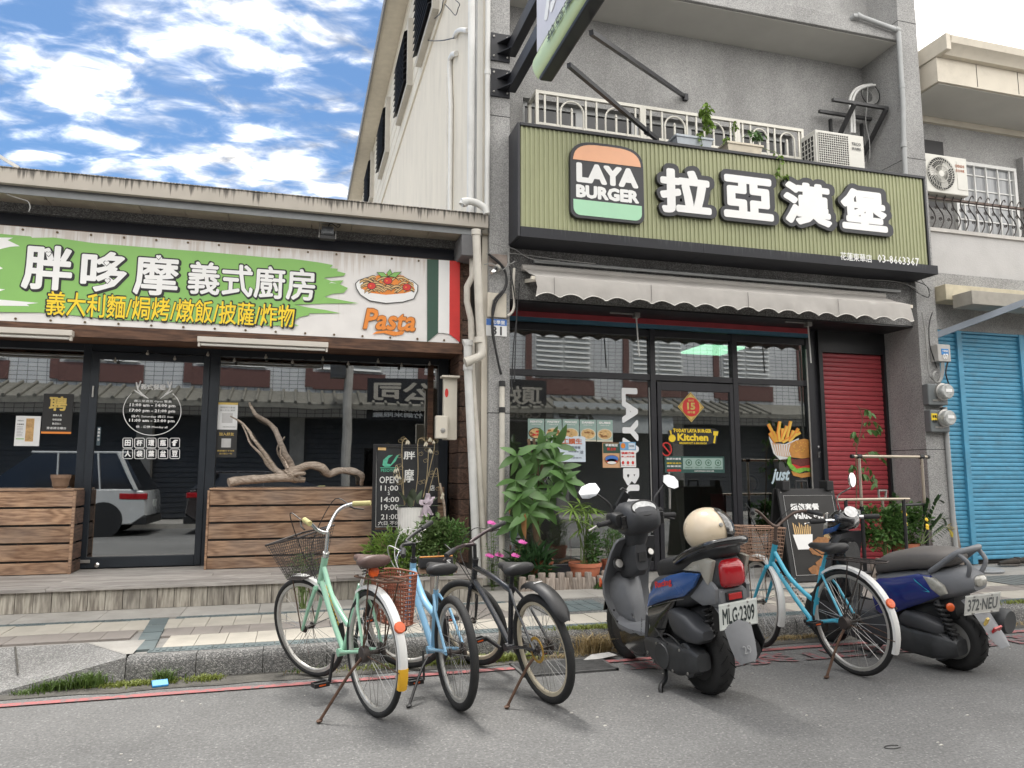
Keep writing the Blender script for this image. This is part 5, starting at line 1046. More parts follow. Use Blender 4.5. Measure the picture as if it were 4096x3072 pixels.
ac_unit('cream air conditioner with round swirling fan guard above the wrought iron rail',q.x+.03,q2.x,8.0,q3.z,q.z,True,('DENSHI','日立冷氣',M('rust_logo',(.35,.12,.06),.6)))
# ground floor of the neighbour: blue shutters, cream beam, metal canopy strut
blu=M('blue_shutter_paint',(.072,.285,.44),.5,v=.16,s=4,dirt=.34,b=.1)
YBs=8.05;X0=[8.22,8.68,9.78,10.9]
B().box(8.18,20,YBs+.05,YH,.15,4.1).obj('ground_floor',room_m,nh)
B().box(8.19,20,YBs-.05,YBs+.05,3.27,4.06).obj('shop_beam',grey_r,nh)
B().box(8.2,20,7.75,YBs-.051,3.62,3.83).obj('cream_beam',M('ochre_beam',(.50,.45,.33),.7,dirt=.2),nh,bev=.006);B().box(8.3,20,7.45,7.75,3.5,3.68).obj('awning_box',M('grey_tan_awning',(.32,.30,.26),.7,dirt=.15),nh,bev=.006)
for k in range(3):
    s_=thing('blue_roller_shutter',('narrow blue roller shutter strip beside the right pillar','wide closed blue roller shutter right of the power meters','blue roller shutter cut by the right edge of the photo')[k],'roller shutter',(X0[k]+.1,YBs,.15),'blue roller shutters')
    w_=X0[k+1]-X0[k]-.085;me=slat_mesh(w_,.0585,blu,.013)
    for i in range(52):link('shutter_slat',me,s_,loc=(X0[k],YBs+random.uniform(-.002,.002),.2+i*.0585),rot=(random.uniform(-.05,.05),0,random.uniform(-.0015,.0015)))
    B().box(X0[k]+w_,X0[k]+w_+.084,YBs-.05,YBs+.03,.15,3.27).obj('shutter_guide',blu,s_,bev=.003)
    B().box(X0[k],X0[k]+w_,YBs-.04,YBs+.03,3.2425,3.27).obj('shutter_header',blu,s_)
B().bar(PY(3735,1345,7.95),PY(4150,1190,7.2),.05,.08).obj('canopy_strut',M('blue_grey_steel',(.22,.25,.29),.5,m=.2,v=.1),label='blue grey steel strut of the canopy over the blue shutters',cat='strut')
# meters on the right pillar
r10=rgn(3250,1250,1.9515);YM=YB-.002
t=thing('utility_box','grey box with blue sticker and grey cables at the top right of the pillar','utility box',PY(3780,1440,YM));mb=M('meter_grey',(.14,.155,.16),.5,v=.08,dirt=.1)
q=[PY(x,y,7.76)for x,y in r10(990,245,1098,245,1098,385)]
B().box(q[0].x-.02,q[1].x-.04,7.77,YM,q[2].z,q[0].z).obj('box',M('box_grey',(.40,.39,.37),.5,dirt=.1),t,bev=.01)
b=B();a=(q[0].x+q[1].x)/2-.02;B().box(a-.06,a+.055,7.765,7.7695,q[2].z+.09,q[0].z-.06).obj('sticker',M('sticker_blue',(.03,.2,.5),.4),t);letters(b,'中華電信',(a,7.763,q[0].z-.09),XR,ZU,.09,.025,0,.02);letters(b,'07',(a,7.763,q[0].z-.16),XR,ZU,.08,.07,0,.03);b.obj('lettering',white_print,t)
for k in range(5):B().tube(cat_([(a-.04+k*.018,7.8,q[2].z),(a-.05+k*.02,7.8,q[2].z-.12),(a-.09+k*.012,7.8,q[2].z-.25),(a-.16+k*.012,7.8,q[2].z-.27),(a-.2+k*.01,7.8,q[2].z-.18),(a-.15+k*.01,7.8,q[2].z-.13)]if k<3 else[(a+.03+k*.01,7.8,q[2].z),(a+.02,7.8,q[2].z-.15),(a+.06,7.8,q[2].z-.3)],5),.009,6).obj('cable',cable_g if k<3 else cable_m,t,smooth=60)
for k,qq in enumerate(((900,555,1050,725),(918,757,1065,935))):
    q=[PY(x,y,7.79)for x,y in r10(qq[0],qq[1],qq[2],qq[1],qq[2],qq[3])]
    t=thing('power_meter',('upper grey electricity meter with round glass on the right pillar','lower grey electricity meter with a yellow sticker on the right pillar')[k],'electricity meter',PY(3750,1700,YM),'electricity meters');x0,x1,z1,z0=q[0].x,q[1].x,q[0].z,q[2].z
    B().box(x0,x1,7.79,YM,z0,z1).obj('case',mb,t,bev=.015)
    cx,cz=x0+(x1-x0)*.68,z0+(z1-z0)*.62
    B().lathe([(.115,0),(.115,.03),(.1,.035)],(cx,7.79,cz),(0,-1,0),22).obj('collar',steel,t,smooth=40);B().lathe([(.098,.03),(.098,.1),(.085,.115),(0,.118)],(cx,7.79,cz),(0,-1,0),22).obj('dial_glass',M('meter_glass',(.42,.43,.42),.12,v=.35,s=18),t,smooth=40)
    B().box(cx-.05,cx+.05,7.668,7.671,cz-.01,cz+.03).obj('dial',white_print,t);B().box(x0+.06,x0+.2,7.783,7.789,z0+.05,z0+.075).obj('tag',steel,t)
    if k:
        B().box(x0+.01,x0+.1,7.784,7.7895,z0+.15,z1-.05).obj('sticker',yellow_print,t);b=B();letters(b,'有電',(x0+.055,7.782,z1-.09),XR,ZU,.07,.04,0,.03);letters(b,'危險',(x0+.055,7.782,z1-.15),XR,ZU,.07,.04,0,.03);b.obj('lettering',black_print,t)
x_=PY(3795,1900,7.88).x
pipe('grey conduit running from the electricity meters to the ground',[(x_+.02,7.87,.16),(x_,7.87,2.2)],.03,grey_pvc)
P=[PY(x,y,7.84)for x,y in r10(855,0,880,150,895,300,905,450,930,515,985,525)]
pipe('pale cable hanging down the right pillar beside the meters',cat_(P,5),.01,cable_g,'cable');P=[PY(x,y,7.84)for x,y in r10(935,0,910,100,915,250,950,370,970,430)]
pipe('black cable hanging down the right pillar beside the meters',cat_(P,5),.007,cable_m,'cable')
for k,pts in enumerate(((1660,1035,1900,1060,2000,1120,2090,1160,2080,1080,1990,1040),(1640,1030,1850,1045,1985,1090,2030,1140,2110,1120,2060,1060,2020,1000))):
    P=[PY(x,y,7.84)for x,y in rgn(2580,560,1.8433)(*pts)]
    pipe(('loose black cable loops at the right end of the awning','second loose cable loop at the right end of the awning')[k],cat_(P,5),.006,(cable_m,cable_g)[k],'cable')
B().prism([(8.22,7.97,.16),(8.34,7.9,.16),(8.27,7.98,1.25),(8.23,7.985,1.25)],(.0,.02,0)).obj('wood_offcut',wood_log,label='thin wooden board leaning beside the conduit at the blue shutter',cat='board')
# ---------------------------------------------------------------- bicycles
tyre_m=M('tyre_rubber',(.018,.018,.018),.75,v=.2,s=30,b=.25,bs=130);rimw=M('silver_rim',(.50,.49,.46),.35,m=.5,v=.15,s=12,dirt=.15)
spoke_m=M('spoke_steel',(.40,.39,.37),.35,m=.8);rust=M('rusty_steel',(.10,.055,.035),.7,m=.2,v=.4,s=25);grime=M('grimy_metal',(.06,.05,.045),.55,m=.4,v=.4,s=20)
rubber=M('black_rubber',(.022,.022,.023),.7,b=.2,bs=200);orange_refl=M('orange_reflector',(.62,.10,.02),.25,v=.1);red_refl=M('red_reflector',(.42,.02,.02),.25,v=.12)
_wheel={}
def wheel_meshes(R,tw,rimmat):
    k=(R,tw,rimmat.name)
    if k not in _wheel:
        t=B();n=48;prof=[(R+tw*cos(a)-tw,tw*sin(a))for a in[pi*2*i/10 for i in range(10)]]
        t.loft([[V((r*cos(2*pi*i/n),y,r*sin(2*pi*i/n)))for r,y in prof]for i in range(n)],0,True)
        ri=R-2*tw;pr=[(ri+.004,.011),(ri+.004,-.011),(ri-.014,-.0105),(ri-.019,-.005),(ri-.019,.005),(ri-.014,.0105)]
        rm=B().loft([[V((r*cos(2*pi*i/n),y,r*sin(2*pi*i/n)))for r,y in pr]for i in range(n)],0,True)
        hb=B().lathe([(.0,-.05),(.012,-.05),(.012,-.038),(.024,-.034),(.024,-.03),(.013,-.026),(.013,.026),(.024,.03),(.024,.034),(.012,.038),(.012,.05),(0,.05)],(0,0,0),(0,1,0),14)
        sp=B().tube([(.02,.03,0),(ri-.01,.003,.03)],.0017,4)
        nd=B()
        if False:pass
        _wheel[k]=(t.mesh('tyre',tyre_m,50),rm.mesh('rim',rimmat,40),hb.mesh('hub',grime,40),sp.mesh('spoke',spoke_m),ri)
    return _wheel[k]
def wheel(par,name,c,R,tw,rimmat,rot=(0,0,0),nsp=28):
    ty,rm,hb,sp,ri=wheel_meshes(R,tw,rimmat)
    w=link(name,ty,par,loc=c,rot=rot)
    link('rim',rm,w,loc=(0,0,0));link('hub',hb,w,loc=(0,0,0))
    for i in range(nsp):
        a=2*pi*(i+.5*(i%2)*0)/nsp+(.35 if i%4<2 else-.35)*0
        o=link('spoke',sp,w,loc=(0,0,0));o.rotation_euler=(pi if i%2 else 0,-a,0)
        if i%4>1:o.scale=(1,1,-1)
    return w
def bike(label,pos,head,lean,steer,wb,R,Rf,tw,fm,bb,hb,ht,st,seat,o):
    t=thing('bicycle',label,'bicycle',(*pos,0),'bicycles parked at the kerb',rot=(-rad(lean),0,rad(head)))
    rh=V((0,0,R));fh=V((wb,0,Rf));bb,hb,ht,st,seat=[V((p[0],0,p[1]))for p in(bb,hb,ht,st,seat)]
    ax=(ht-hb).normalized();rot_=Matrix.Translation(hb)@Matrix.Rotation(rad(steer),4,ax)@Matrix.Translation(-hb)
    S=lambda p:rot_@V(p)
    wheel(t,'rear_wheel',rh,R,tw,o['rim'])
    fw=wheel(t,'front_wheel',S(fh),Rf,tw,o['rim']);q=(rot_.to_3x3()).to_euler();fw.rotation_euler=q
    stt=bb+(seat-bb)*o.get('stf',.72)
    b=B();r=o.get('tr',.016)
    b.tube([hb-ax*.02,ht+ax*.01],.021,12)
    b.tube([bb,stt],.0165,10)
    for pts in o['tubes'](bb,hb,ht,stt):b.tube(cat_(pts,6)if len(pts)>2 else pts,r,10)
    for s in(-1,1):
        b.tube([bb+V((0,s*.03,0)),V((.1,s*.045,R*.98)),rh+V((0,s*.055,0))],.010,8);b.tube([stt+V((0,s*.016,-.03)),stt+(rh-stt)*.35+V((0,s*.045,0)),rh+V((0,s*.058,.005))],.0085,8)
    b.tube([bb-V((0,.04,0)),bb+V((0,.04,0))],.024,12)
    b.obj('frame',fm,t,smooth=40)
    f=B();cr=hb+(hb-ht).normalized()*.03
    for s in(-1,1):f.tube([S(cr+V((0,s*.035,0))),S(cr+(fh-cr)*.5+V((.0,s*.05,0))),S(fh+V((0,s*.052,0)))],[.014,.012,.009],8)
    f.tube([S(cr+V((0,-.04,0))),S(cr+V((0,.04,0)))],.018,10)
    f.obj('fork',o.get('forkm',fm),t,smooth=40)
    h=B().tube([ht,st],.0125,10).tube([ht+ax*.0,ht+ax*.03],.022,12)
    h.obj('stem',o['stemm'],t,smooth=40)
    hp=[S(st+V(p))for p in o['bar']];hp=[S(st+V((p[0],-p[1],p[2])))for p in o['bar'][::-1]]+[S(st)]+hp[:]
    hbm=B().tube(cat_(hp,5),.0115,10).obj('handlebar',o['barm'],t,smooth=40)
    for s in(-1,1):
        p1=S(st+V((o['bar'][-1][0],s*o['bar'][-1][1],o['bar'][-1][2])));p0=S(st+V((o['bar'][-2][0],s*o['bar'][-2][1],o['bar'][-2][2])));d=(p1-p0).normalized()
        B().lathe([(.0,-.115),(.016,-.112),(.0165,-.1),(.0155,-.05),(.0165,.0),(.014,.006),(0,.006)],p1,d,12).obj('grip',o['gripm'],hbm,smooth=40)
        g0=p1-d*.12;fwd=(rot_.to_3x3()@V((1,0,0)))
        B().tube([g0,g0+fwd*.03-V((0,0,.012)),g0+fwd*.045+d*.05-V((0,0,.03)),g0+fwd*.04+d*.11-V((0,0,.038))],[.010,.008,.006,.005],8).obj('brake_lever',o.get('leverm',grime),hbm,smooth=40)
        mid=S(hb+V((.1,s*.03,.1)))
        B().tube(cat_([g0+fwd*.03,g0+fwd*.11-d*.05+V((0,0,.02)),mid+V((0,0,.08)),S(cr)if s>0 else bb+(hb-bb)*.7],6),.0032,5).obj('brake_cable',o.get('cabm',cable_m),t)
    # saddle
    sm=B();z=seat.z;W=o.get('sw',.098)
    ring=lambda x,zl,zh,w:[V((seat.x+x,w*sin(a)*(abs(sin(a))**-.25 if abs(sin(a))>.01 else 1),z+(zl+zh)/2+(zh-zl)/2*cos(a)))for a in[2*pi*i/14 for i in range(14)]]
    sm.loft([ring(.15,-.02,.0,.014),ring(.13,-.03,.01,.026),ring(.06,-.035,.014,.034),ring(-.02,-.045,.016,W*.8),ring(-.08,-.05,.022,W),ring(-.115,-.045,.026,W*.92),ring(-.13,-.02,.016,W*.6)])
    sa=sm.obj('saddle',o['saddlem'],t,smooth=60)
    B().tube([stt-(seat-stt)*.2,seat-V((0,0,.045))],.0125,10).obj('seat_post',o.get('postm',chrome),t,smooth=40)
    sp_=B()
    for s in(-1,1):sp_.tube([seat+V((.1,s*.02,-.03)),seat+V((.02,s*.03,-.06)),seat+V((-.08,s*.045,-.045))],.004,5)
    sp_.obj('saddle_rail',grime,sa)
    for s in(-1,1):
        if o.get('springs'):B().tube([seat+V((-.075+.016*cos(i*.9),s*.05+.016*sin(i*.9),-.08+i*.0024))for i in range(22)],.0028,4).obj('saddle_spring',grime,sa)
    # crank, pedals, chain
    ca=o.get('crank',-1.5)
    cw=B().lathe([(.085,-.003),(.088,0),(.085,.003),(.06,.003),(.06,-.003)],bb+V((0,-.055,0)),(0,1,0),24,cap=False).obj('chainring',grime,t)
    for s,a in((1,ca),(-1,ca+pi)):
        e=bb+V((.165*cos(a),s*.085,.165*sin(a)))
        B().bar(bb+V((0,s*.065,0)),e,.014,.022).obj('crank',blackm,t,bev=.003)
        pd=e+V((0,s*.055,0));p_=B().box(pd.x-.032,pd.x+.032,pd.y-.045,pd.y-.037,pd.z-.012,pd.z+.012).box(pd.x-.032,pd.x+.032,pd.y+.037,pd.y+.045,pd.z-.012,pd.z+.012).box(pd.x-.032,pd.x-.022,pd.y-.037,pd.y+.037,pd.z-.012,pd.z+.012).box(pd.x+.022,pd.x+.032,pd.y-.037,pd.y+.037,pd.z-.012,pd.z+.012).tube([(pd.x,pd.y-.05,pd.z),(pd.x,pd.y+.045,pd.z)],.009,8).obj('pedal',blackm,t)
        for dx in(-.0335,.0325):B().box(pd.x+dx-.001,pd.x+dx+.002,pd.y-.02,pd.y+.02,pd.z-.004,pd.z+.004).obj('pedal_reflector',orange_refl,p_)
    B().tube([rh+V((0,-.045,.035)),bb+V((0,-.055,.085))],.004,5).tube([rh+V((0,-.045,-.035)),bb+V((0,-.055,-.085))],.004,5).obj('chain',grime,t)
    B().lathe([(.045,-.008),(.05,0),(.045,.008),(.02,.01),(.02,-.01)],rh+V((0,-.045,0)),(0,1,0),20).obj('sprocket',grime,t,smooth=40)
    if o.get('drum'):B().lathe([(.0,-.018),(.042,-.018),(.045,-.01),(.045,.012),(.038,.02),(0,.02)],rh+V((0,.055,0)),(0,1,0),20).obj('drum_brake',grime,t,smooth=40)
    # kickstand reaching the ground on the left
    k0=V(o['stand'][0]);k1=V(o['stand'][1])
    # drop the foot to the road in world terms
    Mw=Matrix.Translation((*pos,0))@Euler((-rad(lean),0,rad(head))).to_matrix().to_4x4()
    w1=Mw@k1;w1.z=.012;k1=Mw.inverted()@w1
    B().tube(cat_([k0,k0+(k1-k0)*.3+V((0,.012,0)),k1],4),.0085,8).lathe([(.016,-.004),(.018,.004),(.0,.008)],k1,(0,.2,1),10).obj('kickstand',o.get('standm',rust),t,smooth=40)
    # fenders
    def fender(c,R_,a0,a1,w,m,xf=lambda p:p,name='fender',n=18):
        b=B();rings=[]
        for i in range(n+1):
            a=a0+(a1-a0)*i/n;rr=R_+.016
            pr=[(rr-.012,-w),(rr+.004,-w*.8),(rr+.012,0),(rr+.004,w*.8),(rr-.012,w),(rr+.001,w*.7),(rr+.008,0),(rr+.001,-w*.7)]
            rings.append([xf(c+V((r_*cos(a),y,r_*sin(a))))for r_,y in pr])
        return b.loft(rings).obj(name,m,t,smooth=50)
    if o.get('fend'):
        a0,a1=o['fend'].get('rear',(rad(62),rad(205)));rf=fender(rh,R,a0,a1,.027,o['fend']['m'])
        if 'front' in o['fend']:fender(fh,Rf,*o['fend']['front'],.027,o['fend']['m'],S)
        if 'tip' in o['fend']:fender(rh,R+.003,a1-rad(17),a1+rad(1),.028,o['fend']['tip'],name='fender_tip',n=6)
        ar=a1-rad(o['fend'].get('ra',50));p=rh+V(((R+.03)*cos(ar),0,(R+.03)*sin(ar)))
        B().lathe([(.0,-.01),(.03,-.01),(.032,0),(.028,.006),(0,.008)],p,(cos(ar),0,sin(ar)),16).obj('rear_reflector',orange_refl,t,smooth=40)
        for s in(-1,1):pe=rh+V(((R+.02)*cos(a1-.25),s*.03,(R+.02)*sin(a1-.25)));B().tube([rh+V((0,s*.06,0)),pe],.0028,5).obj('fender_stay',o.get('staym',rust),t)
    if o.get('rack'):
        z=o['rack'];y=.06;rk=B()
        rk.tube([(.12,-y*.5,z),(.1,-y,z),(-.3,-y,z+.01),(-.33,0,z+.01),(-.3,y,z+.01),(.1,y,z),(.12,y*.5,z)],.0055,6).tube([(.08,.0,z),(-.32,0,z+.01)],.0045,5)
        for x in(-.02,-.15):rk.tube([(x,-y,z),(x,y,z)],.004,5)
        for s in(-1,1):rk.tube([(-.08,s*y,z),(0,s*.065,R)],.0045,5).tube([(-.2,s*y,z),(0.005,s*.066,R)],.0045,5)
        rk.obj('rear_rack',o.get('rackm',rust),t)
    if o.get('basket'):
        bk=o['basket'];m=bk['m'];hdr=S(st);fwd=rot_.to_3x3()@V((1,0,0));sd_=rot_.to_3x3()@V((0,1,0));up_=V((0,0,1));c0=S(hb+V((bk['dx'],0,0)));c0.z=bk['z0'];H_=bk['h']
        def cr_(u,v,k):   # u,v in -1..1 at height fraction k
            s_=bk.get('taper',.72)+(1-bk.get('taper',.72))*k
            return c0+fwd*(bk['l']/2+u*bk['l']/2*s_+(k*bk.get('slant',.0))*(1+u)*.5)+sd_*(v*bk['w']/2*s_)+up_*(H_*k+bk.get('rise',0)*k*(1-u)*.5)
        loop=lambda k,n:[cr_(u,v,k)for u,v in[(-1+2*i/n,-1)for i in range(n)]+[(1,-1+2*i/n)for i in range(n)]+[(1-2*i/n,1)for i in range(n)]+[(-1,1-2*i/n)for i in range(n)]]
        rimb=B().tube(loop(1,3),bk.get('rr',.005),6,closed=True).obj('basket',m,t);B().tube(loop(.0,3),.0035,5,closed=True).obj('basket_foot',m,rimb)
        nv=bk['n'];lp1,lp0=loop(1,nv),loop(0,nv);wires=B()
        for a,c in zip(lp1,lp0):wires.tube([a,c],bk['wr'],4)
        for k in range(1,bk['nh']):wires.tube(loop(k/bk['nh'],2),bk['wr'],4,closed=True)
        for k in range(nv):wires.tube([lp0[k],lp0[3*nv-k]],bk['wr'],4);wires.tube([lp0[nv+k],lp0[(4*nv-k)%(4*nv)]],bk['wr'],4)
        wires.obj('basket_mesh',m,rimb,kind='stuff')
        for s in(-1,1):B().tube([cr_(.9,s*.6,0),S(fh+V((0,s*.06,0)))],.004,5).obj('basket_stay',o.get('staym',rust),t)
    return t
step=lambda bb,hb,ht,stt:[[ht-(ht-hb)*.35,ht+(bb-ht)*.35+V((-.01,0,-.05)),bb+(stt-bb)*.42+V((.06,0,.0)),bb+(stt-bb)*.40],[hb+(ht-hb)*.1,hb+(bb-hb)*.5+V((-.02,0,-.03)),bb]]
curved=lambda bb,hb,ht,stt:[[ht-(ht-hb)*.3,ht+(stt-ht)*.45+V((0,0,-.16)),bb+(stt-bb)*.58],[hb+(ht-hb)*.1,bb]]
mtb=lambda bb,hb,ht,stt:[[ht-(ht-hb)*.25,ht+(stt-ht)*.5+V((0,0,-.03)),stt-V((0,0,.05))],[hb+(ht-hb)*.1,hb+(bb-hb)*.45+V((-.035,0,0)),bb]]
mint=M('mint_paint',(.32,.60,.43),.35,v=.08,s=5,coat=.4,dirt=.12);sky_p=M('light_blue_paint',(.25,.50,.72),.35,v=.08,s=5,coat=.4,dirt=.1)
blk_fr=M('black_frame_paint',(.018,.019,.024),.28,v=.2,coat=.6);turq=M('turquoise_paint',(.05,.40,.56),.35,v=.08,s=5,coat=.4,dirt=.1)
whf=M('white_fender',(.68,.68,.66),.35,v=.06,s=6,dirt=.18);yel=M('yellow_tip',(.72,.40,.02),.5,v=.1,dirt=.25);olive_g=M('olive_grip',(.50,.45,.20),.7,b=.3,bs=160);brown_v=M('brown_saddle',(.12,.075,.065),.5,v=.1,b=.1,bs=120);blk_v=M('black_saddle',(.025,.025,.026),.5,b=.1,bs=120)
copper=M('copper_wire',(.36,.22,.15),.5,v=.15,s=20);blkw=M('black_wire',(.03,.024,.022),.6)
def tag_text(t,s,p,q,m,sz,off=.03,y=.018):
    """lettering along a frame tube, on its left side"""
    p,q=V(p),V(q);d=(p-q).normalized();n=V((0,1,0));R=-d if d.x>0 else d;U=n.cross(R);b=B();letters(b,s,(p+q)/2+V((0,y,0)),R,U,(p-q).length,sz,0,off);b.obj('lettering',m,t)
b1=bike('mint green step through bicycle with black wire front basket and brown saddle',(.46,4.325),110,2.5,22,.94,.338,.328,.018,mint,(.40,.27),(.755,.63),(.67,.80),(.625,.955),(.06,.845),dict(rim=rimw,tubes=step,stemm=chrome,barm=chrome,gripm=olive_g,saddlem=brown_v,springs=1,bar=[(.02,.05,.03),(.0,.13,.11),(-.06,.20,.13),(-.16,.25,.12)],stand=((.0,.07,.32),(.06,.29,0)),fend=dict(m=whf,rear=(rad(60),rad(200)),front=(rad(80),rad(170)),tip=yel),rack=.745,drum=1,crank=-1.45,cabm=cable_m,basket=dict(m=blkw,dx=.03,z0=.67,h=.23,l=.22,w=.30,taper=.62,n=16,nh=14,wr=.0016,rr=.0065,slant=.1,rise=.05)))
tag_text(b1,'SUPERLITE',(.43,0,.42),(.62,0,.63),yellow_print,.016)
# woven pannier basket on the far side of the mint bicycle
pn=B();c0=V((.02,-.14,.48));
def pcr(u,v,k):return c0+V((u*(.15+.03*k),v*(.06+.03*k),.27*k))
for k in range(0,13):pn.tube([pcr(cos(a)*(abs(cos(a))**-.4 if abs(cos(a))>.05 else 1),sin(a)*(abs(sin(a))**-.4 if abs(sin(a))>.05 else 1),k/12)for a in[2*pi*i/24 for i in range(24)]],.0055 if k in(0,12)else .0042,5,closed=True)
for i in range(36):a=2*pi*i/36;u,v=cos(a)*(abs(cos(a))**-.4 if abs(cos(a))>.05 else 1),sin(a)*(abs(sin(a))**-.4 if abs(sin(a))>.05 else 1);pn.tube([pcr(u,v,0),pcr(u,v,1)],.004,4)
pn.poly([pcr(u,v,.01)for u,v in((-1,-1),(1,-1),(1,1),(-1,1))])
pn.obj('pannier_basket',M('rust_weave',(.27,.095,.055),.65,v=.25,s=20),b1)
B().lathe([(0,-.01),(.03,-.01),(.033,0),(.028,.008),(0,.01)],(-.02,0,.775),(-1,0,.15),14).obj('saddle_reflector',orange_refl,b1,smooth=40)
b2=bike('light blue bicycle with black handlebar and wide tyres, no fenders, second from the left',(.92,4.315),99,3,54,.91,.312,.305,.024,sky_p,(.39,.25),(.79,.58),(.735,.74),(.71,.865),(.26,.765),dict(rim=rimw,tubes=curved,tr=.022,stemm=blackm,barm=blackm,gripm=rubber,saddlem=blk_v,postm=chrome,leverm=chrome,bar=[(.05,.03,.01),(.03,.12,.02),(-.02,.2,.03),(-.05,.29,.03)],stand=((.34,.05,.22),(.14,.24,0)),standm=blackm,crank=1.2+pi,cabm=white_pvc))
tag_text(b2,'SUMMIT',(.5,0,.33),(.72,0,.5),M('blue_script',(.12,.28,.45),.5),.022,y=.024)
b3=bike('black mountain bicycle with short rear mudguard and disc brake',(1.455,4.295),104,8,24,.92,.312,.308,.024,blk_fr,(.39,.25),(.80,.60),(.745,.735),(.72,.86),(.25,.765),dict(rim=M('cream_rim',(.50,.44,.33),.45,dirt=.2),tubes=mtb,tr=.019,stemm=blackm,barm=M('bronze_bar',(.06,.042,.045),.4,m=.4),gripm=rubber,saddlem=blk_v,postm=blackm,bar=[(.05,.03,.005),(.03,.1,.02),(-.0,.17,.035),(-.04,.31,.04)],stand=((.0,.07,.27),(.02,.27,0)),crank=.25,stf=.78))
B().lathe([(.06,-.0015),(.075,-.0015),(.075,.0015),(.06,.0015)],(0,.04,.312),(0,1,0),28,cap=False).obj('brake_disc',M('yellow_disc',(.5,.3,.06),.45,m=.4,v=.3,s=14),b3)
mg=B();rings=[]
for i in range(13):
    a=rad(66+i*6.6);rr=.372+.01*sin(i/12*pi);w=.052*sin(min(1,(i+1.5)/7)*pi/2)*(1 if i<10 else sqrt(max(.05,1-((i-9.5)/2.7)**2)))
    rings.append([V((r_*cos(a),y*w,.305+r_*sin(a)))for r_,y in((rr-.018,-1),(rr,-.8),(rr+.012,0),(rr,.8),(rr-.018,1),(rr-.004,.75),(rr+.006,0),(rr-.004,-.75))])
mg.loft(rings).obj('mudguard',blackm,b3,smooth=50)
b=B();letters(b,'SUMMIT',(-.04,.0,.698),V((.0,-1,0)),V((1,0,.1)),.06,.018,0,.03,tz=.0);b.obj('lettering',white_print,b3)
b4=bike('turquoise step through bicycle with copper wire basket and white fenders',(3.60,4.315),97,4,-15,.90,.342,.335,.018,turq,(.34,.28),(.705,.65),(.645,.80),(.62,.93),(.15,.83),dict(rim=rimw,tubes=step,stemm=M('bronze_stem',(.12,.085,.07),.45,m=.4),barm=M('bronze_stem',(.12,.085,.07)),gripm=rubber,saddlem=blk_v,springs=1,postm=turq,bar=[(.02,.04,.02),(-.0,.14,.1),(-.06,.22,.12),(-.16,.27,.1)],stand=((.0,.07,.3),(-.0,.26,0)),fend=dict(m=whf,rear=(rad(55),rad(203)),front=(rad(60),rad(200))),rack=.75,rackm=grime,drum=1,crank=2.9,cabm=cable_m,basket=dict(m=copper,dx=.03,z0=.66,h=.25,l=.25,w=.32,taper=.74,n=9,nh=9,wr=.0028,rr=.006)))
tag_text(b4,'MERLINE',(.38,0,.4),(.6,0,.6),M('brown_letter',(.14,.12,.10),.6),.018)
# handlebar bag / black saddle bag between light blue and black bicycles
t=thing('saddle_bag','black bag with orange trim on the wooden stake between the blue and black bicycles','bag',PY(1740,2260,5.5));q=PY(1740,2250,5.55)
sb_=B().loft([[q+V((x,y*w,z))for y,z in((-1,-.035),(1,-.035),(1.05,.0),(.9,.045),(-.9,.045),(-1.05,0))]for x,w in((-.12,.04),(-.1,.055),(.1,.055),(.13,.04))]).obj('bag',blackm,t,bev=.01,smooth=40)
B().tube([q+V((-.12,-.045,.045)),q+V((.12,-.05,.05))],.006,6).obj('trim',M('orange_trim',(.6,.25,.05),.6),t);b=B();letters(b,'S',q+V((.09,-.059,.01)),XR,ZU,.03,.03,0,.03);b.obj('lettering',white_print,t)
st_=thing('wooden_stake','grey wooden stake with a crosspiece carrying the black bag in front of the planter','stake',PZ(1730,2400,.15))
B().box(q.x-.03,q.x+.02,q.y-.02,q.y+.03,.15,q.z-.075).obj('post',wood_log,st_,bev=.003);B().box(q.x-.12,q.x+.16,q.y-.03,q.y+.04,q.z-.075,q.z-.036).obj('crosspiece',wood_box,st_,bev=.003)
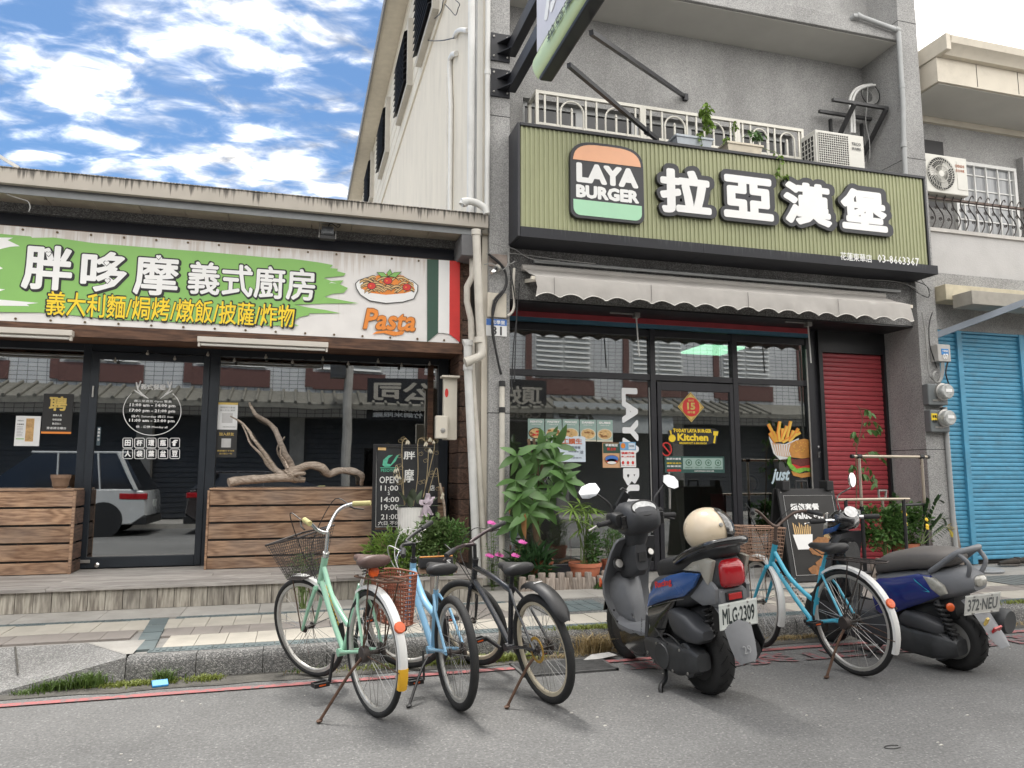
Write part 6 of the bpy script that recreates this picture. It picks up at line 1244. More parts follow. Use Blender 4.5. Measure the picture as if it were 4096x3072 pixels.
# ---------------------------------------------------------------- scooters
def shell(b,st,m=0,n=18,e=.6,y0=0):
    rings=[]
    for s in st:
        x,zl,zh,w=s[:4];ex=s[4]if len(s)>4 else e;yc=s[5]if len(s)>5 else y0;zc,hz=(zl+zh)/2,(zh-zl)/2
        rings.append([V((x,yc+math.copysign(abs(cos(a))**ex,cos(a))*w,zc+math.copysign(abs(sin(a))**ex,sin(a))*hz))for a in[2*pi*i/n for i in range(n)]])
    return b.loft(rings,m)
def swheel(t,name,c,R,w,rot=None,rimm=None):
    n=44;pr=[(R*.62,-w*.42),(R*.80,-w*.5),(R*.93,-w*.42),(R,-w*.2),(R+.002,0),(R,w*.2),(R*.93,w*.42),(R*.80,w*.5),(R*.62,w*.42)]
    ty=B().loft([[V((r*cos(2*pi*i/n),y,r*sin(2*pi*i/n)))for r,y in pr]for i in range(n)],0,True)
    o=ty.obj(name,tyre_m,t,smooth=50);o.location=c
    if rot:o.rotation_euler=rot
    rm=B().lathe([(R*.64,-w*.4),(R*.58,-w*.36),(R*.56,-w*.1),(R*.3,-w*.06),(R*.3,w*.06),(R*.56,w*.1),(R*.58,w*.36),(R*.64,w*.4)],(0,0,0),(0,1,0),28).lathe([(R*.2,-w*.5),(R*.2,w*.5)],(0,0,0),(0,1,0),14).obj('rim',rimm or M('dark_alloy',(.05,.05,.053),.5,m=.3),o,smooth=40)
    gv=B()
    for i in range(40):
        a=2*pi*i/40;s=1 if i%2 else-1;P=[]
        for k,yy in((0,.04),(.5,.22),(1,.42)):aa=a+k*.2;rr=R*(1.004 if yy<.3 else .965);P.append((rr*cos(aa),s*yy*w,rr*sin(aa)))
        gv.tube(P,.0028,4)
    gv.obj('tread_groove',M('groove_black',(.004,.004,.004),.9),o,kind='stuff');return o
def plate(t,c,U,txt,w,h,m,tm,size=.62,yaw=0):
    c,U=V(c),V(U).normalized();R=V((-sin(yaw),-cos(yaw),0));N_=R.cross(U)
    p=B().obox(c,R*w/2,U*h/2,N_*.0015).obj('licence_plate',m,t,bev=.004)
    b=B();letters(b,txt,c+N_*.003,R,U,w*.84,h*size,0,.022);b.obj('lettering',tm,p)
    b=B().tube([c+N_*.002+R*(a*w*.47)+U*(d*h*.44)for a,d in((-1,-1),(1,-1),(1,1),(-1,1))],.0018,4,closed=True);b.obj('plate_rim',m,p)
    for a,d in((-.5,.82),(.5,.82),(-.55,-.84),(.55,-.84)):B().lathe([(.007,0),(.006,.004),(0,.005)],c+N_*.002+R*(a*w*.5)+U*(d*h*.5),N_,8).obj('plate_bolt',steel,p)
    return p
scg=M('charcoal_plastic',(.045,.047,.052),.55,v=.12,s=10,b=.08,bs=220,dirt=.1);scl=M('grey_plastic',(.17,.176,.187),.5,v=.1,s=8,b=.06,bs=220,dirt=.12);blu1=M('blue_scooter_paint',(.022,.085,.27),.25,v=.08,s=5,coat=.7);blu2=M('navy_scooter_paint',(.018,.028,.17),.16,v=.06,s=5,coat=.9)
sil=M('silver_lamp_trim',(.40,.38,.33),.35,m=.3,v=.08);redlens=M('red_lens',(.36,.012,.018),.12,v=.12,coat=.5);clearl=M('clear_lens',(.34,.33,.29),.12,v=.25,s=30,coat=.5);mirg=M('mirror_glass',(.40,.41,.42),.03,m=1,v=0,rv=.0);plt=M('plate_white',(.66,.69,.66),.45,v=.04,dirt=.06);gloss=M('gloss_black',(.012,.012,.013),.14,v=.1,coat=.8);engm=M('engine_grey',(.055,.057,.06),.5,m=.3,v=.3,s=9,dirt=.3)
def side_panel(t,name,poly,y,th,m,s=1,bulge=.012,mid=None):
    """a curved side panel: outline in x,z lifted off the flank"""
    P=[V((x,s*y,z))for x,z in poly];c=sum(P,V())/len(P);o=V((0,s*th,0));n=len(P);b=B()
    ins=[c+(p-c)*.86+o+V((0,s*bulge*.6,0))for p in P];in2=[c+(p-c)*.5+o+V((0,s*bulge,0))for p in P]
    b.loft([P,[p+o for p in P],ins,in2],cap=True);return b.obj(name,m,t,smooth=35)
s1=thing('scooter','black and blue scooter with a cream helmet on its seat, plate MLG-2309','scooter',(2.445,4.205,0),'scooters parked at the kerb',rot=(-rad(5.5),0,rad(95)))
t=s1
swheel(t,'rear_wheel',(0,0,.235),.232,.125);swheel(t,'front_wheel',(.965,0,.222),.222,.105)
shell(B(),[(.33,.64,.70,.05),(.30,.655,.775,.10),(.2,.66,.80,.13),(.05,.69,.825,.14),(-.12,.74,.855,.14),(-.3,.80,.90,.125),(-.42,.85,.92,.09),(-.45,.87,.91,.05)]).obj('seat',M('matte_seat',(.014,.014,.015),.6,b=.1,bs=150),t,smooth=50)
shell(B(),[(.40,.40,.50,.11),(.34,.42,.66,.15),(.2,.46,.72,.155),(0,.52,.76,.155),(-.2,.58,.82,.14),(-.36,.64,.86,.12),(-.42,.68,.84,.10)]).obj('body',scg,t,smooth=50)
for s in(-1,1):
    side_panel(t,'side_panel',[(.37,.475),(.33,.56),(.22,.655),(.06,.715),(-.1,.75),(-.31,.762),(-.22,.68),(-.09,.61),(.1,.565),(.26,.515)],.148,.02,blu1,s)
    side_panel(t,'lower_cover',[(.8,.24),(.62,.20),(.42,.25),(.33,.38),(.37,.47),(.26,.51),(.1,.56),(.02,.585),(.12,.48),(.2,.36),(.3,.24),(.45,.14),(.6,.11),(.78,.17)],.135,.02,gloss,s)
    side_panel(t,'silver_trim',[(-.06,.755),(-.2,.815),(-.36,.85),(-.44,.84),(-.36,.70),(-.31,.765)],.115,.025,sil,s)
    side_panel(t,'side_lens',[(-.13,.763),(-.22,.80),(-.31,.815),(-.30,.772)],.142,.012,clearl,s,.004)
    side_panel(t,'rear_skirt',[(-.09,.605),(-.22,.675),(-.33,.75),(-.42,.68),(-.40,.60),(-.25,.57)],.105,.025,scl,s)
sgt=B();letters(sgt,'Racing',(.1,.185,.64),V((-1,0,0)),V((0,0,1)),.2,.05,0,.04,skew=.2);lt=sgt.obj('lettering',red_print,t);lt.rotation_euler=(0,rad(14),0);lt.location=(-.13,0,.06)
shell(B(),[(-.30,.69,.845,.095),(-.42,.675,.838,.09),(-.462,.69,.82,.075),(-.475,.71,.79,.05)],e=.5).obj('tail_light',redlens,t,smooth=50)
shell(B(),[(-.2,.57,.70,.12),(-.38,.56,.685,.115),(-.42,.59,.67,.10)],e=.45).obj('rear_panel',scl,t,smooth=40)
B().box(-.437,-.418,-.062,.062,.605,.655).obj('reflector_base',blackm,t,bev=.004);B().box(-.443,-.436,-.048,.048,.612,.648).obj('rear_reflector',red_refl,t,bev=.003)
for s in(-1,1):pass
gp_=[(.02,.135,.80),(-.12,.165,.845),(-.3,.16,.90),(-.44,.12,.935),(-.49,.0,.945),(-.44,-.12,.935),(-.3,-.16,.90),(-.12,-.165,.845),(.02,-.135,.80)]
B().tube(cat_(gp_,5),.021,10).obj('grab_rail',gloss,t,smooth=50)
plate(t,(-.435,-.01,.527),(-.12,0,1),'MLG·2309',.285,.148,plt,M('plate_black',(.02,.03,.03),.5),.62)
b=B();rings=[]
for x,z,w in((-.30,.60,.10),(-.39,.55,.105),(-.43,.46,.10),(-.46,.38,.095),(-.485,.31,.08),(-.50,.275,.05)):rings.append([V((x,-w,z-.01)),V((x-.008,-w*.7,z)),V((x-.02,0,z+.004)),V((x-.008,w*.7,z)),V((x,w,z-.01)),V((x+.008,w*.6,z-.008)),V((x,0,z-.006)),V((x+.008,-w*.6,z-.008))])
b.loft(rings).obj('mud_flap',scl,t,smooth=50)
b=shell(B(),[(.42,.18,.28,.05),(.3,.13,.30,.07),(.05,.12,.31,.075),(-.12,.16,.32,.07),(-.2,.19,.29,.05)],e=.5,y0=.135);b.obj('engine_case',engm,t,smooth=40)
B().lathe([(.0,.045),(.075,.045),(.08,.03),(.08,0)],(.18,.17,.215),(0,1,0),22).obj('engine_cover',engm,t,smooth=40);B().lathe([(.1,-.05),(.1,.03),(.09,.04),(0,.042)],(-.06,.15,.235),(0,1,0),22).obj('clutch_cover',engm,t,smooth=40)
shell(B(),[(.12,.40,.50,.04),(.06,.36,.52,.06),(-.1,.34,.50,.075),(-.22,.35,.45,.07),(-.28,.38,.43,.04)],e=.5,y0=.13).obj('air_cleaner',scg,t,smooth=40)
shell(B(),[(.35,.2,.45,.1),(.1,.25,.5,.1),(-.1,.3,.55,.09),(-.2,.4,.56,.08)],e=.7).obj('inner_body',blackm,t,smooth=40)
B().tube([(-.2+.03*0+.028*cos(i*.8),.07+.028*sin(i*.8),.36+i*.0042)for i in range(56)],.007,5).obj('rear_spring',blackm,t)
B().lathe([(.04,.28),(.062,.24),(.07,.0),(.066,-.1),(.05,-.13),(.02,-.13),(.02,-.1)],(-.2,-.17,.29),(1,.0,.1),18).obj('exhaust_muffler',blackm,t,smooth=40);B().prism([(-.1,-.245,.27),(-.3,-.245,.25),(-.36,-.245,.34),(-.3,-.245,.42),(-.14,-.245,.40)],(0,.012,0)).obj('exhaust_shield',blackm,t,bev=.005)
for P in([(.3,.16,.3),(.1,.2,.36),(-.05,.19,.30),(-.1,.17,.26)],[(.34,.15,.36),(.2,.2,.34),(.12,.2,.3)]):B().tube(cat_(P,5),.005,5).obj('cable',rubber,t)
for x,z in((.3,.16),(.24,.28),(.08,.15),(-.02,.29),(-.1,.17),(.36,.2)):B().lathe([(.009,0),(.009,.006),(0,.007)],(x,.203,z),(0,1,0),6).obj('engine_bolt',steel,t)
b=B();letters(b,'29',(-.505,.0,.345),V((0,-1,0)),V((.5,0,1)).normalized(),.06,.045,0,0);b.obj('scratched_number',M('scratch_grey',(.24,.245,.25),.6),t)
B().tube([(-.1,.176,.595),(.1,.176,.552),(.28,.172,.5)],.003,4).obj('panel_seam',gloss,t)
# floorboard and leg shield
shell(B(),[(.28,.26,.33,.14),(.45,.265,.305,.165),(.65,.25,.295,.17),(.80,.25,.30,.16),(.86,.28,.33,.15)],e=.35).obj('floorboard',scl,t,smooth=40)
b=B();rings=[]
for z,x,w,dp in((.22,.86,.12,.05),(.28,.88,.15,.06),(.36,.93,.175,.06),(.48,.975,.195,.06),(.58,.96,.2,.065),(.68,.90,.195,.07),(.78,.835,.185,.075),(.85,.78,.172,.075),(.875,.755,.155,.065)):
    k=8;inner=[V((x-.035-.045*abs(i/k)**3+0,w*i/k,z))for i in range(-k,k+1)];outer=[V((x+dp*(1-(i/k)**2)-.02-.045*abs(i/k)**3+.01,w*i/k*1.02,z))for i in range(k,-k-1,-1)];rings.append(inner+outer)
b.loft(rings).obj('leg_shield',scl,t,smooth=45)
shell(B(),[(.64,.66,.84,.05),(.68,.62,.86,.068),(.76,.60,.87,.075),(.84,.58,.86,.08)],e=.5).obj('glove_box',scg,t,smooth=40);shell(B(),[(.74,.28,.42,.05),(.80,.27,.58,.08),(.88,.27,.64,.12),(.93,.3,.62,.14)],e=.6).obj('knee_panel',scl,t,smooth=50)
B().lathe([(.05,0),(.05,.012),(.036,.016),(.034,.008),(0,.01)],(.79,.115,.70),(-1,.0,.35),22).obj('fuel_cap',blackm,t,smooth=40);B().lathe([(.033,.012),(.03,.02),(0,.021)],(.79,.115,.70),(-1,.0,.35),22).obj('fuel_cap_plate',steel,t,smooth=40)
B().lathe([(.034,0),(.034,.05),(.028,.055),(.026,.045),(0,.046)],(.71,-.10,.75),(-1,0,.5),20).obj('ignition_barrel',blackm,t,smooth=40);B().lathe([(.026,.047),(.022,.054),(0,.055)],(.71,-.10,.75),(-1,0,.5),20).obj('ignition_lock',steel,t,smooth=40)
B().box(.63,.645,-.035,.03,.72,.78).obj('hook_slot',gloss,t)
B().prism([(.93,.197,.53),(.94,.197,.55),(.925,.197,.60),(.905,.197,.56)],(0,.018,0)).obj('turn_signal',orange_refl,t,bev=.004);B().prism([(.93,-.197,.53),(.94,-.197,.55),(.925,-.197,.60),(.905,-.197,.56)],(0,-.018,0)).obj('turn_signal',orange_refl,t,bev=.004)
for(x,z)in((.835,.38),(.80,.31),(.93,.48)):B().lathe([(.008,0),(.006,.004),(0,.004)],(x-.0,.165,z),(-.6,.8,.1),8).obj('screw',gloss,t)
b=B();letters(b,'TACTICAL',(.47,.166,.335),V((-.3,.0,1)).normalized(),V((-1,0,-.3)).normalized(),.12,.014,0,.03);b.obj('lettering',scg,t)
B().prism([(.40,.158,.27),(.36,.158,.42),(.395,.158,.425),(.44,.158,.27)],(0,.012,0)).obj('trim_strip',scg,t,bev=.003)
# handlebar cowl, dash, controls
shell(B(),[(.50,1.0,1.07,.085),(.54,.93,1.10,.135),(.62,.90,1.13,.15),(.72,.90,1.13,.145),(.80,.93,1.09,.11),(.84,.96,1.05,.06)],e=.62).obj('handlebar_cowl',scg,t,smooth=50)
b=B()
rings=[]
for z,x,w,d in((.83,.70,.075,.06),(.86,.69,.085,.07),(.92,.67,.095,.085),(.98,.66,.11,.10)):rings.append([V((x+d*cos(a),w*sin(a),z))for a in[2*pi*i/18 for i in range(18)]])
b.loft(rings).obj('cowl_neck',scg,t,smooth=50)
for s in(-1,1):shell(B(),[(.60,.975,1.06,.06,.5,s*.15),(.64,.955,1.075,.075,.5,s*.155),(.72,.965,1.07,.07,.5,s*.15)],e=.5).obj('switch_pod',blackm,t,smooth=40)
dc_,du=V((.545,0,1.085)),V((.55,0,.83)).normalized();dn=V((-.83,0,.55)).normalized()
B().poly([dc_+dn*.012+V((0,.098,0))*cos(a)+du*.052*sin(a)for a in[2*pi*i/24 for i in range(24)]]).obj('dashboard',M('dash_glass',(.50,.51,.51),.12,v=.4,s=18),t);B().tube([dc_+dn*.012+V((0,.105,0))*cos(a)+du*.058*sin(a)for a in[2*pi*i/24 for i in range(24)]],.006,6,closed=True).obj('dash_bezel',blackm,t,smooth=40)
for s in(-1,1):
    for k in range(3):B().box(.565+k*.0,.585,s*.15-.03,s*.15+.03,.965+k*.024,1.0+k*.024).obj('switch',gloss,t,bev=.003)
    B().lathe([(.0,-.01),(.019,-.01),(.02,.03),(.0185,.10),(.0205,.115),(.012,.125),(0,.125)],(.66,s*.215,1.01),(-.12,s,-.05),14).obj('grip',rubber,t,smooth=40)
    B().tube([(.70,s*.20,1.005),(.75,s*.235,1.0),(.735,s*.30,.985),(.715,s*.375,.965)],[.012,.009,.008,.007],8).obj('brake_lever',steel if s>0 else blackm,t,smooth=40)
    m0=V((.69,s*.185,1.06));m1=V((.70,s*.30,1.215));B().tube(cat_([m0,m0+V((0,s*.01,.07)),m1],5),.008,8).lathe([(.014,0),(.012,.05)],m0-V((0,0,.02)),(0,0,1),10).obj('mirror_stem',blackm,t,smooth=40)
    c=m1+V((-.01,s*.055,.02));up=V((.1,s*.18,1)).normalized();rt_=V((.15*s,1,-s*.28)).normalized();nn=V((-1,0,.2)).normalized();up=(up+V((.25,0,0))).normalized();sh_=[(-.085,-.02),(-.07,.035),(-.02,.052),(.05,.05),(.088,.02),(.08,-.03),(.03,-.052),(-.04,-.05)]
    P=[c+rt_*a*s+up*d for a,d in sh_]
    mm=B().loft([[p+nn*.004 for p in P],[p-nn*.012 for p in P],[c+(p-c)*.6-nn*.03 for p in P]]).obj('mirror',blackm,t,bev=.004,smooth=40);B().poly([c+(p-c)*.93+nn*.0055 for p in P]).obj('mirror_glass',mirg,mm,fix=False)
ph=B().obox((.76,.04,1.14),(.012,0,.004),(0,.022,.02),(-.02,-.03,.05)).tube([(.75,.09,1.08),(.76,.06,1.12)],.012,8).tube([(.75,.0,1.20),(.76,.03,1.225),(.75,.06,1.21)],.008,6).obj('phone_holder',blackm,t,bev=.004)
B().tube([(.93,.05,.45),(.965,.055,.222)],.02,10).obj('fork_leg',engm,t);B().tube([(.93,-.05,.45),(.965,-.055,.222)],.02,10).obj('fork_leg',engm,t)
b=B();rings=[]
for i in range(9):
    a=rad(20+i*17);rr=.245;rings.append([V((.965+rr*cos(a),y,.222+rr*sin(a)*1.05))for y in(-.06,-.03,0,.03,.06)]+[V((.965+(rr-.008)*cos(a),y,.222+(rr-.008)*sin(a)*1.05))for y in(.06,.03,0,-.03,-.06)])
b.loft(rings).obj('front_fender',gloss,t,smooth=40)
B().tube(cat_([(.30,.08,.16),(.27,.13,.11),(.2,.19,.07),(.14,.27,.05),(.12,.285,.0)],4),[.016]*17,8).tube([(.2,.20,.065),(.21,.215,.03),(.2,.22,.0)],.013,8).obj('stand',blackm,t,smooth=40)
def squash(root,f):
    for c in root.children:
        if 'wheel' in c.name:continue
        for o_ in(c,)+tuple(c.children):
            for v in o_.data.vertices:v.co.x=f(v.co.x)
squash(s1,lambda x:x*.82 if x<0 else x)
for c in s1.children:
    if 'wheel' not in c.name:c.scale.y=.92
# helmet
hm=thing('helmet','cream open face helmet with dark visor lying on the scooter seat','helmet',(2.445,4.205,0),rot=(-rad(5.5),0,rad(95)));C0=V((-.17,.0,.985))
b=B();n=24;k=14;rings=[]
for i in range(k+1):
    ph_=-pi/2*.55+(pi/2+pi/2*.55)*i/k;r=cos(ph_);z=sin(ph_)
    rings.append([C0+V((.165*r*cos(2*pi*j/n)+.0,.135*r*sin(2*pi*j/n),.135*z-.0))for j in range(n)])
hs=b.loft(rings).obj('helmet_shell',M('cream_helmet',(.70,.58,.42),.3,v=.03,coat=.5),hm,smooth=60);hs.rotation_euler=(0,0,0)
b=B();rings=[]
for i in range(9):
    ph_=rad(-30+i*12);rings.append([C0+V((.172*cos(ph_)*cos(a),.142*cos(ph_)*sin(a),.142*sin(ph_)))for a in[rad(180+62-60+12*j)for j in range(11)]])
b.loft(rings,ring_closed=False,cap=False).obj('visor',M('dark_visor',(.02,.019,.018),.06,v=.1,coat=1),hm,smooth=60,fix=False)
B().lathe([(.013,0),(.011,.006),(0,.007)],C0+V((-.158,.02,.045)),(-1,.1,.2),12).obj('visor_bolt',steel,hm,smooth=40)
B().tube([C0+V((.12*cos(a),.10*sin(a),-.108))for a in[2*pi*i/24 for i in range(24)]],.012,8,closed=True).obj('helmet_lining',blackm,hm,smooth=50)
# second scooter
s2=thing('scooter','navy blue rounded scooter with grey seat on its stand at the right, plate 372-NEU','scooter',(4.375,4.27,0),'scooters parked at the kerb',rot=(-rad(6),0,rad(104)))
t=s2;gseat=M('grey_seat',(.125,.115,.107),.6,v=.1,b=.12,bs=160)
swheel(t,'rear_wheel',(-.02,0,.205),.205,.125,rimm=M('pale_alloy',(.30,.30,.29),.45,m=.4));swheel(t,'front_wheel',(.98,0,.205),.205,.11)
shell(B(),[(.53,.60,.66,.06),(.50,.60,.71,.12),(.40,.62,.76,.145),(.2,.66,.805,.155),(.0,.68,.82,.15),(-.12,.71,.81,.12),(-.16,.74,.79,.07)]).obj('seat',gseat,t,smooth=50)
shell(B(),[(.56,.34,.52,.10),(.50,.34,.61,.145),(.35,.36,.64,.16),(.15,.42,.67,.16),(-.05,.48,.70,.15),(-.18,.52,.70,.125),(-.27,.56,.66,.08)]).obj('body',scl,t,smooth=50)
for s in(-1,1):
    side_panel(t,'side_panel',[(.50,.36),(.52,.45),(.49,.56),(.44,.59),(.3,.61),(.1,.655),(.0,.65),(-.07,.585),(-.08,.53),(.05,.475),(.2,.415),(.36,.35),(.45,.335)],.152,.016,blu2,s,.022)
    side_panel(t,'indicator_lens',[(.05,.645),(-.03,.64),(-.10,.595),(-.12,.545),(-.07,.525),(.0,.565)],.155,.022,clearl,s,.01)
    side_panel(t,'lower_apron',[(.95,.36),(.75,.34),(.52,.335),(.40,.30),(.36,.2),(.45,.12),(.62,.10),(.85,.14),(.98,.25)],.14,.02,scg,s)
B().poly([V((x,.193,z))for x,z in((.12,.63),(-.0,.545),(.06,.55),(.0,.553),(.11,.61))]).obj('stripe',turq,t)
b=B();letters(b,'Ciao',(.36,.189,.405),V((-1,0,0)),ZU,.14,.03,0,.03,skew=.2);b.obj('lettering',steel,t)
B().tube(cat_([(.02,.13,.67),(-.08,.14,.73),(-.2,.12,.81),(-.26,.05,.83),(-.26,-.05,.83),(-.2,-.12,.81),(-.08,-.14,.73),(.02,-.13,.67)],5),.02,10).obj('grab_rail',scl,t,smooth=50);
for s in(-1,1):B().tube(cat_([(-.2,s*.12,.815),(-.27,s*.10,.74),(-.24,s*.08,.66)],5),.016,8).obj('grab_strut',scl,t,smooth=50)
B().lathe([(.02,0),(.018,.004),(0,.004)],(-.255,.05,.63),(-1,.3,.2),12).obj('tail_badge',scg,t);shell(B(),[(-.2,.58,.66,.075),(-.285,.585,.65,.06),(-.295,.60,.64,.04)]).obj('tail_light',clearl,t,smooth=50)
plate(t,(-.285,.03,.475),(-.28,.08,1),'372·NEU',.26,.14,M('plate_cream',(.68,.68,.64),.45,dirt=.1),M('plate_grey',(.16,.17,.17),.5),.6,rad(26))
b=B();rings=[]
for x,z,w in((-.16,.50,.08),(-.25,.42,.085),(-.31,.33,.08),(-.36,.26,.075),(-.395,.215,.05)):rings.append([V((x,-w,z-.01)),V((x-.02,0,z+.004)),V((x,w,z-.01)),V((x,0,z-.008))])
b.loft(rings).obj('mud_flap',scl,t,smooth=50);B().obox((-.345,.0,.31),(0,.045,0),(-.014,0,.02),(-.006,0,-.004)).obj('rear_reflector',red_refl,t,bev=.002);B().obox((-.31,.05,.365),(0,.014,0),(-.014,0,.024),(-.006,0,-.004)).obj('sticker',gold_print,t)
B().lathe([(0,0),(.028,0),(.028,.012),(.02,.02),(0,.022)],(-.13,.17,.46),(-.8,.6,.1),14).obj('side_reflector',orange_refl,t,smooth=40)
B().tube([(-.03-i*.0016+.0+.03*cos(i*.75),.15+.03*sin(i*.75),.47-i*.0035)for i in range(62)],.009,6).obj('rear_spring',blackm,t,smooth=60);B().tube([(-.02,.15,.49),(-.14,.15,.2)],.014,8).obj('shock_absorber',engm,t,smooth=40)
shell(B(),[(.42,.15,.27,.05),(.3,.10,.29,.075),(.05,.09,.28,.085),(-.08,.11,.27,.08),(-.15,.14,.24,.06)],e=.5,y0=.12).obj('engine_case',engm,t,smooth=40);shell(B(),[(.30,.29,.35,.04),(.24,.28,.39,.07),(.1,.27,.38,.075),(-.02,.26,.35,.07),(-.06,.28,.33,.04)],e=.45,y0=.13).obj('air_cleaner',scg,t,smooth=40);B().lathe([(.1,-.06),(.1,.03),(.09,.05),(.03,.055),(0,.055)],(-.0,.14,.19),(0,1,0),22).obj('clutch_cover',engm,t,smooth=40)
shell(B(),[(.45,.14,.36,.12),(.1,.25,.5,.12),(-.12,.35,.55,.10)],e=.7).obj('inner_body',blackm,t,smooth=40)
B().lathe([(.03,.25),(.055,.22),(.062,.0),(.06,-.1),(.045,-.125),(0,-.125)],(-.2,-.2,.33),(1,0,.12),18).lathe([(.075,-.13),(.085,-.10),(.08,-.06),(.06,-.06)],(-.2,-.2,.33),(1,0,.12),18).obj('exhaust_muffler',engm,t,smooth=40)
shell(B(),[(.46,.26,.35,.14),(.7,.26,.34,.165),(.92,.25,.345,.15)],e=.35).obj('floorboard',scg,t,smooth=40)
b=B();rings=[]
for z,x,w in((.3,.95,.16),(.4,.99,.18),(.55,.99,.185),(.68,.95,.175),(.8,.90,.155),(.87,.87,.12)):
    k=8;rings.append([V((x-.03-.05*abs(i/k)**2.5,w*i/k,z))for i in range(-k,k+1)]+[V((x+.07*(1-(i/k)**2)-.04*abs(i/k)**2.5,w*i/k*1.03,z))for i in range(k,-k-1,-1)])
b.loft(rings).obj('leg_shield',scg,t,smooth=45)
shell(B(),[(.80,.40,.80,.09),(.86,.38,.83,.12),(.94,.38,.84,.13)],e=.5).obj('glove_box',gloss,t,smooth=40)
shell(B(),[(.74,.93,.99,.06),(.78,.90,1.04,.11),(.86,.88,1.05,.12),(.94,.90,1.01,.09)],e=.65).obj('handlebar_cowl',gloss,t,smooth=50);shell(B(),[(.95,.84,.97,.09),(1.0,.85,.96,.08),(1.02,.87,.94,.06)],e=.8).obj('headlight',clearl,t,smooth=50)
B().poly([(.765+.045*sin(a)*.5,.075*cos(a),1.035+.04*sin(a))for a in[2*pi*i/20 for i in range(20)]]).obj('dashboard',M('dash_chrome',(.42,.42,.42),.2,m=.5,v=.3,s=30),t);side_panel(t,'cowl_wing',[(.98,.86),(.84,.90),(.79,.96),(.86,.93),(.96,.91)],.10,.02,blu1,1,.006);side_panel(t,'cowl_wing',[(.98,.86),(.84,.90),(.79,.96),(.86,.93),(.96,.91)],.10,.02,blu1,-1,.006)
for s,d in((-1,V((-.55,-.80,-.06))),(1,V((.45,.88,.04)))):
    p0=V((.84,s*.09,.98));B().tube([p0,p0+d*.1],.012,8).obj('handlebar',chrome,t,smooth=40);B().lathe([(.018,0),(.02,.05),(.019,.12),(.016,.125),(0,.125)],p0+d*.1,d,12).obj('grip',rubber,t,smooth=40);B().tube([p0+d*.08+V((.03,0,0)),p0+d*.16+V((.05,0,-.01)),p0+d*.24+V((.045,0,-.02))],.006,6).obj('brake_lever',chrome,t)
    B().lathe([(.0,-.02),(.022,-.02),(.024,.02),(0,.03)],p0+d*.07+V((.02,0,.03)),(0,0,1),12).obj('brake_reservoir',chrome,t,smooth=40)
for m0,m1 in(((.84,.03,1.03),(.74,-.03,1.275)),):
    m0,m1=V(m0),V(m1);B().tube(cat_([m0,m0+V((.02,0,.12)),m1+V((.03,0,-.06)),m1+V((.015,0,-.01))],5),.006,8).obj('mirror_stem',chrome,t,smooth=40)
    mm=B().lathe([(.02,.02),(.05,.012),(.056,0),(.054,-.003),(0,-.003)],m1,(1,.25,0),24).obj('mirror',chrome,t,smooth=40);B().disc(m1-V((.005,.00125,0)),(-1,-.25,0),.052,24).obj('mirror_glass',mirg,mm,fix=False)
B().tube(cat_([(.5,.1,.13),(.55,.2,.06),(.57,.26,.012)],4),.013,8).obj('stand',blackm,t,smooth=40)
squash(s2,lambda x:x*.87)
# ---------------------------------------------------------------- opposite side of the street, seen in the window reflections
B().box(-60,60,-8,-3.1,-.3,.12).obj('far_pavement',concrete,kind='structure')
YO=-5.0
def MR(x,y,yr,mir=8.8):return PY(x,y,2*mir-yr)
tilew=None
def make_tile():
    mt,nt,b=nt_of('white_wall_tiles');N=nt.nodes.new;L=nt.links.new
    tc=N('ShaderNodeTexCoord');sp=N('ShaderNodeSeparateXYZ');L(tc.outputs['Object'],sp.inputs[0]);cb=N('ShaderNodeCombineXYZ');L(sp.outputs[0],cb.inputs[0]);L(sp.outputs[2],cb.inputs[1])
    br=N('ShaderNodeTexBrick');br.offset=0;br.inputs['Scale'].default_value=1;br.inputs['Brick Width'].default_value=.24;br.inputs['Row Height'].default_value=.12;br.inputs['Mortar Size'].default_value=.008
    br.inputs['Color1'].default_value=(.62,.62,.61,1);br.inputs['Color2'].default_value=(.54,.54,.54,1);br.inputs['Mortar'].default_value=(.13,.13,.13,1);L(cb.outputs[0],br.inputs['Vector']);L(br.outputs['Color'],b.inputs['Base Color']);b.inputs['Roughness'].default_value=.35
    return mt
tilew=make_tile()
brick_m=M('red_brick_tile',(.13,.06,.05),.6,v=.2,s=14);shut_w=M('pale_louvre',(.60,.60,.58),.5,v=.05);dk_sh=M('dark_shutter',(.06,.062,.066),.5,v=.2,s=4)
ob=thing('opposite_building','white tiled shophouse row across the street, seen mirrored in the shop windows','building',(-2,YO,.12))
B().box(-30,30,YO-6,YO,3.0,6.6).obj('tiled_wall',tilew,ob)
B().box(-30,30,YO-6,YO-.3,.12,3.0).obj('ground_floor_wall',dk_sh,ob)
for x in range(-28,30,4):B().box(x-.2,x+.2,YO-.32,YO+.02,.12,3.0).obj('pier',concrete,ob)
slm=B().add([(0,0,0),(3.56,0,0),(3.56,-.03,.13),(0,-.03,.13)],[(0,1,2,3)]).mesh('shutter_slat',dk_sh)
for k in range(-7,7):
    for i in range(20):link('shutter_slat',slm,ob,loc=(k*4+.22,YO-.26,.16+i*.14))
tr=M('old_tile_roof',(.17,.16,.135),.8,v=.3,s=8)
B().add([(-30,YO,3.75),(30,YO,3.75),(30,YO+1.3,3.3),(-30,YO+1.3,3.3),(-30,YO,3.65),(30,YO,3.65),(30,YO+1.3,3.15),(-30,YO+1.3,3.15)],[(0,1,2,3),(4,7,6,5),(3,2,6,7)]).obj('awning_roof',tr,ob)
rtm=B().tube([(0,YO+.02,3.78),(0,YO+1.32,3.31)],.045,8).mesh('roof_tile_row',tr)
for i in range(100):link('roof_tile_row',rtm,ob,loc=(-20+i*.35,0,0))
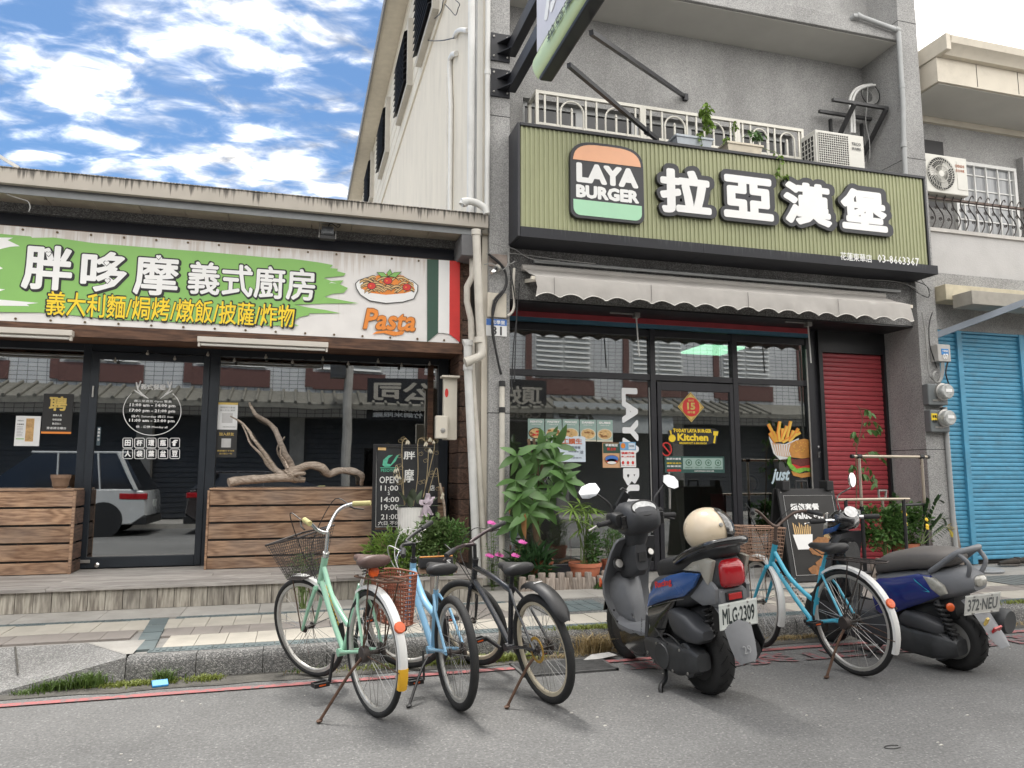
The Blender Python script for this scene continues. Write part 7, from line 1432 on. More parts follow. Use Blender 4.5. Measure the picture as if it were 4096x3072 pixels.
for k in range(-6,8):
    x=k*3.3+.4
    B().box(x-.2,x,YO,YO+.06,3.9,6.6).obj('brick_pilaster',brick_m,ob);B().box(x,x+2.1,YO,YO+.05,3.85,4.35).obj('brick_band',brick_m,ob)
    w=B().box(x+.1,x+2.0,YO,YO+.03,4.4,6.4).obj('louvre_window',shut_w,ob)
    for j in range(2):
        for i in range(12):xx=x+.15+j*.93;B().add([(xx,YO+.04,4.5+i*.155),(xx+.87,YO+.04,4.5+i*.155),(xx+.87,YO+.1,4.42+i*.155),(xx,YO+.1,4.42+i*.155)],[(0,1,2,3)]).obj('louvre',shut_w,w)
def far_sign(label,q,m,texts,yr):
    a,c=[MR(x,y,yr,q[4])for x,y in((q[0],q[1]),(q[2],q[3]))];t=thing('street_sign',label,'sign',(a.x,yr,c.z));B().box(a.x,c.x,yr-.1,yr,c.z,a.z).obj('sign_box',m,t)
    b=B();W,H=c.x-a.x,a.z-c.z
    for s,fx,fy,fw,fh,mm in texts:letters(b,s,(a.x+fx*W,yr+.005,c.z+fy*H),V((-1,0,0)),ZU,fw*W,fh*H,mm,.03)
    b.obj('lettering',[M('sign_beige',(.36,.33,.28),.6),white_print,black_print],t)
far_sign('black company sign board across the street, mirrored in the restaurant window',(1470,1510,1790,1685,8.8),blackp,(('公司',.45,.68,.75,.45,0),('日月竹網米限雞',.5,.27,.85,.12,1),('日月竹網米限雞',.5,.12,.85,.12,1)),-3.9)
far_sign('black sign board across the street, mirrored at the left of the burger window',(1990,1515,2185,1680,8.6),blackp,(('頂好',.5,.62,.8,.45,0),('用心服務',.5,.32,.7,.1,0),('Corseo',.5,.14,.8,.18,0)),-3.9)
far_sign('pale grey sign board with black brush characters across the street, mirrored in the burger window',(2215,1605,2690,1735,8.6),M('pale_sign',(.40,.42,.42),.6),(('宿舍',.18,.5,.3,.62,2),),-3.8)
# street lamp pole across the street
up_=MR(1388,1700,-3.5);t=thing('utility_pole','grey pole with boxes across the street, mirrored in the restaurant window','pole',(up_.x,-3.5,.12));B().tube([(up_.x,-3.5,.12),(up_.x,-3.5,6.5)],.12,12).obj('post',concrete,t);B().box(up_.x-.5,up_.x-.1,-3.6,-3.3,4.0,4.9).obj('box',engm,t)
# parked cars behind the camera
def car(label,x0,L_,y0,W_,H_,paint,rear_right,cat='car'):
    """side profile in metres from the tail; the body is lofted across its width"""
    t=thing('parked_car',label,cat,(x0,y0-W_/2,0),'cars parked across the street');sgn=-1 if rear_right else 1;ox=x0
    low=[(0.0,.45),(.02,.75),(.06,.98),(.35,1.02),(L_*.55,1.0),(L_*.72,.98),(L_*.95,.82),(L_,.65),(L_-.02,.38),(L_-.3,.25),(.25,.25)]
    X=lambda d:ox+sgn*d
    rings=[]
    for k,f in((-1,.93),(-.94,1),(0,1.01),(.94,1),(1,.93)):rings.append([V((X(L_/2+(d-L_/2)*(f if abs(k)<1 else .985)),y0-W_/2+k*W_/2,.62+(z-.62)*f))for d,z in low])
    B().loft(rings).obj('body',paint,t,smooth=35)
    gh=[((.10,1.0),(.62,H_-.06)),((L_*.70,.98),(L_*.50,H_-.03))]
    g=B();b0=[(X(.08),1.0),(X(L_*.70),.98)];r0=[(X(.55),H_-.04),(X(L_*.48),H_-.02)]
    for a in(0,):g.loft([[V((b0[0][0],y0-W_+.06,1.0)),V((b0[1][0],y0-W_+.06,.98)),V((b0[1][0],y0-.06,.98)),V((b0[0][0],y0-.06,1.0))],[V((r0[0][0],y0-W_+.2,r0[0][1])),V((r0[1][0],y0-W_+.2,r0[1][1])),V((r0[1][0],y0-.2,r0[1][1])),V((r0[0][0],y0-.2,r0[0][1]))]])
    g.obj('windows',M('car_glass',(.015,.016,.018),.05,v=.1,coat=.5),t)
    B().box(min(r0[0][0],r0[1][0])-.1,max(r0[0][0],r0[1][0])+.1,y0-W_+.18,y0-.18,H_-.05,H_).obj('roof',paint,t,bev=.02)
    for d,w_,e in((.2,.3,.42),(.95,.12,.1),(L_*.38,.09,.05)):B().bar((X(d),y0-.09,1.0),(X(d+e),y0-.2,H_-.03),w_,.03).obj('pillar',paint,t)
    for d in(.85,L_-.9):
        for yy in(y0-.1,y0-W_+.1):
            w=B().lathe([(.2,-.1),(.31,-.1),(.34,-.06),(.34,.06),(.31,.1),(.2,.1)],(X(d),yy,.34),(0,1,0),24).obj('wheel',tyre_m,t,smooth=40);B().lathe([(.22,-.08),(.22,.08)],(X(d),yy,.34),(0,1,0),18).obj('rim',steel,w)
        B().lathe([(.37,-.01),(.39,.01)],(X(d),y0-.0,.35),(0,1,0),24).obj('wheel_arch',blackm,t)
    B().box(min(X(.0),X(.55)),max(X(.0),X(.55)),y0-.12,y0+.012,.80,.93).obj('tail_light',redlens,t,bev=.02)
    B().box(min(X(-.02),X(.3)),max(X(-.02),X(.3)),y0-W_+.02,y0-.02,.24,.42).obj('bumper',blackm,t,bev=.02)
    B().box(min(X(-.012),X(.0)),max(X(-.012),X(.0)),y0-W_/2-.2,y0-W_/2+.2,.62,.78).obj('licence_plate',plt,t)
sx=MR(625,2000,-.75).x-.15
car('silver white hatchback parked across the street, mirrored in the restaurant door',sx,4.7,-.6,1.95,1.84,M('silver_car_paint',(.52,.53,.53),.25,v=.03,coat=.8),True)
car('dark sedan with red tail light parked across the street, mirrored in the restaurant door',sx+.75,4.3,-.8,1.75,1.42,M('dark_car_paint',(.03,.026,.028),.2,v=.05,coat=.9),False)
# ---------------------------------------------------------------- plants
terra=M('terracotta',(.46,.155,.085),.7,v=.14,s=6,b=.1,bs=60,dirt=.15);blkpot=M('black_pot',(.02,.02,.021),.5)
def leaf_mesh(name,L_,W_,m,droop=.35,fold=.18,n=5,tip=1.0):
    rows=[]
    for i in range(n+1):
        t=i/n;w=W_*(sin(pi*min(1,t**.8))**.8)*.5+.0006;x=L_*t;z=-droop*L_*t*t
        rows.append([V((x,-w,z+fold*w)),V((x,0,z)),V((x,w,z+fold*w))])
    return B().loft(rows,ring_closed=False,cap=False).mesh(name,m,60)
def place(me,par,name,p,d,roll=0.0,s=1.0,nrm=None):
    """put a leaf at p pointing along d, its upper face turned to nrm"""
    d=V(d).normalized();q=d.to_track_quat('X','Z')
    if nrm:z=V(nrm);z=(z-d*z.dot(d)).normalized();y=z.cross(d);q=Matrix((d,y,z)).transposed().to_quaternion()
    o=link(name,me,par,loc=p,scl=(s,s,s));o.rotation_mode='QUATERNION';from mathutils import Quaternion as Q
    o.rotation_quaternion=q@Q((1,0,0),roll);return o
def pot(t,c,r,h,m):
    B().lathe([(.0,0),(r*.72,0),(r*.95,h*.84),(r*1.03,h*.84),(r*1.05,h),(r*.96,h),(r*.93,h*.9),(0,h*.9)],c,n=26).obj('pot',m,t,smooth=35);B().disc(V(c)+V((0,0,h*.905)),(0,0,1),r*.92,20).obj('soil',dirt_m,t)
random.seed(21);R_=random.uniform
# money tree at the left of the burger window
r11=rgn(1950,1650,2.0733);Ym=7.72
c=PY(*r11(400,1300)[0],7.75);c.z=.15
mt_=thing('money_tree','tall potted money tree with big palmate leaves at the left of the burger window','potted plant',c)
pot(mt_,(c.x+.07,7.78,.15),.13,.27,terra)
for k in range(3):B().tube(cat_([(c.x+.07+.02*k,7.77,.38),(c.x+.03*k-.02,7.76+.02*k,.75),(c.x-.02+.05*k,7.75,1.2),(c.x+.06*k-.08,7.74,1.7)],4),[.018]*13,7).obj('trunk',stem_b,mt_,smooth=50)
lm=[leaf_mesh('leaflet',l,w,lf_money,dr)for l,w,dr in((.245,.088,.3),(.21,.075,.42),(.265,.092,.22))]
cl=[(245,355),(372,350),(570,275),(475,430),(293,465),(615,460),(415,620),(540,660),(295,650),(430,200),(480,195),(545,205),(345,840),(400,760),(560,560),(440,690),(250,720),(430,290),(360,520),(520,530),(230,560),(640,560),(480,780),(240,900),(300,280),(560,400)]
for k,(x,y)in enumerate(cl):
    if k%5==4:continue
    p=PY(*r11(x,y)[0],Ym-.18+.26*(k%4)/3);n=5+k%2;a0=R_(0,6.28);small=.62 if y<230 else 1
    for j in range(n):
        a=a0+2*pi*j/n*.92;d=V((cos(a),-.3-.25*sin(a),sin(a)*.9-.35));place(lm[(k+j)%3],mt_,'leaflet',p,d,R_(-.35,.35),small*R_(.8,1.08),(R_(-.3,.3),-.85,.6))
    B().tube(cat_([p,p+V((0,.06,-.02)),(c.x+.05+R_(-.05,.05),7.75,p.z-.22)],3),.0035,4).obj('leaf_stem',stem_g,mt_)
br_=leaf_mesh('leaflet',.26,.09,lf_brown,.3);place(br_,mt_,'leaflet',PY(*r11(315,835)[0],7.52),(-.25,-.1,-1));place(br_,mt_,'leaflet',PY(*r11(205,740)[0],7.6),(-.5,-.1,-.9),0,.5)
def bush(name,label,base,c,rx,ry,rz,n,L_,W_,m,potd=None,up=.25,sp=.25,stems=7,group=None,seed=1,extra=None,clump=0):
    """leaf-sized faces through the crown's volume, on stems from the base: crown is one part of kind stuff"""
    random.seed(seed);t=thing(name,label,'potted plant' if potd else 'plant',base,group);c=V(c);base=V(base)
    if potd:pot(t,base,potd[0],potd[1],potd[2]);base=base+V((0,0,potd[1]*.9))
    b=B();tips=[]
    for _ in range(stems):
        a=R_(0,6.28);q=c+V((rx*cos(a)*R_(.2,.9),ry*sin(a)*R_(.2,.9),rz*R_(-.1,.85)));tips.append(q)
        b.tube(cat_([base+V((R_(-.03,.03),R_(-.02,.02),0)),base+(q-base)*.5+V((R_(-.04,.04),0,.02)),q],3),[.006,.006,.005,.004,.004,.003,.002],5)
    b.obj('stem',stem_g,t)
    b=B();cen=[c+V((R_(-1,1)*rx*.75,R_(-1,1)*ry*.75,R_(-1,1)*rz*.75))for _ in range(clump)]if clump else None
    for i in range(n):
        if cen:q=random.choice(cen)+V((random.gauss(0,rx*.2),random.gauss(0,ry*.2),random.gauss(0,rz*.2)))
        else:
            u=V((random.gauss(0,1),random.gauss(0,1),random.gauss(0,1))).normalized()*R_(.35,1)**.6;q=c+V((u.x*rx,u.y*ry,u.z*rz))*R_(.85,1.08)
        d=(q-c);d=V((d.x/rx,d.y/ry,d.z/rz))*.6+V((R_(-1,1),R_(-1,1),R_(-.6,.8)+up));d.normalize()
        s_=d.cross(V((R_(-.3,.3),R_(-.3,.3),1))).normalized()*W_*R_(.35,.6);l=L_*R_(.6,1.2);nn=s_.cross(d).normalized()*l*.12
        b.add([q,q+d*l*.45+s_+nn,q+d*l-nn,q+d*l*.45-s_+nn,q+d*l*.5-nn*.2],[(0,1,4),(1,2,4),(2,3,4),(3,0,4)])
    b.obj('foliage',m,t,kind='stuff',fix=False)
    return t
p=PY(*r11(880,1270)[0],7.6)
# fan palm in the big terracotta pot, with a herb beside it
c=PY(*r11(812,1425)[0],7.58);c.z=.15
fp=thing('fan_palm','bright green fan palm in the big terracotta pot behind the log edging','potted plant',c)
zt_p=PY(*r11(812,1245)[0],7.55).z;pot(fp,c,.17,zt_p-.15,terra)
nl=leaf_mesh('leaflet',.20,.026,lf_lime,.35,.3,4)
for k,(x,y,n)in enumerate(((708,805,12),(830,830,12),(795,960,12),(870,900,9),(740,900,10),(860,790,8),(770,760,8))):
    p=PY(*r11(x,y)[0],7.45+.05*(k%4));B().tube(cat_([(c.x+.015*(k-3),7.58,zt_p-.02),(c.x+(p.x-c.x)*.35,7.56,(p.z+zt_p)/2),p],4),.0065,5).obj('leaf_stem',stem_g,fp)
    for j in range(n):a=2*pi*j/n;place(nl,fp,'leaflet',p,(cos(a),sin(a)*.6-.15,.25+.35*sin(a+k)-.2),R_(-.3,.3),R_(.8,1.15))
rb_=leaf_mesh('leaflet',.3,.02,lf_brown,.5,.2)
for a in(2.6,2.9,3.3):place(rb_,fp,'leaflet',(c.x-.05,7.5,zt_p),(cos(a),-.3,.55))
bush('herb_plant','leafy green herb growing at the right side of the big terracotta pot',(c.x+.09,7.55,zt_p-.02),PY(*r11(880,1130)[0],7.52),.10,.08,.19,420,.045,.034,lf_mid,stems=8,seed=4)
c=PY(*r11(1035,1340)[0],7.72);c.z=.15
bush('potted_shrub','feathery green shrub in a small terracotta pot beside the scooter',c,PY(*r11(1045,1100)[0],7.7),.13,.10,.22,900,.03,.014,lf_mid,potd=(.115,PY(*r11(1035,1220)[0],7.7).z-.15,terra),stems=16,seed=5,up=.7)
c=PY(*r11(350,1350)[0],7.62);c.z=.15
bush('dark_rosette','dark green strappy plant low behind the left end of the log edging',c,(c.x+.02,7.62,.36),.2,.1,.16,200,.2,.028,lf_dark,stems=3,seed=6,up=.5)
bush('small_groundcover','low tuft of green weeds at the foot of the log edging',PY(*r11(930,1470)[0],7.36),PY(*r11(935,1450)[0],7.36),.075,.05,.035,240,.03,.015,lf_mid,stems=3,seed=7)
# pink flowering periwinkles
pink=M('pink_petal',(.72,.13,.45),.5,v=.15,s=40,sub=.0)
def periwinkle(label,base,heads,seed):
    random.seed(seed);t=thing('flowering_plant',label,'flowering plant',base,'pink flowering plants');base=V(base);lv=leaf_mesh('leaf',.07,.02,lf_mid,.25);lv2=leaf_mesh('leaf',.055,.016,lf_lime,.3)
    pm=B()
    for k in range(14):a=2.4*k;d=V((cos(a),sin(a),.35))*(.012+.018*(k/14));s_=V((-sin(a),cos(a),0))*.009;pm.add([(0,0,.0),d-s_*.8,d*1.25,d+s_*.8],[(0,1,2,3)])
    me=pm.mesh('flower',pink)
    for h,flower in heads:
        h=V(h);P=cat_([base+V((R_(-.02,.02),0,0)),base+(h-base)*.5+V((R_(-.03,.03),0,0)),h],8);B().tube(P,.003,5).obj('stem',stem_g,t)
        for i in range(2,len(P)-1):
            for _ in range(3):a=R_(0,6.28);place(random.choice((lv,lv2)),t,'leaf',P[i],(cos(a),sin(a),.35),0,R_(.6,1.15))
        if flower:
            for dx,dz in((0,0),(.018,-.006),(-.016,.004)):link('flower',me,t,loc=h+V((dx,-.01,dz)),rot=(.7,0,0))
q=lambda x,y,Y=7.5:PY(*r11(x,y)[0],Y)
b0=q(40,1420,7.55);b0.z=.15
periwinkle('pink flowering plant left of the pillar beside the white pipes',b0,[(q(28,918),1),(q(92,1185),1),(q(12,1190),1),(q(50,1000),0),(q(70,1090),0),(q(-10,1080),0),(q(100,1150),0)],3)
b0=q(225,1460,7.5);b0.z=.15
periwinkle('pink flowering plant in front of the grey pillar foot',b0,[(q(285,1078),1),(q(226,1188),1),(q(260,1250),0),(q(200,1300),0)],4)
# log edging
lg=thing('log_edging','row of short upright grey logs edging the plant bed before the burger window','log edging',PY(*r11(650,1480)[0],7.42))
lgm={}
for x,y in((290,1365),(328,1395),(370,1350),(412,1378),(455,1330),(495,1372),(532,1330),(572,1372),(610,1328),(650,1367),(683,1322),(720,1367),(752,1325),(790,1365),(830,1322),(868,1362),(938,1352),(980,1310),(1015,1352),(1050,1335),(1085,1310)):
    p=PY(*r11(x,y)[0],7.42);h=p.z-.15;r=.037*R_(.92,1.08)
    B().lathe([(0,0),(r,0),(r*1.03,h*.3),(r*.97,h*.7),(r*.98,h-.006),(r*.86,h),(0,h)],(0,0,0),n=12).obj('log',wood_log,lg,smooth=40,loc=(p.x,7.42+R_(-.008,.008),.15),rot=(R_(-.03,.03),R_(-.06,.06),0))
B().box(2.2,3.55,7.44,8.0,.15,.24).obj('soil_bed',dirt_m,lg)
lg2=thing('log_edging','few short leaning logs beside the turquoise bicycle and sandwich board','log edging',(5.6,7.3,.15))
for x,y,dx in((3215,2258,.0),(3236,2266,.01),(3495,2240,.02),(3512,2232,.04)):p=PY(x,y,7.3);h=max(.12,p.z-.15);B().lathe([(0,0),(.036,0),(.037,h*.5),(.034,h),(0,h)],(0,0,0),n=12).obj('log',wood_log,lg2,smooth=40,loc=(p.x,7.3,.15),rot=(0,R_(-.1,.1),0))
# planter bed with ferny bushes in front of the deck
pb=thing('timber_planter','low grey timber planter full of ferny greenery behind the bicycles','planter',(1.1,7.1,.15))
for k in range(9):B().box(.72+k*.11,.825+k*.11,6.93,6.955,.15,.36).obj('board',wood_riser,pb,bev=.002)
B().box(.72,1.71,6.956,7.3,.15,.34).obj('soil',dirt_m,pb);B().box(.70,1.73,6.92,6.975,.36,.385).obj('cap_board',wood_deck,pb)
rq=rgn(1500,2000,1.8435)
for k,(x,y,rx,rz,n,m,L_,W_,lb)in enumerate(((420,280,.28,.19,900,lf_fern,.055,.034,'rounded ferny bush under the chalkboard, the tallest in the planter'),(300,410,.27,.21,1400,lf_fern,.055,.03,'ferny bush in the middle of the planter behind the light blue bicycle'),(110,420,.24,.22,1000,lf_lime,.09,.012,'grassy drooping plant at the left end of the planter'),(560,270,.17,.17,500,lf_mid,.06,.02,'narrow leaved plant at the right end of the planter'),(60,600,.18,.18,500,lf_fern,.05,.02,'low green plant before the deck beside the mint bicycle'))):
    p=PY(*rq(x,y)[0],7.08);bush('fern_bush',lb,(p.x,7.1,.34 if k<4 else .15),p,rx,.13,rz,n,L_,W_,m,stems=9,seed=30+k,group='ferny bushes before the deck',clump=22 if k<2 else 0)
p=PY(1215,2290,6.95);bush('weedy_plant','wispy pale weed growing between mint bicycle wheel and the deck',(p.x,6.98,.15),p,.14,.08,.2,420,.04,.014,lf_fern,stems=14,seed=41)
# right side: pots by the pillar
rr=rgn(2900,1850,1.6589)
def base(x,y,Y):p=PY(*rr(x,y)[0],Y);p.z=.15;return p
c=base(1200,590,7.6);bush('yellow_flower_shrub','leafy shrub with yellow flowers in a terracotta pot by the right pillar',c,PY(*rr(1215,420)[0],7.55),.28,.16,.25,950,.075,.048,lf_mid,potd=(.15,PY(*rr(1200,540)[0],7.5).z-.15,terra),stems=9,seed=51,clump=26)
c2=base(1070,620,7.5);bush('green_shrub','broad leaved green shrub in a black pot before the red shutter',c2,PY(*rr(1040,440)[0],7.5),.26,.15,.23,760,.085,.05,lf_mid,potd=(.13,.15,blkpot),stems=8,seed=52,clump=22)
yf=thing('yellow_blossoms','small yellow blossoms scattered over the shrub by the right pillar','blossoms',PY(*rr(1330,420)[0],7.4));fb=B().lathe([(.0,-.008),(.02,0),(.024,.008),(.01,.016),(0,.017)],(0,0,0),n=8).mesh('blossom',M('yellow_petal',(.75,.5,.03),.6))
for x,y in((1340,420),(1195,345),(1335,380),(1200,410),(1340,435),(1180,330)):link('blossom',fb,yf,loc=PY(*rr(x,y)[0],7.35),rot=(1.2,0,0))
zz=thing('zz_plant','arching glossy leaved plant leaning out beside the right pillar','potted plant',base(1330,560,7.55));zl=leaf_mesh('leaf',.085,.035,lf_dark,.2);zy=leaf_mesh('leaf',.085,.035,lf_yel,.2)
for k,pts in enumerate((((1300,540),(1350,400),(1400,270),(1420,245)),((1310,540),(1400,470),(1460,430),(1500,450)),((1300,540),(1380,430),(1430,370),(1460,380)),((1290,520),(1330,350),(1350,260)),((1100,520),(1000,400),(930,320)),((1110,520),(1120,330),(1130,220)))):
    P=cat_([PY(*rr(x,y)[0],7.42)for x,y in pts],5);B().tube(P,.005,5).obj('stem',stem_g,zz)
    for i in range(4,len(P)):
        d=(P[i]-P[i-1]).normalized()
        for s in(-1,1):place(zy if k==1 and i>len(P)-6 else zl,zz,'leaf',P[i],d*.7+V((0,-.4,0))+d.cross(V((0,1,0)))*s,0,R_(.8,1.1))
sp_=thing('sapling','thin sapling with drooping leaves standing before the red shutter','sapling',base(900,560,7.7));sl_=leaf_mesh('leaf',.09,.042,lf_mid,.5);r12=rgn(3250,1250,1.9515)
P=cat_([PY(*r12(x,y)[0],7.68)for x,y in((335,1640),(345,1350),(340,1150),(350,1030),(375,930),(390,830),(365,745),(345,725))],4);B().tube(P,[.008]*10+[.006]*10+[.004]*(len(P)-20),6).obj('trunk',stem_b,sp_,smooth=50)
for bx in(((345,1200),(420,1100),(500,1090),(545,1150)),((350,1040),(420,920),(490,920),(520,900)),((385,880),(440,850),(500,860),(525,920)),((350,1250),(420,1200),(480,1280),(490,1340)),((345,1100),(320,960),(330,930)),((350,1220),(310,1190),(300,1220)),((370,750),(430,760),(460,790)),((350,1280),(400,1260),(440,1300))):
    Q_=cat_([PY(*r12(x,y)[0],7.66+R_(-.06,.06))for x,y in bx],5);B().tube(Q_,.003,4).obj('twig',stem_b,sp_)
    for i in range(3,len(Q_)):a=R_(0,6.28);place(sl_,sp_,'leaf',Q_[i],(cos(a)*.8,sin(a)*.6-.2,-.55),R_(-.6,.6),R_(.6,1.1))
# plants on the burger sign
def sprig(label,pts,n,L_,W_,m,Y,spread,cat='plant'):
    t=thing('sign_plant',label,cat,PY(*r5(*pts[0])[0],Y),'plants on the burger sign');P=cat_([PY(*r5(x,y)[0],Y)for x,y in pts],6);B().tube(P,.004,5).obj('stem',stem_g,t);lv=leaf_mesh('leaf',L_,W_,m,.5)
    for _ in range(n):i=random.randrange(len(P)// 3,len(P));a=R_(0,6.28);place(lv,t,'leaf',P[i]+V((R_(-1,1)*spread,R_(-1,1)*spread*.6,R_(-1,1)*spread)),(cos(a),sin(a)*.7-.2,-.35),R_(-.5,.5),R_(.6,1.15))
sprig('tall leafy plant rising from the blue grey planter on the sign',((868,1020),(880,930),(865,850),(870,800)),70,.085,.05,lf_lime,7.68,.07);sprig('small drooping sprig at the front of the blue grey planter',((820,1030),(830,1000),(845,1060)),16,.05,.03,lf_lime,7.6,.04)
sprig('curling seedling in the cream planter on the sign',((1090,1020),(1070,960),(1090,900),(1080,920)),18,.05,.035,lf_lime,7.68,.035);sprig('bushy seedlings in the cream planter on the sign',((1140,1020),(1190,985),(1240,990),(1280,1020)),46,.06,.04,lf_mid,7.68,.05);sprig('sprig beside the left end of the cream planter',((1000,1070),(1020,1030),(1040,1025)),14,.045,.03,lf_lime,7.62,.025)
sprig('vine trailing from the cream planter down over the sign ribs',((1290,1090),(1340,1110),(1400,1130),(1420,1190),(1400,1260),(1425,1310),(1500,1295)),34,.055,.042,lf_lime,7.5,.03)
# orchid vase with ribbon beside the chalkboard
q=lambda x,y,Y=8.05:PY(*r4(x,y)[0],Y)
c=q(1232,1420);r_=(q(1320,1300).x-q(1145,1300).x)/2;h=q(1232,1215).z-.355
ov=thing('orchid_vase','white ribbed vase of withered orchids with lilac ribbon before the chalkboard','potted plant',(c.x,8.05,.355));b=B();rings=[]
for k in range(15):rings.append([V((c.x+r_*(.82+.18*k/14)*(1+.03*(j%2))*cos(2*pi*j/56),8.05+r_*(.82+.18*k/14)*(1+.03*(j%2))*sin(2*pi*j/56),.356+h*k/14))for j in range(56)])
b.loft(rings).obj('vase',M('white_vase',(.68,.67,.64),.6,v=.06,s=10),ov)
ol=leaf_mesh('leaf',.19,.085,M('orchid_leaf',(.075,.10,.06),.45,v=.3),.3)
for x,y,d in((1235,1215,(-.2,-.3,1)),(1300,1200,(.3,-.2,1)),(1215,1205,(-.6,-.4,.2)),(1250,1225,(.1,-.8,-.8)),(1330,1210,(.9,-.3,.3)),(1280,1190,(.1,.1,1)),(1200,1190,(-.3,-.2,.9)),(1350,1200,(.6,0,.9)),(1240,1180,(0,-.4,.9))):place(ol,ov,'leaf',q(x,y),d,R_(-.5,.5),R_(.7,1.1))
pet=B()
for k in range(6):a=k*pi/3;pet.add([(0,0,0),(.02*cos(a-.4),.02*sin(a-.4),-.03),(.022*cos(a),.022*sin(a),-.055),(.02*cos(a+.4),.02*sin(a+.4),-.03)],[(0,1,2,3)])
pm=pet.mesh('flower',M('withered_petal',(.60,.56,.45),.8,v=.15,s=30));dry=M('dry_stem',(.33,.26,.15),.8);wire_=M('gold_wire',(.40,.32,.18),.4,m=.5)
for k,pts in enumerate((((1190,1200),(1180,1000),(1175,800),(1195,755),(1210,762)),((1250,1200),(1280,1000),(1280,780),(1310,755),(1330,775)),((1310,1190),(1340,1000),(1350,850),(1360,815)),((1300,1200),(1360,950),(1390,800),(1360,745)),((1330,1190),(1400,950),(1420,1050),(1440,1125)),((1195,1190),(1160,1000),(1140,930),(1130,950)),((1190,1190),(1165,1020),(1140,990)))):
    P=cat_([q(x,y)for x,y in pts],5);B().tube(P,.004,5).obj('stem',dry,ov);link('flower',pm,ov,loc=P[-1]);link('flower',pm,ov,loc=P[-3]+V((.02,0,-.01)),scl=(.8,.8,.8))
    for i in range(4,len(P),4):e=P[i];B().tube([e+V(((.012+.02*t/12)*cos(t*.7)+.03*(1 if k%2 else-1),0,(.012+.014*t/12)*sin(t*.7)))for t in range(12)],.0016,4).obj('wire_curl',wire_,ov)
rib_m=M('lilac_ribbon',(.52,.44,.50),.45,v=.1,s=12);b=B()
def strip(pts,w):
    P=cat_([q(x,y,7.93)for x,y in pts],4);b.loft([[p_+V((-w*(1+.3*sin(i)),.01*sin(i*1.3),0)),p_+V((0,-.012*cos(i*.9),0)),p_+V((w*(1+.3*sin(i*.7)),.01*cos(i*1.7),0))]for i,p_ in enumerate(P)],ring_closed=False,cap=False)
strip(((1335,1190),(1330,1260),(1350,1310),(1360,1370)),.02);strip(((1340,1190),(1310,1260),(1290,1270),(1275,1285)),.02);strip(((1340,1180),(1380,1140),(1370,1170),(1345,1200)),.022);strip(((1335,1180),(1300,1160),(1310,1190),(1340,1200)),.022);strip(((1340,1185),(1340,1130),(1350,1120),(1345,1180)),.02);strip(((1340,1200),(1370,1260),(1375,1250)),.018)
b.obj('ribbon',rib_m,ov,smooth=60,fix=False)
P=cat_([q(x,y,8.1)for x,y in((1425,1050),(1440,1120),(1455,1200),(1460,1300),(1460,1390))],4);B().tube(P,.014,8).obj('wooden_stick',drift,label='thin crooked wooden stick standing right of the chalkboard',cat='stick',smooth=50)
B().box(q(1345,500,8.78).x,q(1382,500,8.78).x,8.775,8.792,q(1345,1060,8.78).z,q(1345,255,8.78).z).obj('timber_post',wood_fascia,label='brown timber post behind the right end of the restaurant glass',cat='post')
# ---------------------------------------------------------------- sandwich board
sbd=thing('sandwich_board','black plastic sandwich board advertising a value meal with fries and nuggets','sandwich board',base(560,785,7.2));x0,x1=PY(3170,2200,7.2).x-.06,PY(3347,2000,7.3).x
zt_b=PY(3230,1955,7.3).z;zb_b=.16;lean_=.2
def SBp(u,v,l=0):return V((x0+(x1-x0)*u,7.14+lean_*v-l,zb_b+(zt_b-zb_b)*v))
b=B().loft([[SBp(0,0),SBp(1,0),SBp(1,1),SBp(0,1)],[p_+V((0,.03,0))for p_ in(SBp(0,0),SBp(1,0),SBp(1,1),SBp(0,1))]]).obj('front_board',blackm,sbd,bev=.006)
B().loft([[V((p_.x,7.60-(p_.y-7.14),p_.z))for p_ in(SBp(0,0),SBp(1,0),SBp(1,1),SBp(0,1))],[V((p_.x,7.63-(p_.y-7.14),p_.z))for p_ in(SBp(0,0),SBp(1,0),SBp(1,1),SBp(0,1))]]).obj('rear_board',blackm,sbd,bev=.006)
for u in(.06,.84):B().box(SBp(u,1).x,SBp(u+.12,1).x,7.3,7.44,zt_b-.02,zt_b+.09).obj('hinge',blackm,sbd,bev=.008)
hx=SBp(.4,1).x;B().tube([(hx-.05,7.36,zt_b-.01),(hx-.04,7.36,zt_b+.085),(hx+.1,7.36,zt_b+.085),(hx+.11,7.36,zt_b-.01)],.014,8).obj('carry_handle',blackm,sbd,smooth=40)
b=B().add([SBp(.07,.06,.002),SBp(.95,.06,.002),SBp(.95,.93,.002),SBp(.07,.93,.002)],[(0,1,2,3)]);b.obj('poster',M('poster_black',(.022,.021,.02),.35,v=.2,s=3),sbd)
up_b=(SBp(0,1)-SBp(0,0)).normalized()
b=B().tube([SBp(.08,.07,.004),SBp(.94,.07,.004),SBp(.94,.925,.004),SBp(.08,.925,.004)],.0022,4,closed=True)
W_=x1-x0;letters(b,'超值套餐',SBp(.42,.80,.005),XR,up_b,W_*.5,.075,0,.035);letters(b,'Value Meal',SBp(.5,.70,.005),XR,up_b,W_*.62,.07,0,.045);b.obj('lettering',white_print,sbd)
b=B();pt=lambda u,v,l=.004:SBp(u,v,l)
for i in range(9):u=.17+i*.03;b.add([pt(u,.46),pt(u+.02,.46),pt(u+.03+(i-4)*.006,.62-.02*(i%3)),pt(u+.012+(i-4)*.006,.63-.02*(i%3))],[(0,1,2,3)],0)
b.add([pt(.13,.5,.006),pt(.47,.5,.006),pt(.43,.34,.006),pt(.18,.34,.006)],[(0,1,2,3)],1)
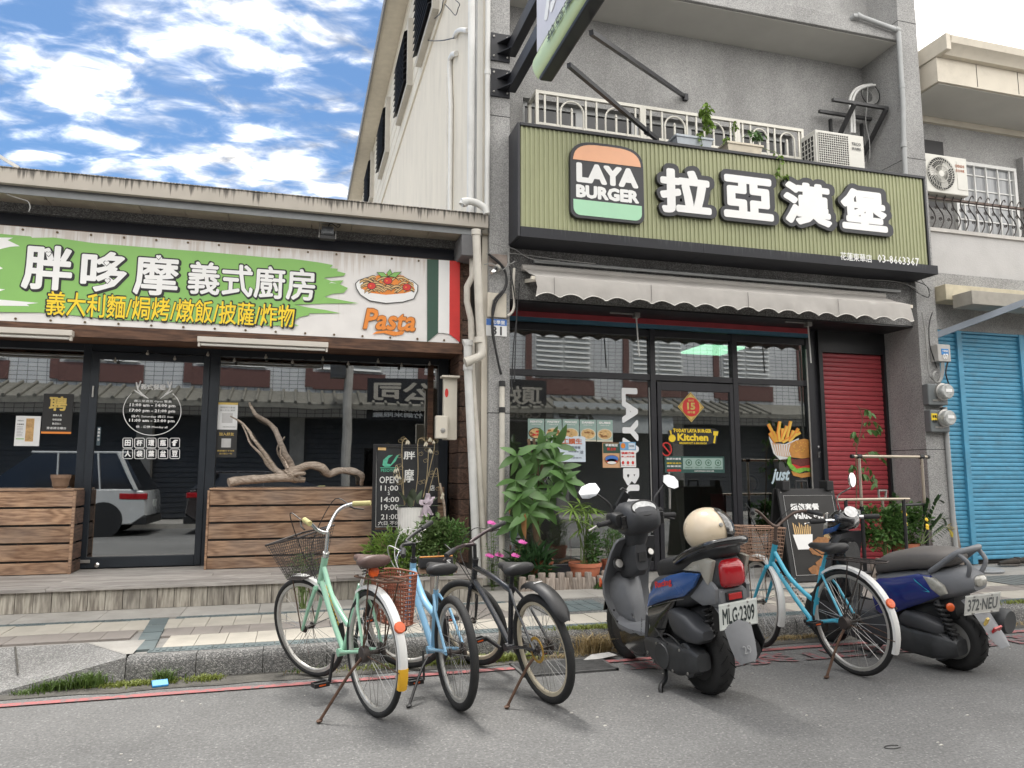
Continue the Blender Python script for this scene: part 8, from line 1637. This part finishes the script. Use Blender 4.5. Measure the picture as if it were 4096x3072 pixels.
for u,v,ru,rv in((.62,.40,.17,.07),(.78,.36,.16,.07),(.52,.33,.15,.06),(.70,.28,.17,.06),(.6,.18,.16,.06),(.45,.12,.15,.05)):b.add([pt(u+ru*cos(a)*(1+.08*sin(a*5)),v+rv*sin(a)*(1+.1*sin(a*7)),.007+u*.002)for a in[2*pi*i/22 for i in range(22)]],[tuple(range(22))],2)
for i in range(6):u=.66+.02*i;b.add([pt(u,.45,.006),pt(u+.012,.45,.006),pt(.70+(i-3)*.004,.58,.006)],[(0,1,2)],0)
b.obj('food_print',[tan_print,white_print,brown_print],sbd)
for u,v in((.05,.96),(.95,.96),(.05,.04),(.95,.04)):B().lathe([(.008,0),(.006,.004),(0,.004)],SBp(u,v,.001),(0,-1,0),8).obj('screw',steel,sbd)
# ---------------------------------------------------------------- garment rack
gk=thing('garment_rack','freestanding black and champagne tube rack standing before the red shutter','rack',(6.9,7.5,.15));champ=M('champagne_tube',(.48,.42,.34),.3,m=.7,v=.06)
q=lambda x,y,Y:PY(*r12(x,y)[0],Y)
a,c=q(362,1125,7.45),q(850,1125,7.45);zt_=(a.z+c.z)/2;zj=q(372,1515,7.45).z
B().tube([(a.x-.08,7.45,zt_),(c.x+.08,7.45,zt_)],.019,12).obj('top_bar',champ,gk,smooth=40)
for x in(a.x,c.x):
    B().tube([(x,7.45,zj),(x,7.45,zt_)],.017,12).obj('upper_post',champ,gk,smooth=40);B().tube([(x,7.45,.2),(x,7.45,zj)],.023,12).obj('lower_post',blackp,gk,smooth=40);B().tube([(x,7.2,.19),(x,7.7,.19)],.02,10).obj('foot_bar',blackp,gk);B().lathe([(.027,-.03),(.027,.03)],(x,7.45,zt_),(1,0,0),12).obj('tee_joint',blackp,gk);B().lathe([(.024,0),(.024,.03)],(x+(.08 if x>a.x else-.11),7.45,zt_),(1,0,0),12).obj('end_cap',blackp,gk)
a2,c2=q(190,1462,7.3),q(755,1455,7.3);z2=(a2.z+c2.z)/2
B().tube([(a2.x,7.3,z2),(c2.x,7.3,z2)],.017,12).obj('lower_bar',champ,gk,smooth=40);x=q(710,1455,7.3).x
B().tube([(x,7.3,.2),(x,7.3,z2)],.02,10).obj('short_post',blackp,gk);B().tube([(x,7.3,zj+.02),(c.x,7.45,zj+.02)],.018,8).obj('link_bar',blackp,gk);B().tube([(a2.x+.12,7.3,.2),(a2.x+.12,7.3,z2)],.02,10).obj('short_post',blackp,gk);B().tube([(a2.x+.1,7.3,.21),(c.x,7.3,.21)],.016,8).obj('base_bar',blackp,gk)
P=[q(x,y,7.62)for x,y in((520,1450),(515,1390),(575,1390),(570,1450))];hd=thing('shovel_handle','grey plastic D shaped shovel handle standing before the red shutter','shovel',P[0]);B().tube(P,.016,8,closed=True).obj('grip',M('grey_handle',(.28,.27,.25),.5),hd,smooth=40);m_=(P[0]+P[3])/2;B().tube([m_,V((m_.x,m_.y,.3))],.016,8).obj('shaft',wood_log,hd)
# shoes and base plate at the right edge
def shoe(label,p,ang,s=1):
    t=thing('shoe',label,'shoe',p,'worn shoes by the blue shutter',rot=(0,0,ang));m=M('worn_shoe',(.05,.043,.036),.8,v=.3,s=14,dirt=.3)
    shell(B(),[(-.12,.02,.07,.028),(-.10,.02,.10,.036),(-.03,.02,.095,.036),(.03,.02,.075,.042),(.10,.02,.055,.044),(.14,.02,.04,.025)],e=.7).obj('upper',m,t,smooth=50);shell(B(),[(-.125,0,.022,.03),(-.05,0,.022,.038),(.08,0,.022,.047),(.145,0,.02,.03)],e=.5).obj('sole',M('shoe_sole',(.12,.11,.10),.8),t);B().tube([(-.1+.035*cos(a),.026*sin(a),.1)for a in[2*pi*i/14 for i in range(14)]],.007,5,closed=True).obj('collar',blackm,t)
for k,(x,y,a,lb)in enumerate(((4040,2262,2.9,'worn dark shoe lying before the blue shutter, the left one'),(4085,2258,2.6,'worn dark shoe lying before the blue shutter, cut by the photo edge'),(4075,2240,.4,'worn dark shoe behind the other two before the blue shutter'))):p=PZ(x,y,.152);p.z=.152;shoe(lb,p,a)
p=PZ(3915,2285,.152);B().lathe([(.0,0),(.26,0),(.27,.02),(.24,.04),(.05,.05),(0,.05)],p,n=28).obj('stand_base',M('grey_base',(.26,.27,.28),.6,v=.1),label='flat round grey stand base on the pavement before the blue shutter',cat='stand base',smooth=40)
# ---------------------------------------------------------------- window stickers of the burger shop
r13=rgn(1950,1250,2.5525);r14=rgn(2550,1250,1.9515);Yp=8.596
for k,(q,nm)in enumerate((((412,1085,580,1310),'dark pan of stir fry'),((590,1088,757,1310),'pale pastry'),((767,1090,933,1313),'stacked pancakes'),((943,1095,1108,1315),'sliced pastry'),((1115,1098,1278,1320),'filled bun'))):
    (x0,y0),(x1,y1)=r13(*q);t,at,rect,txt,oval=poster('menu_poster','green menu poster showing %s in the burger window'%nm,'poster',x0,y0,x1,y1,Yp,teal_print,'menu posters in a row')
    b=B();txt(b,('BENTO','PASTRY','PANCAKE','DANISH','SUBWAY'[:3]+'S')[k],.5,.13,.75,.1,off=.05);txt(b,'推薦好味道',.5,.25,.55,.04);b.obj('lettering',white_print,t)
    b=B();oval(b,.5,.66,.47,.26,(3,1,1,1,1)[k],1);oval(b,.5,.66,.42,.22,0,2)
    random.seed(k)
    for i in range(16):oval(b,.5+R_(-.28,.28),.66+R_(-.14,.12),.12,.05,random.choice((0,0,2)if k else(0,2,4)),3+i*.06,8)
    rect(b,0,.93,1,1,1,1);b.obj('food_print',[tan_print,M('cream_print',(.62,.58,.47),.6),brown_print,black_print,red_print],t)
(x0,y0),(x1,y1)=r13(650,1262,1000,1525);t,at,rect,txt,oval=poster('hiring_notice','white hiring notice with red heading behind the money tree','notice',x0,y0,x1,y1,Yp-.004,pale_blue_print)
b=B();txt(b,'徵工讀生',.5,.2,.8,.23,off=.03);b.obj('lettering',M('rust_print',(.55,.13,.05),.6),t);b=B();txt(b,'歡迎應徵喔',.62,.44,.46,.11);txt(b,'時段彈性',.65,.6,.3,.06);txt(b,'洽',.88,.62,.12,.14);txt(b,'意者請洽店內',.6,.84,.55,.06);b.obj('lettering',M('slate_text',(.10,.12,.17),.6),t)
(x0,y0),(x1,y1)=r13(1175,1330,1358,1585);t,at,rect,txt,oval=poster('hotpot_poster','orange poster with a blue food bowl in the burger window','poster',x0,y0,x1,y1,Yp-.004,M('apricot_print',(.62,.36,.20),.6))
b=B();rect(b,.03,.02,.97,.42,4,1);txt(b,'季節限定',.5,.1,.7,.1,1,3,.04);txt(b,'新上市',.5,.25,.5,.12,2,3,.05);oval(b,.5,.68,.42,.2,3,2);oval(b,.5,.64,.36,.13,0,3);oval(b,.5,.74,.3,.1,2,3);oval(b,.5,.8,.25,.06,1,4);b.obj('print',[blue_print,white_print,red_print,brown_print,darkgreen_print],t)
(x0,y0),(x1,y1)=r13(1348,1322,1515,1580);t,at,rect,txt,oval=poster('info_poster','white poster with blue head and red icons beside the orange poster','poster',x0,y0,x1,y1,Yp-.004,white_print)
b=B();rect(b,0,0,1,.33,0,1);oval(b,.22,.15,.14,.11,1,2);rect(b,.55,.04,.95,.29,4,2);txt(b,'優惠方案',.5,.44,.8,.09,2,2,.03);txt(b,'第二份半價',.5,.58,.8,.07,2,2,.02)
for u in(.2,.5,.8):oval(b,u,.82,.08,.07,2,2,10);rect(b,u-.1,.92,u+.1,.93,2,2)
txt(b,'憑券兌換',.74,.16,.3,.07,3,3);b.obj('print',[M('sea_print',(.16,.36,.58),.6),orange_print,red_print,black_print,pale_blue_print],t)
t=thing('window_lettering','large white LAYA BURGER letters running down the left burger window','window lettering',PY(2540,2200,Yp));a,c=PY(*r13(1350,900)[0],Yp),PY(*r13(1530,900)[0],Yp);u,d_=PY(2520,1552,Yp),PY(2560,2330,Yp)
b=B();letters(b,'LAYA BURGER',((a.x+c.x)/2+.015,Yp-.002,(u.z+d_.z)/2),V((0,0,-1)),XR,u.z-d_.z,(c.x-a.x)*.92,0,.055);b.obj('lettering',M('frosted_white',(.80,.81,.82),.6,v=.03),t)
q0,q1=PY(2598,1550,Yp),PY(2610,2130,Yp);B().box(q0.x-.012,q0.x+.004,Yp-.004,Yp-.001,q1.z,q0.z).obj('edge_strip',white_pvc,t)
Yd=8.566;t=thing('diamond_sticker','red and gold diamond sticker with the number 15 on the burger shop door','sticker',PY(*r14(417,845)[0],Yd));c=PY(*r14(417,738)[0],Yd);hw=PY(*r14(518,738)[0],Yd).x-c.x
b=B()
for k,(s,mm)in enumerate(((1,0),(.93,2),(.88,0))):b.poly([c+V((dx*hw*s,-.001-k*.0008,dz*hw*s*1.05))for dx,dz in((0,1),(1,0),(0,-1),(-1,0))],mm)
b.poly([c+V((hw*.66*cos(a),-.004,hw*.66*sin(a)))for a in[2*pi*i/28 for i in range(28)]],1);letters(b,'15',c+V((0,-.006,.01)),XR,ZU,hw*.62,hw*.5,0,.05);letters(b,'拉亞',c+V((0,-.006,hw*.45)),XR,ZU,hw*.45,hw*.14,0,.03);letters(b,'週年慶',c+V((0,-.006,-hw*.36)),XR,ZU,hw*.6,hw*.16,0,.03);b.obj('print',[gold_print,red_print,brown_print],t)
t=thing('kitchen_sticker','black and yellow Kitchen sticker with pan and spatula on the burger shop door','sticker',PY(*r14(435,1030)[0],Yd));b=B()
b.poly(FP(r14(238,925,300,905,440,898,600,905,635,925,612,1028,590,1020,540,1030,330,1030,270,1015,240,1000),Yd,.001),1)
(x0,y0),(x1,y1)=r14(278,908,578,938);lab(b,'TODAY LAYA BURGER',x0,y0,x1,y1,Yd,0,.05,.003);(x0,y0),(x1,y1)=r14(312,945,552,1003);lab(b,'Kitchen',x0,y0,x1,y1,Yd,0,.045,.003);(x0,y0),(x1,y1)=r14(328,1012,538,1028);lab(b,'BREAKFAST & BRUNCH',x0,y0,x1,y1,Yd,0,.03,.003)
b.poly(FP(ell(*r14(270,982)[0],14,15,18),Yd,.003),0);b.poly(FP(r14(250,920,262,920,268,960,258,960),Yd,.003),0);b.poly(FP(r14(592,925,630,928,624,962,590,958),Yd,.003),0);b.poly(FP(r14(600,960,612,960,604,1022,590,1018),Yd,.003),0);b.obj('print',[yellow_print,black_print],t)
t=thing('prohibition_sticker','small round red prohibition sticker on the burger shop door','sticker',PY(*r14(225,1112)[0],Yd));c=PY(*r14(225,1067)[0],Yd);r_=PY(*r14(268,1067)[0],Yd).x-c.x;b=B();b.tube([c+V((r_*.88*cos(a),-.004,r_*1.05*sin(a)))for a in[2*pi*i/24 for i in range(24)]],r_*.12,5,closed=True,flat=.3);b.bar(c+V((-r_*.6,-.004,r_*.65)),c+V((r_*.6,-.004,-r_*.65)),.004,r_*.22);b.obj('print',red_print,t)
(x0,y0),(x1,y1)=r14(213,1123,678,1252);t,at,rect,txt,oval=poster('notice_sticker','dark green notice with four round pale icons on the burger shop door','sticker',x0,y0,x1,y1,Yd,M('deep_green_print',(.03,.085,.075),.5))
b=B();rect(b,.3,.1,.97,.78,2,1)
for i in range(4):oval(b,.395+i*.165,.38,.055,.2,3,2);oval(b,.395+i*.165,.38,.04,.145,2,3);oval(b,.395+i*.165,.38,.02,.08,3,4);txt(b,('禁帶外食','低消一份','禁帶寵物','用餐限時')[i],.395+i*.165,.68,.12,.1,3,2)
txt(b,'親愛的顧客',.15,.16,.24,.13,0,2,.02);txt(b,'請配合店內',.15,.42,.24,.11,1,2,.02);txt(b,'用餐規定',.15,.6,.24,.11,0,2,.02);txt(b,'感謝配合',.15,.85,.24,.15,4,2,.05);txt(b,'祝您用餐愉快 謝謝光臨',.65,.89,.33,.08,0,2);b.obj('print',[white_print,yellow_print,teal_print,M('icon_green',(.07,.16,.11),.6),red_print],t)
# fries and burger picture on the right pane
t=thing('burger_decal','printed fries basket and burger picture on the right burger window','window decal',PY(*r14(1200,1290)[0],Yp));b=B();random.seed(9);yel2,oran=0,1
fries=((1020,870,1090,1010),(1110,850,1085,1010),(1195,848,1160,1000),(1060,930,1080,1000),(1130,905,1130,1010),(1165,885,1120,1005),(1255,905,1200,990),(1270,935,1130,1012),(1215,920,1190,990),(1030,940,1075,1015),(1240,940,1180,1010),(1095,930,1105,1010))
for i,(xa,ya,xb,yb)in enumerate(fries):
    dx,dy=yb-ya,xa-xb;l=math.hypot(dx,dy);dx,dy=dx/l*13,dy/l*13;q=r14(xa-dx,ya-dy,xa+dx,ya+dy,xb+dx,yb+dy,xb-dx,yb-dy);b.poly(FP(q,Yp,.002+i*.0003),0 if i%3 else 7);q=r14(xa-dx,ya-dy,xa-dx*.3,ya-dy*.3,xb-dx*.3,yb-dy*.3,xb-dx,yb-dy);b.poly(FP(q,Yp,.0021+i*.0003+.0001),1)
b.poly(FP(r14(1022,965,1060,1020,1150,1028,1258,980,1245,1060,1190,1135,1110,1150,1060,1100),Yp,.006),2);b.poly(FP(r14(1045,1015,1150,1035,1240,1000,1232,1060,1180,1130,1080,1115),Yp,.0065),3)
for i in range(8):b.poly(FP(r14(1060+i*20,1030,1070+i*20,1032,1090+i*13,1120,1084+i*13,1118),Yp,.007),2)
b.poly(FP(r14(1180,1075,1190,1030,1230,1000,1300,985,1350,1000,1352,1130,1280,1140,1200,1130),Yp,.0075),4)
for i in range(26):x,y=R_(1210,1340),R_(1005,1090);b.poly(FP(r14(x,y,x+6,y-2,x+8,y+4,x+2,y+5),Yp,.0082),0)
b.poly(FP(r14(1188,1135,1230,1148,1352,1135,1352,1195,1260,1200,1200,1175),Yp,.0078),5);b.poly(FP(r14(1205,1180,1270,1202,1352,1190,1352,1215,1240,1222,1205,1205),Yp,.0081),8)
b.poly(FP(r14(1170,1130,1190,1120,1200,1180,1240,1220,1300,1210,1352,1215,1352,1245,1310,1235,1260,1255,1220,1245,1185,1215,1165,1180),Yp,.0086),6);b.poly(FP(r14(1195,1235,1260,1258,1352,1245,1350,1280,1280,1290,1215,1275),Yp,.0084),4)
b.obj('food_print',[M('fries_yellow',(.80,.50,.08),.5,v=.1),orange_print,paper,M('basket_tan',(.60,.36,.22),.6),M('bun_brown',(.58,.26,.06),.5,v=.2,s=9),M('patty',(.16,.035,.03),.6,v=.4,s=40),M('lettuce_print',(.20,.46,.06),.6,v=.4,s=30),M('fries_gold',(.72,.38,.04),.5),red_print],t)
b=B();(x0,y0),(x1,y1)=r14(1040,1220,1170,1340);lab(b,'just',x0,y0,x1,y1,Yp,0,.035,.004,skew=.3);(x0,y0),(x1,y1)=r14(1070,1370,1260,1500);lab(b,'a burger',x0,y0,x1+60,y1,Yp,0,.02,.004,skew=.3);b.obj('lettering',M('pale_blue_letter',(.52,.64,.70),.6),t)
# ---------------------------------------------------------------- person seated inside, phone in hands
def person():
    px=PY(3003,1960,9.25);t=thing('person','person in a dark hooded jacket holding a phone behind the right burger window','person',(px.x,9.25,.15));x,y=px.x,9.25;zh=PY(2995,1938,9.2).z;sh=zh-.22
    vs=[(x,y+.1,sh-.50),(x,y+.08,sh-.25),(x,y+.05,sh),(x,y+.03,sh+.09),(x-.16,y+.05,sh-.03),(x-.2,y-.05,sh-.26),(x-.03,y-.24,sh-.25),(x+.16,y+.05,sh-.03),(x+.2,y-.05,sh-.26),(x+.07,y-.24,sh-.23),(x-.1,y-.05,sh-.52),(x-.11,y-.33,sh-.52),(x-.11,y-.34,.2),(x+.1,y-.05,sh-.52),(x+.11,y-.33,sh-.52),(x+.11,y-.34,.2)]
    es=[(0,1),(1,2),(2,3),(2,4),(4,5),(5,6),(2,7),(7,8),(8,9),(0,10),(10,11),(11,12),(0,13),(13,14),(14,15)];rd_=[.15,.15,.13,.055,.07,.055,.035,.07,.055,.035,.1,.075,.05,.1,.075,.05]
    me=bpy.data.meshes.new('body');me.from_pydata(vs,es,[]);o=link('body',me,t);me.materials.append(M('dark_jacket',(.02,.02,.022),.8));md=o.modifiers.new('skin','SKIN')
    for i,r in enumerate(rd_):me.skin_vertices[0].data[i].radius=(r,r*.8)
    me.skin_vertices[0].data[0].use_root=True;o.modifiers.new('sub','SUBSURF').levels=1;o.modifiers['sub'].render_levels=2
    sk=M('skin',(.42,.25,.17),.55,v=.05);hd=B();c=V((x,y-.01,zh));rings=[]
    for i in range(11):
        u=-1+2*i/10;r=sqrt(max(0.002,1-u*u));w=.07*r*(1-.22*max(0,-u));rings.append([c+V((w*cos(a),.085*r*sin(a)-(.014 if abs(a-1.5*pi)<.25 and-.35<u<.05 else 0),.105*u))for a in[2*pi*j/16 for j in range(16)]])
    h_=hd.loft(rings).obj('head',sk,t,smooth=60)
    for s in(-1,1):B().ball(c+V((s*.027,-.078,.015)),.011,.006,.007,8,6).obj('eye',black_print,h_)
    B().box(c.x-.022,c.x+.022,c.y-.079,c.y-.07,c.z-.052,c.z-.045).obj('mouth',red_print,h_)
    rings=[]
    for i in range(10):
        ph_=rad(-40+13*i);rings.append([c+V((.115*cos(ph_)*cos(a),.01+.12*cos(ph_)*sin(a),.135*sin(ph_)))for a in[rad(-58+296/14*j)for j in range(15)]])
    B().loft(rings,ring_closed=False,cap=False).obj('hood',MATS['dark_jacket'],t,smooth=60,fix=False)
    for s,hx,hz in((-1,x-.02,sh-.24),(1,x+.06,sh-.22)):
        b=B().ball((hx,y-.28,hz),.035,.022,.04,10,7)
        for k in range(4):b.tube([(hx-s*.0,y-.285,hz+.02-k*.016),(hx-s*.03,y-.30,hz+.022-k*.016),(hx-s*(.05-.004*abs(k-1)),y-.285,hz+.02-k*.016)],[.009,.008,.006],6)
        b.tube([(hx,y-.285,hz+.035),(hx-s*.025,y-.30,hz+.06)],[.01,.007],6);b.obj('hand',sk,t,smooth=60)
    B().box(x-.02,x+.06,y-.315,y-.305,sh-.29,sh-.16).obj('phone',gloss,t,bev=.004)
    s_=thing('cafe_stool','dark seat under the person behind the right burger window','chair',(x,y+.1,.15));B().box(x-.22,x+.22,y-.12,y+.3,sh-.68,sh-.63).obj('seat',blackp,s_);B().tube([(x,y+.1,.16),(x,y+.1,sh-.68)],.03,8).obj('leg',blackp,s_)
person()
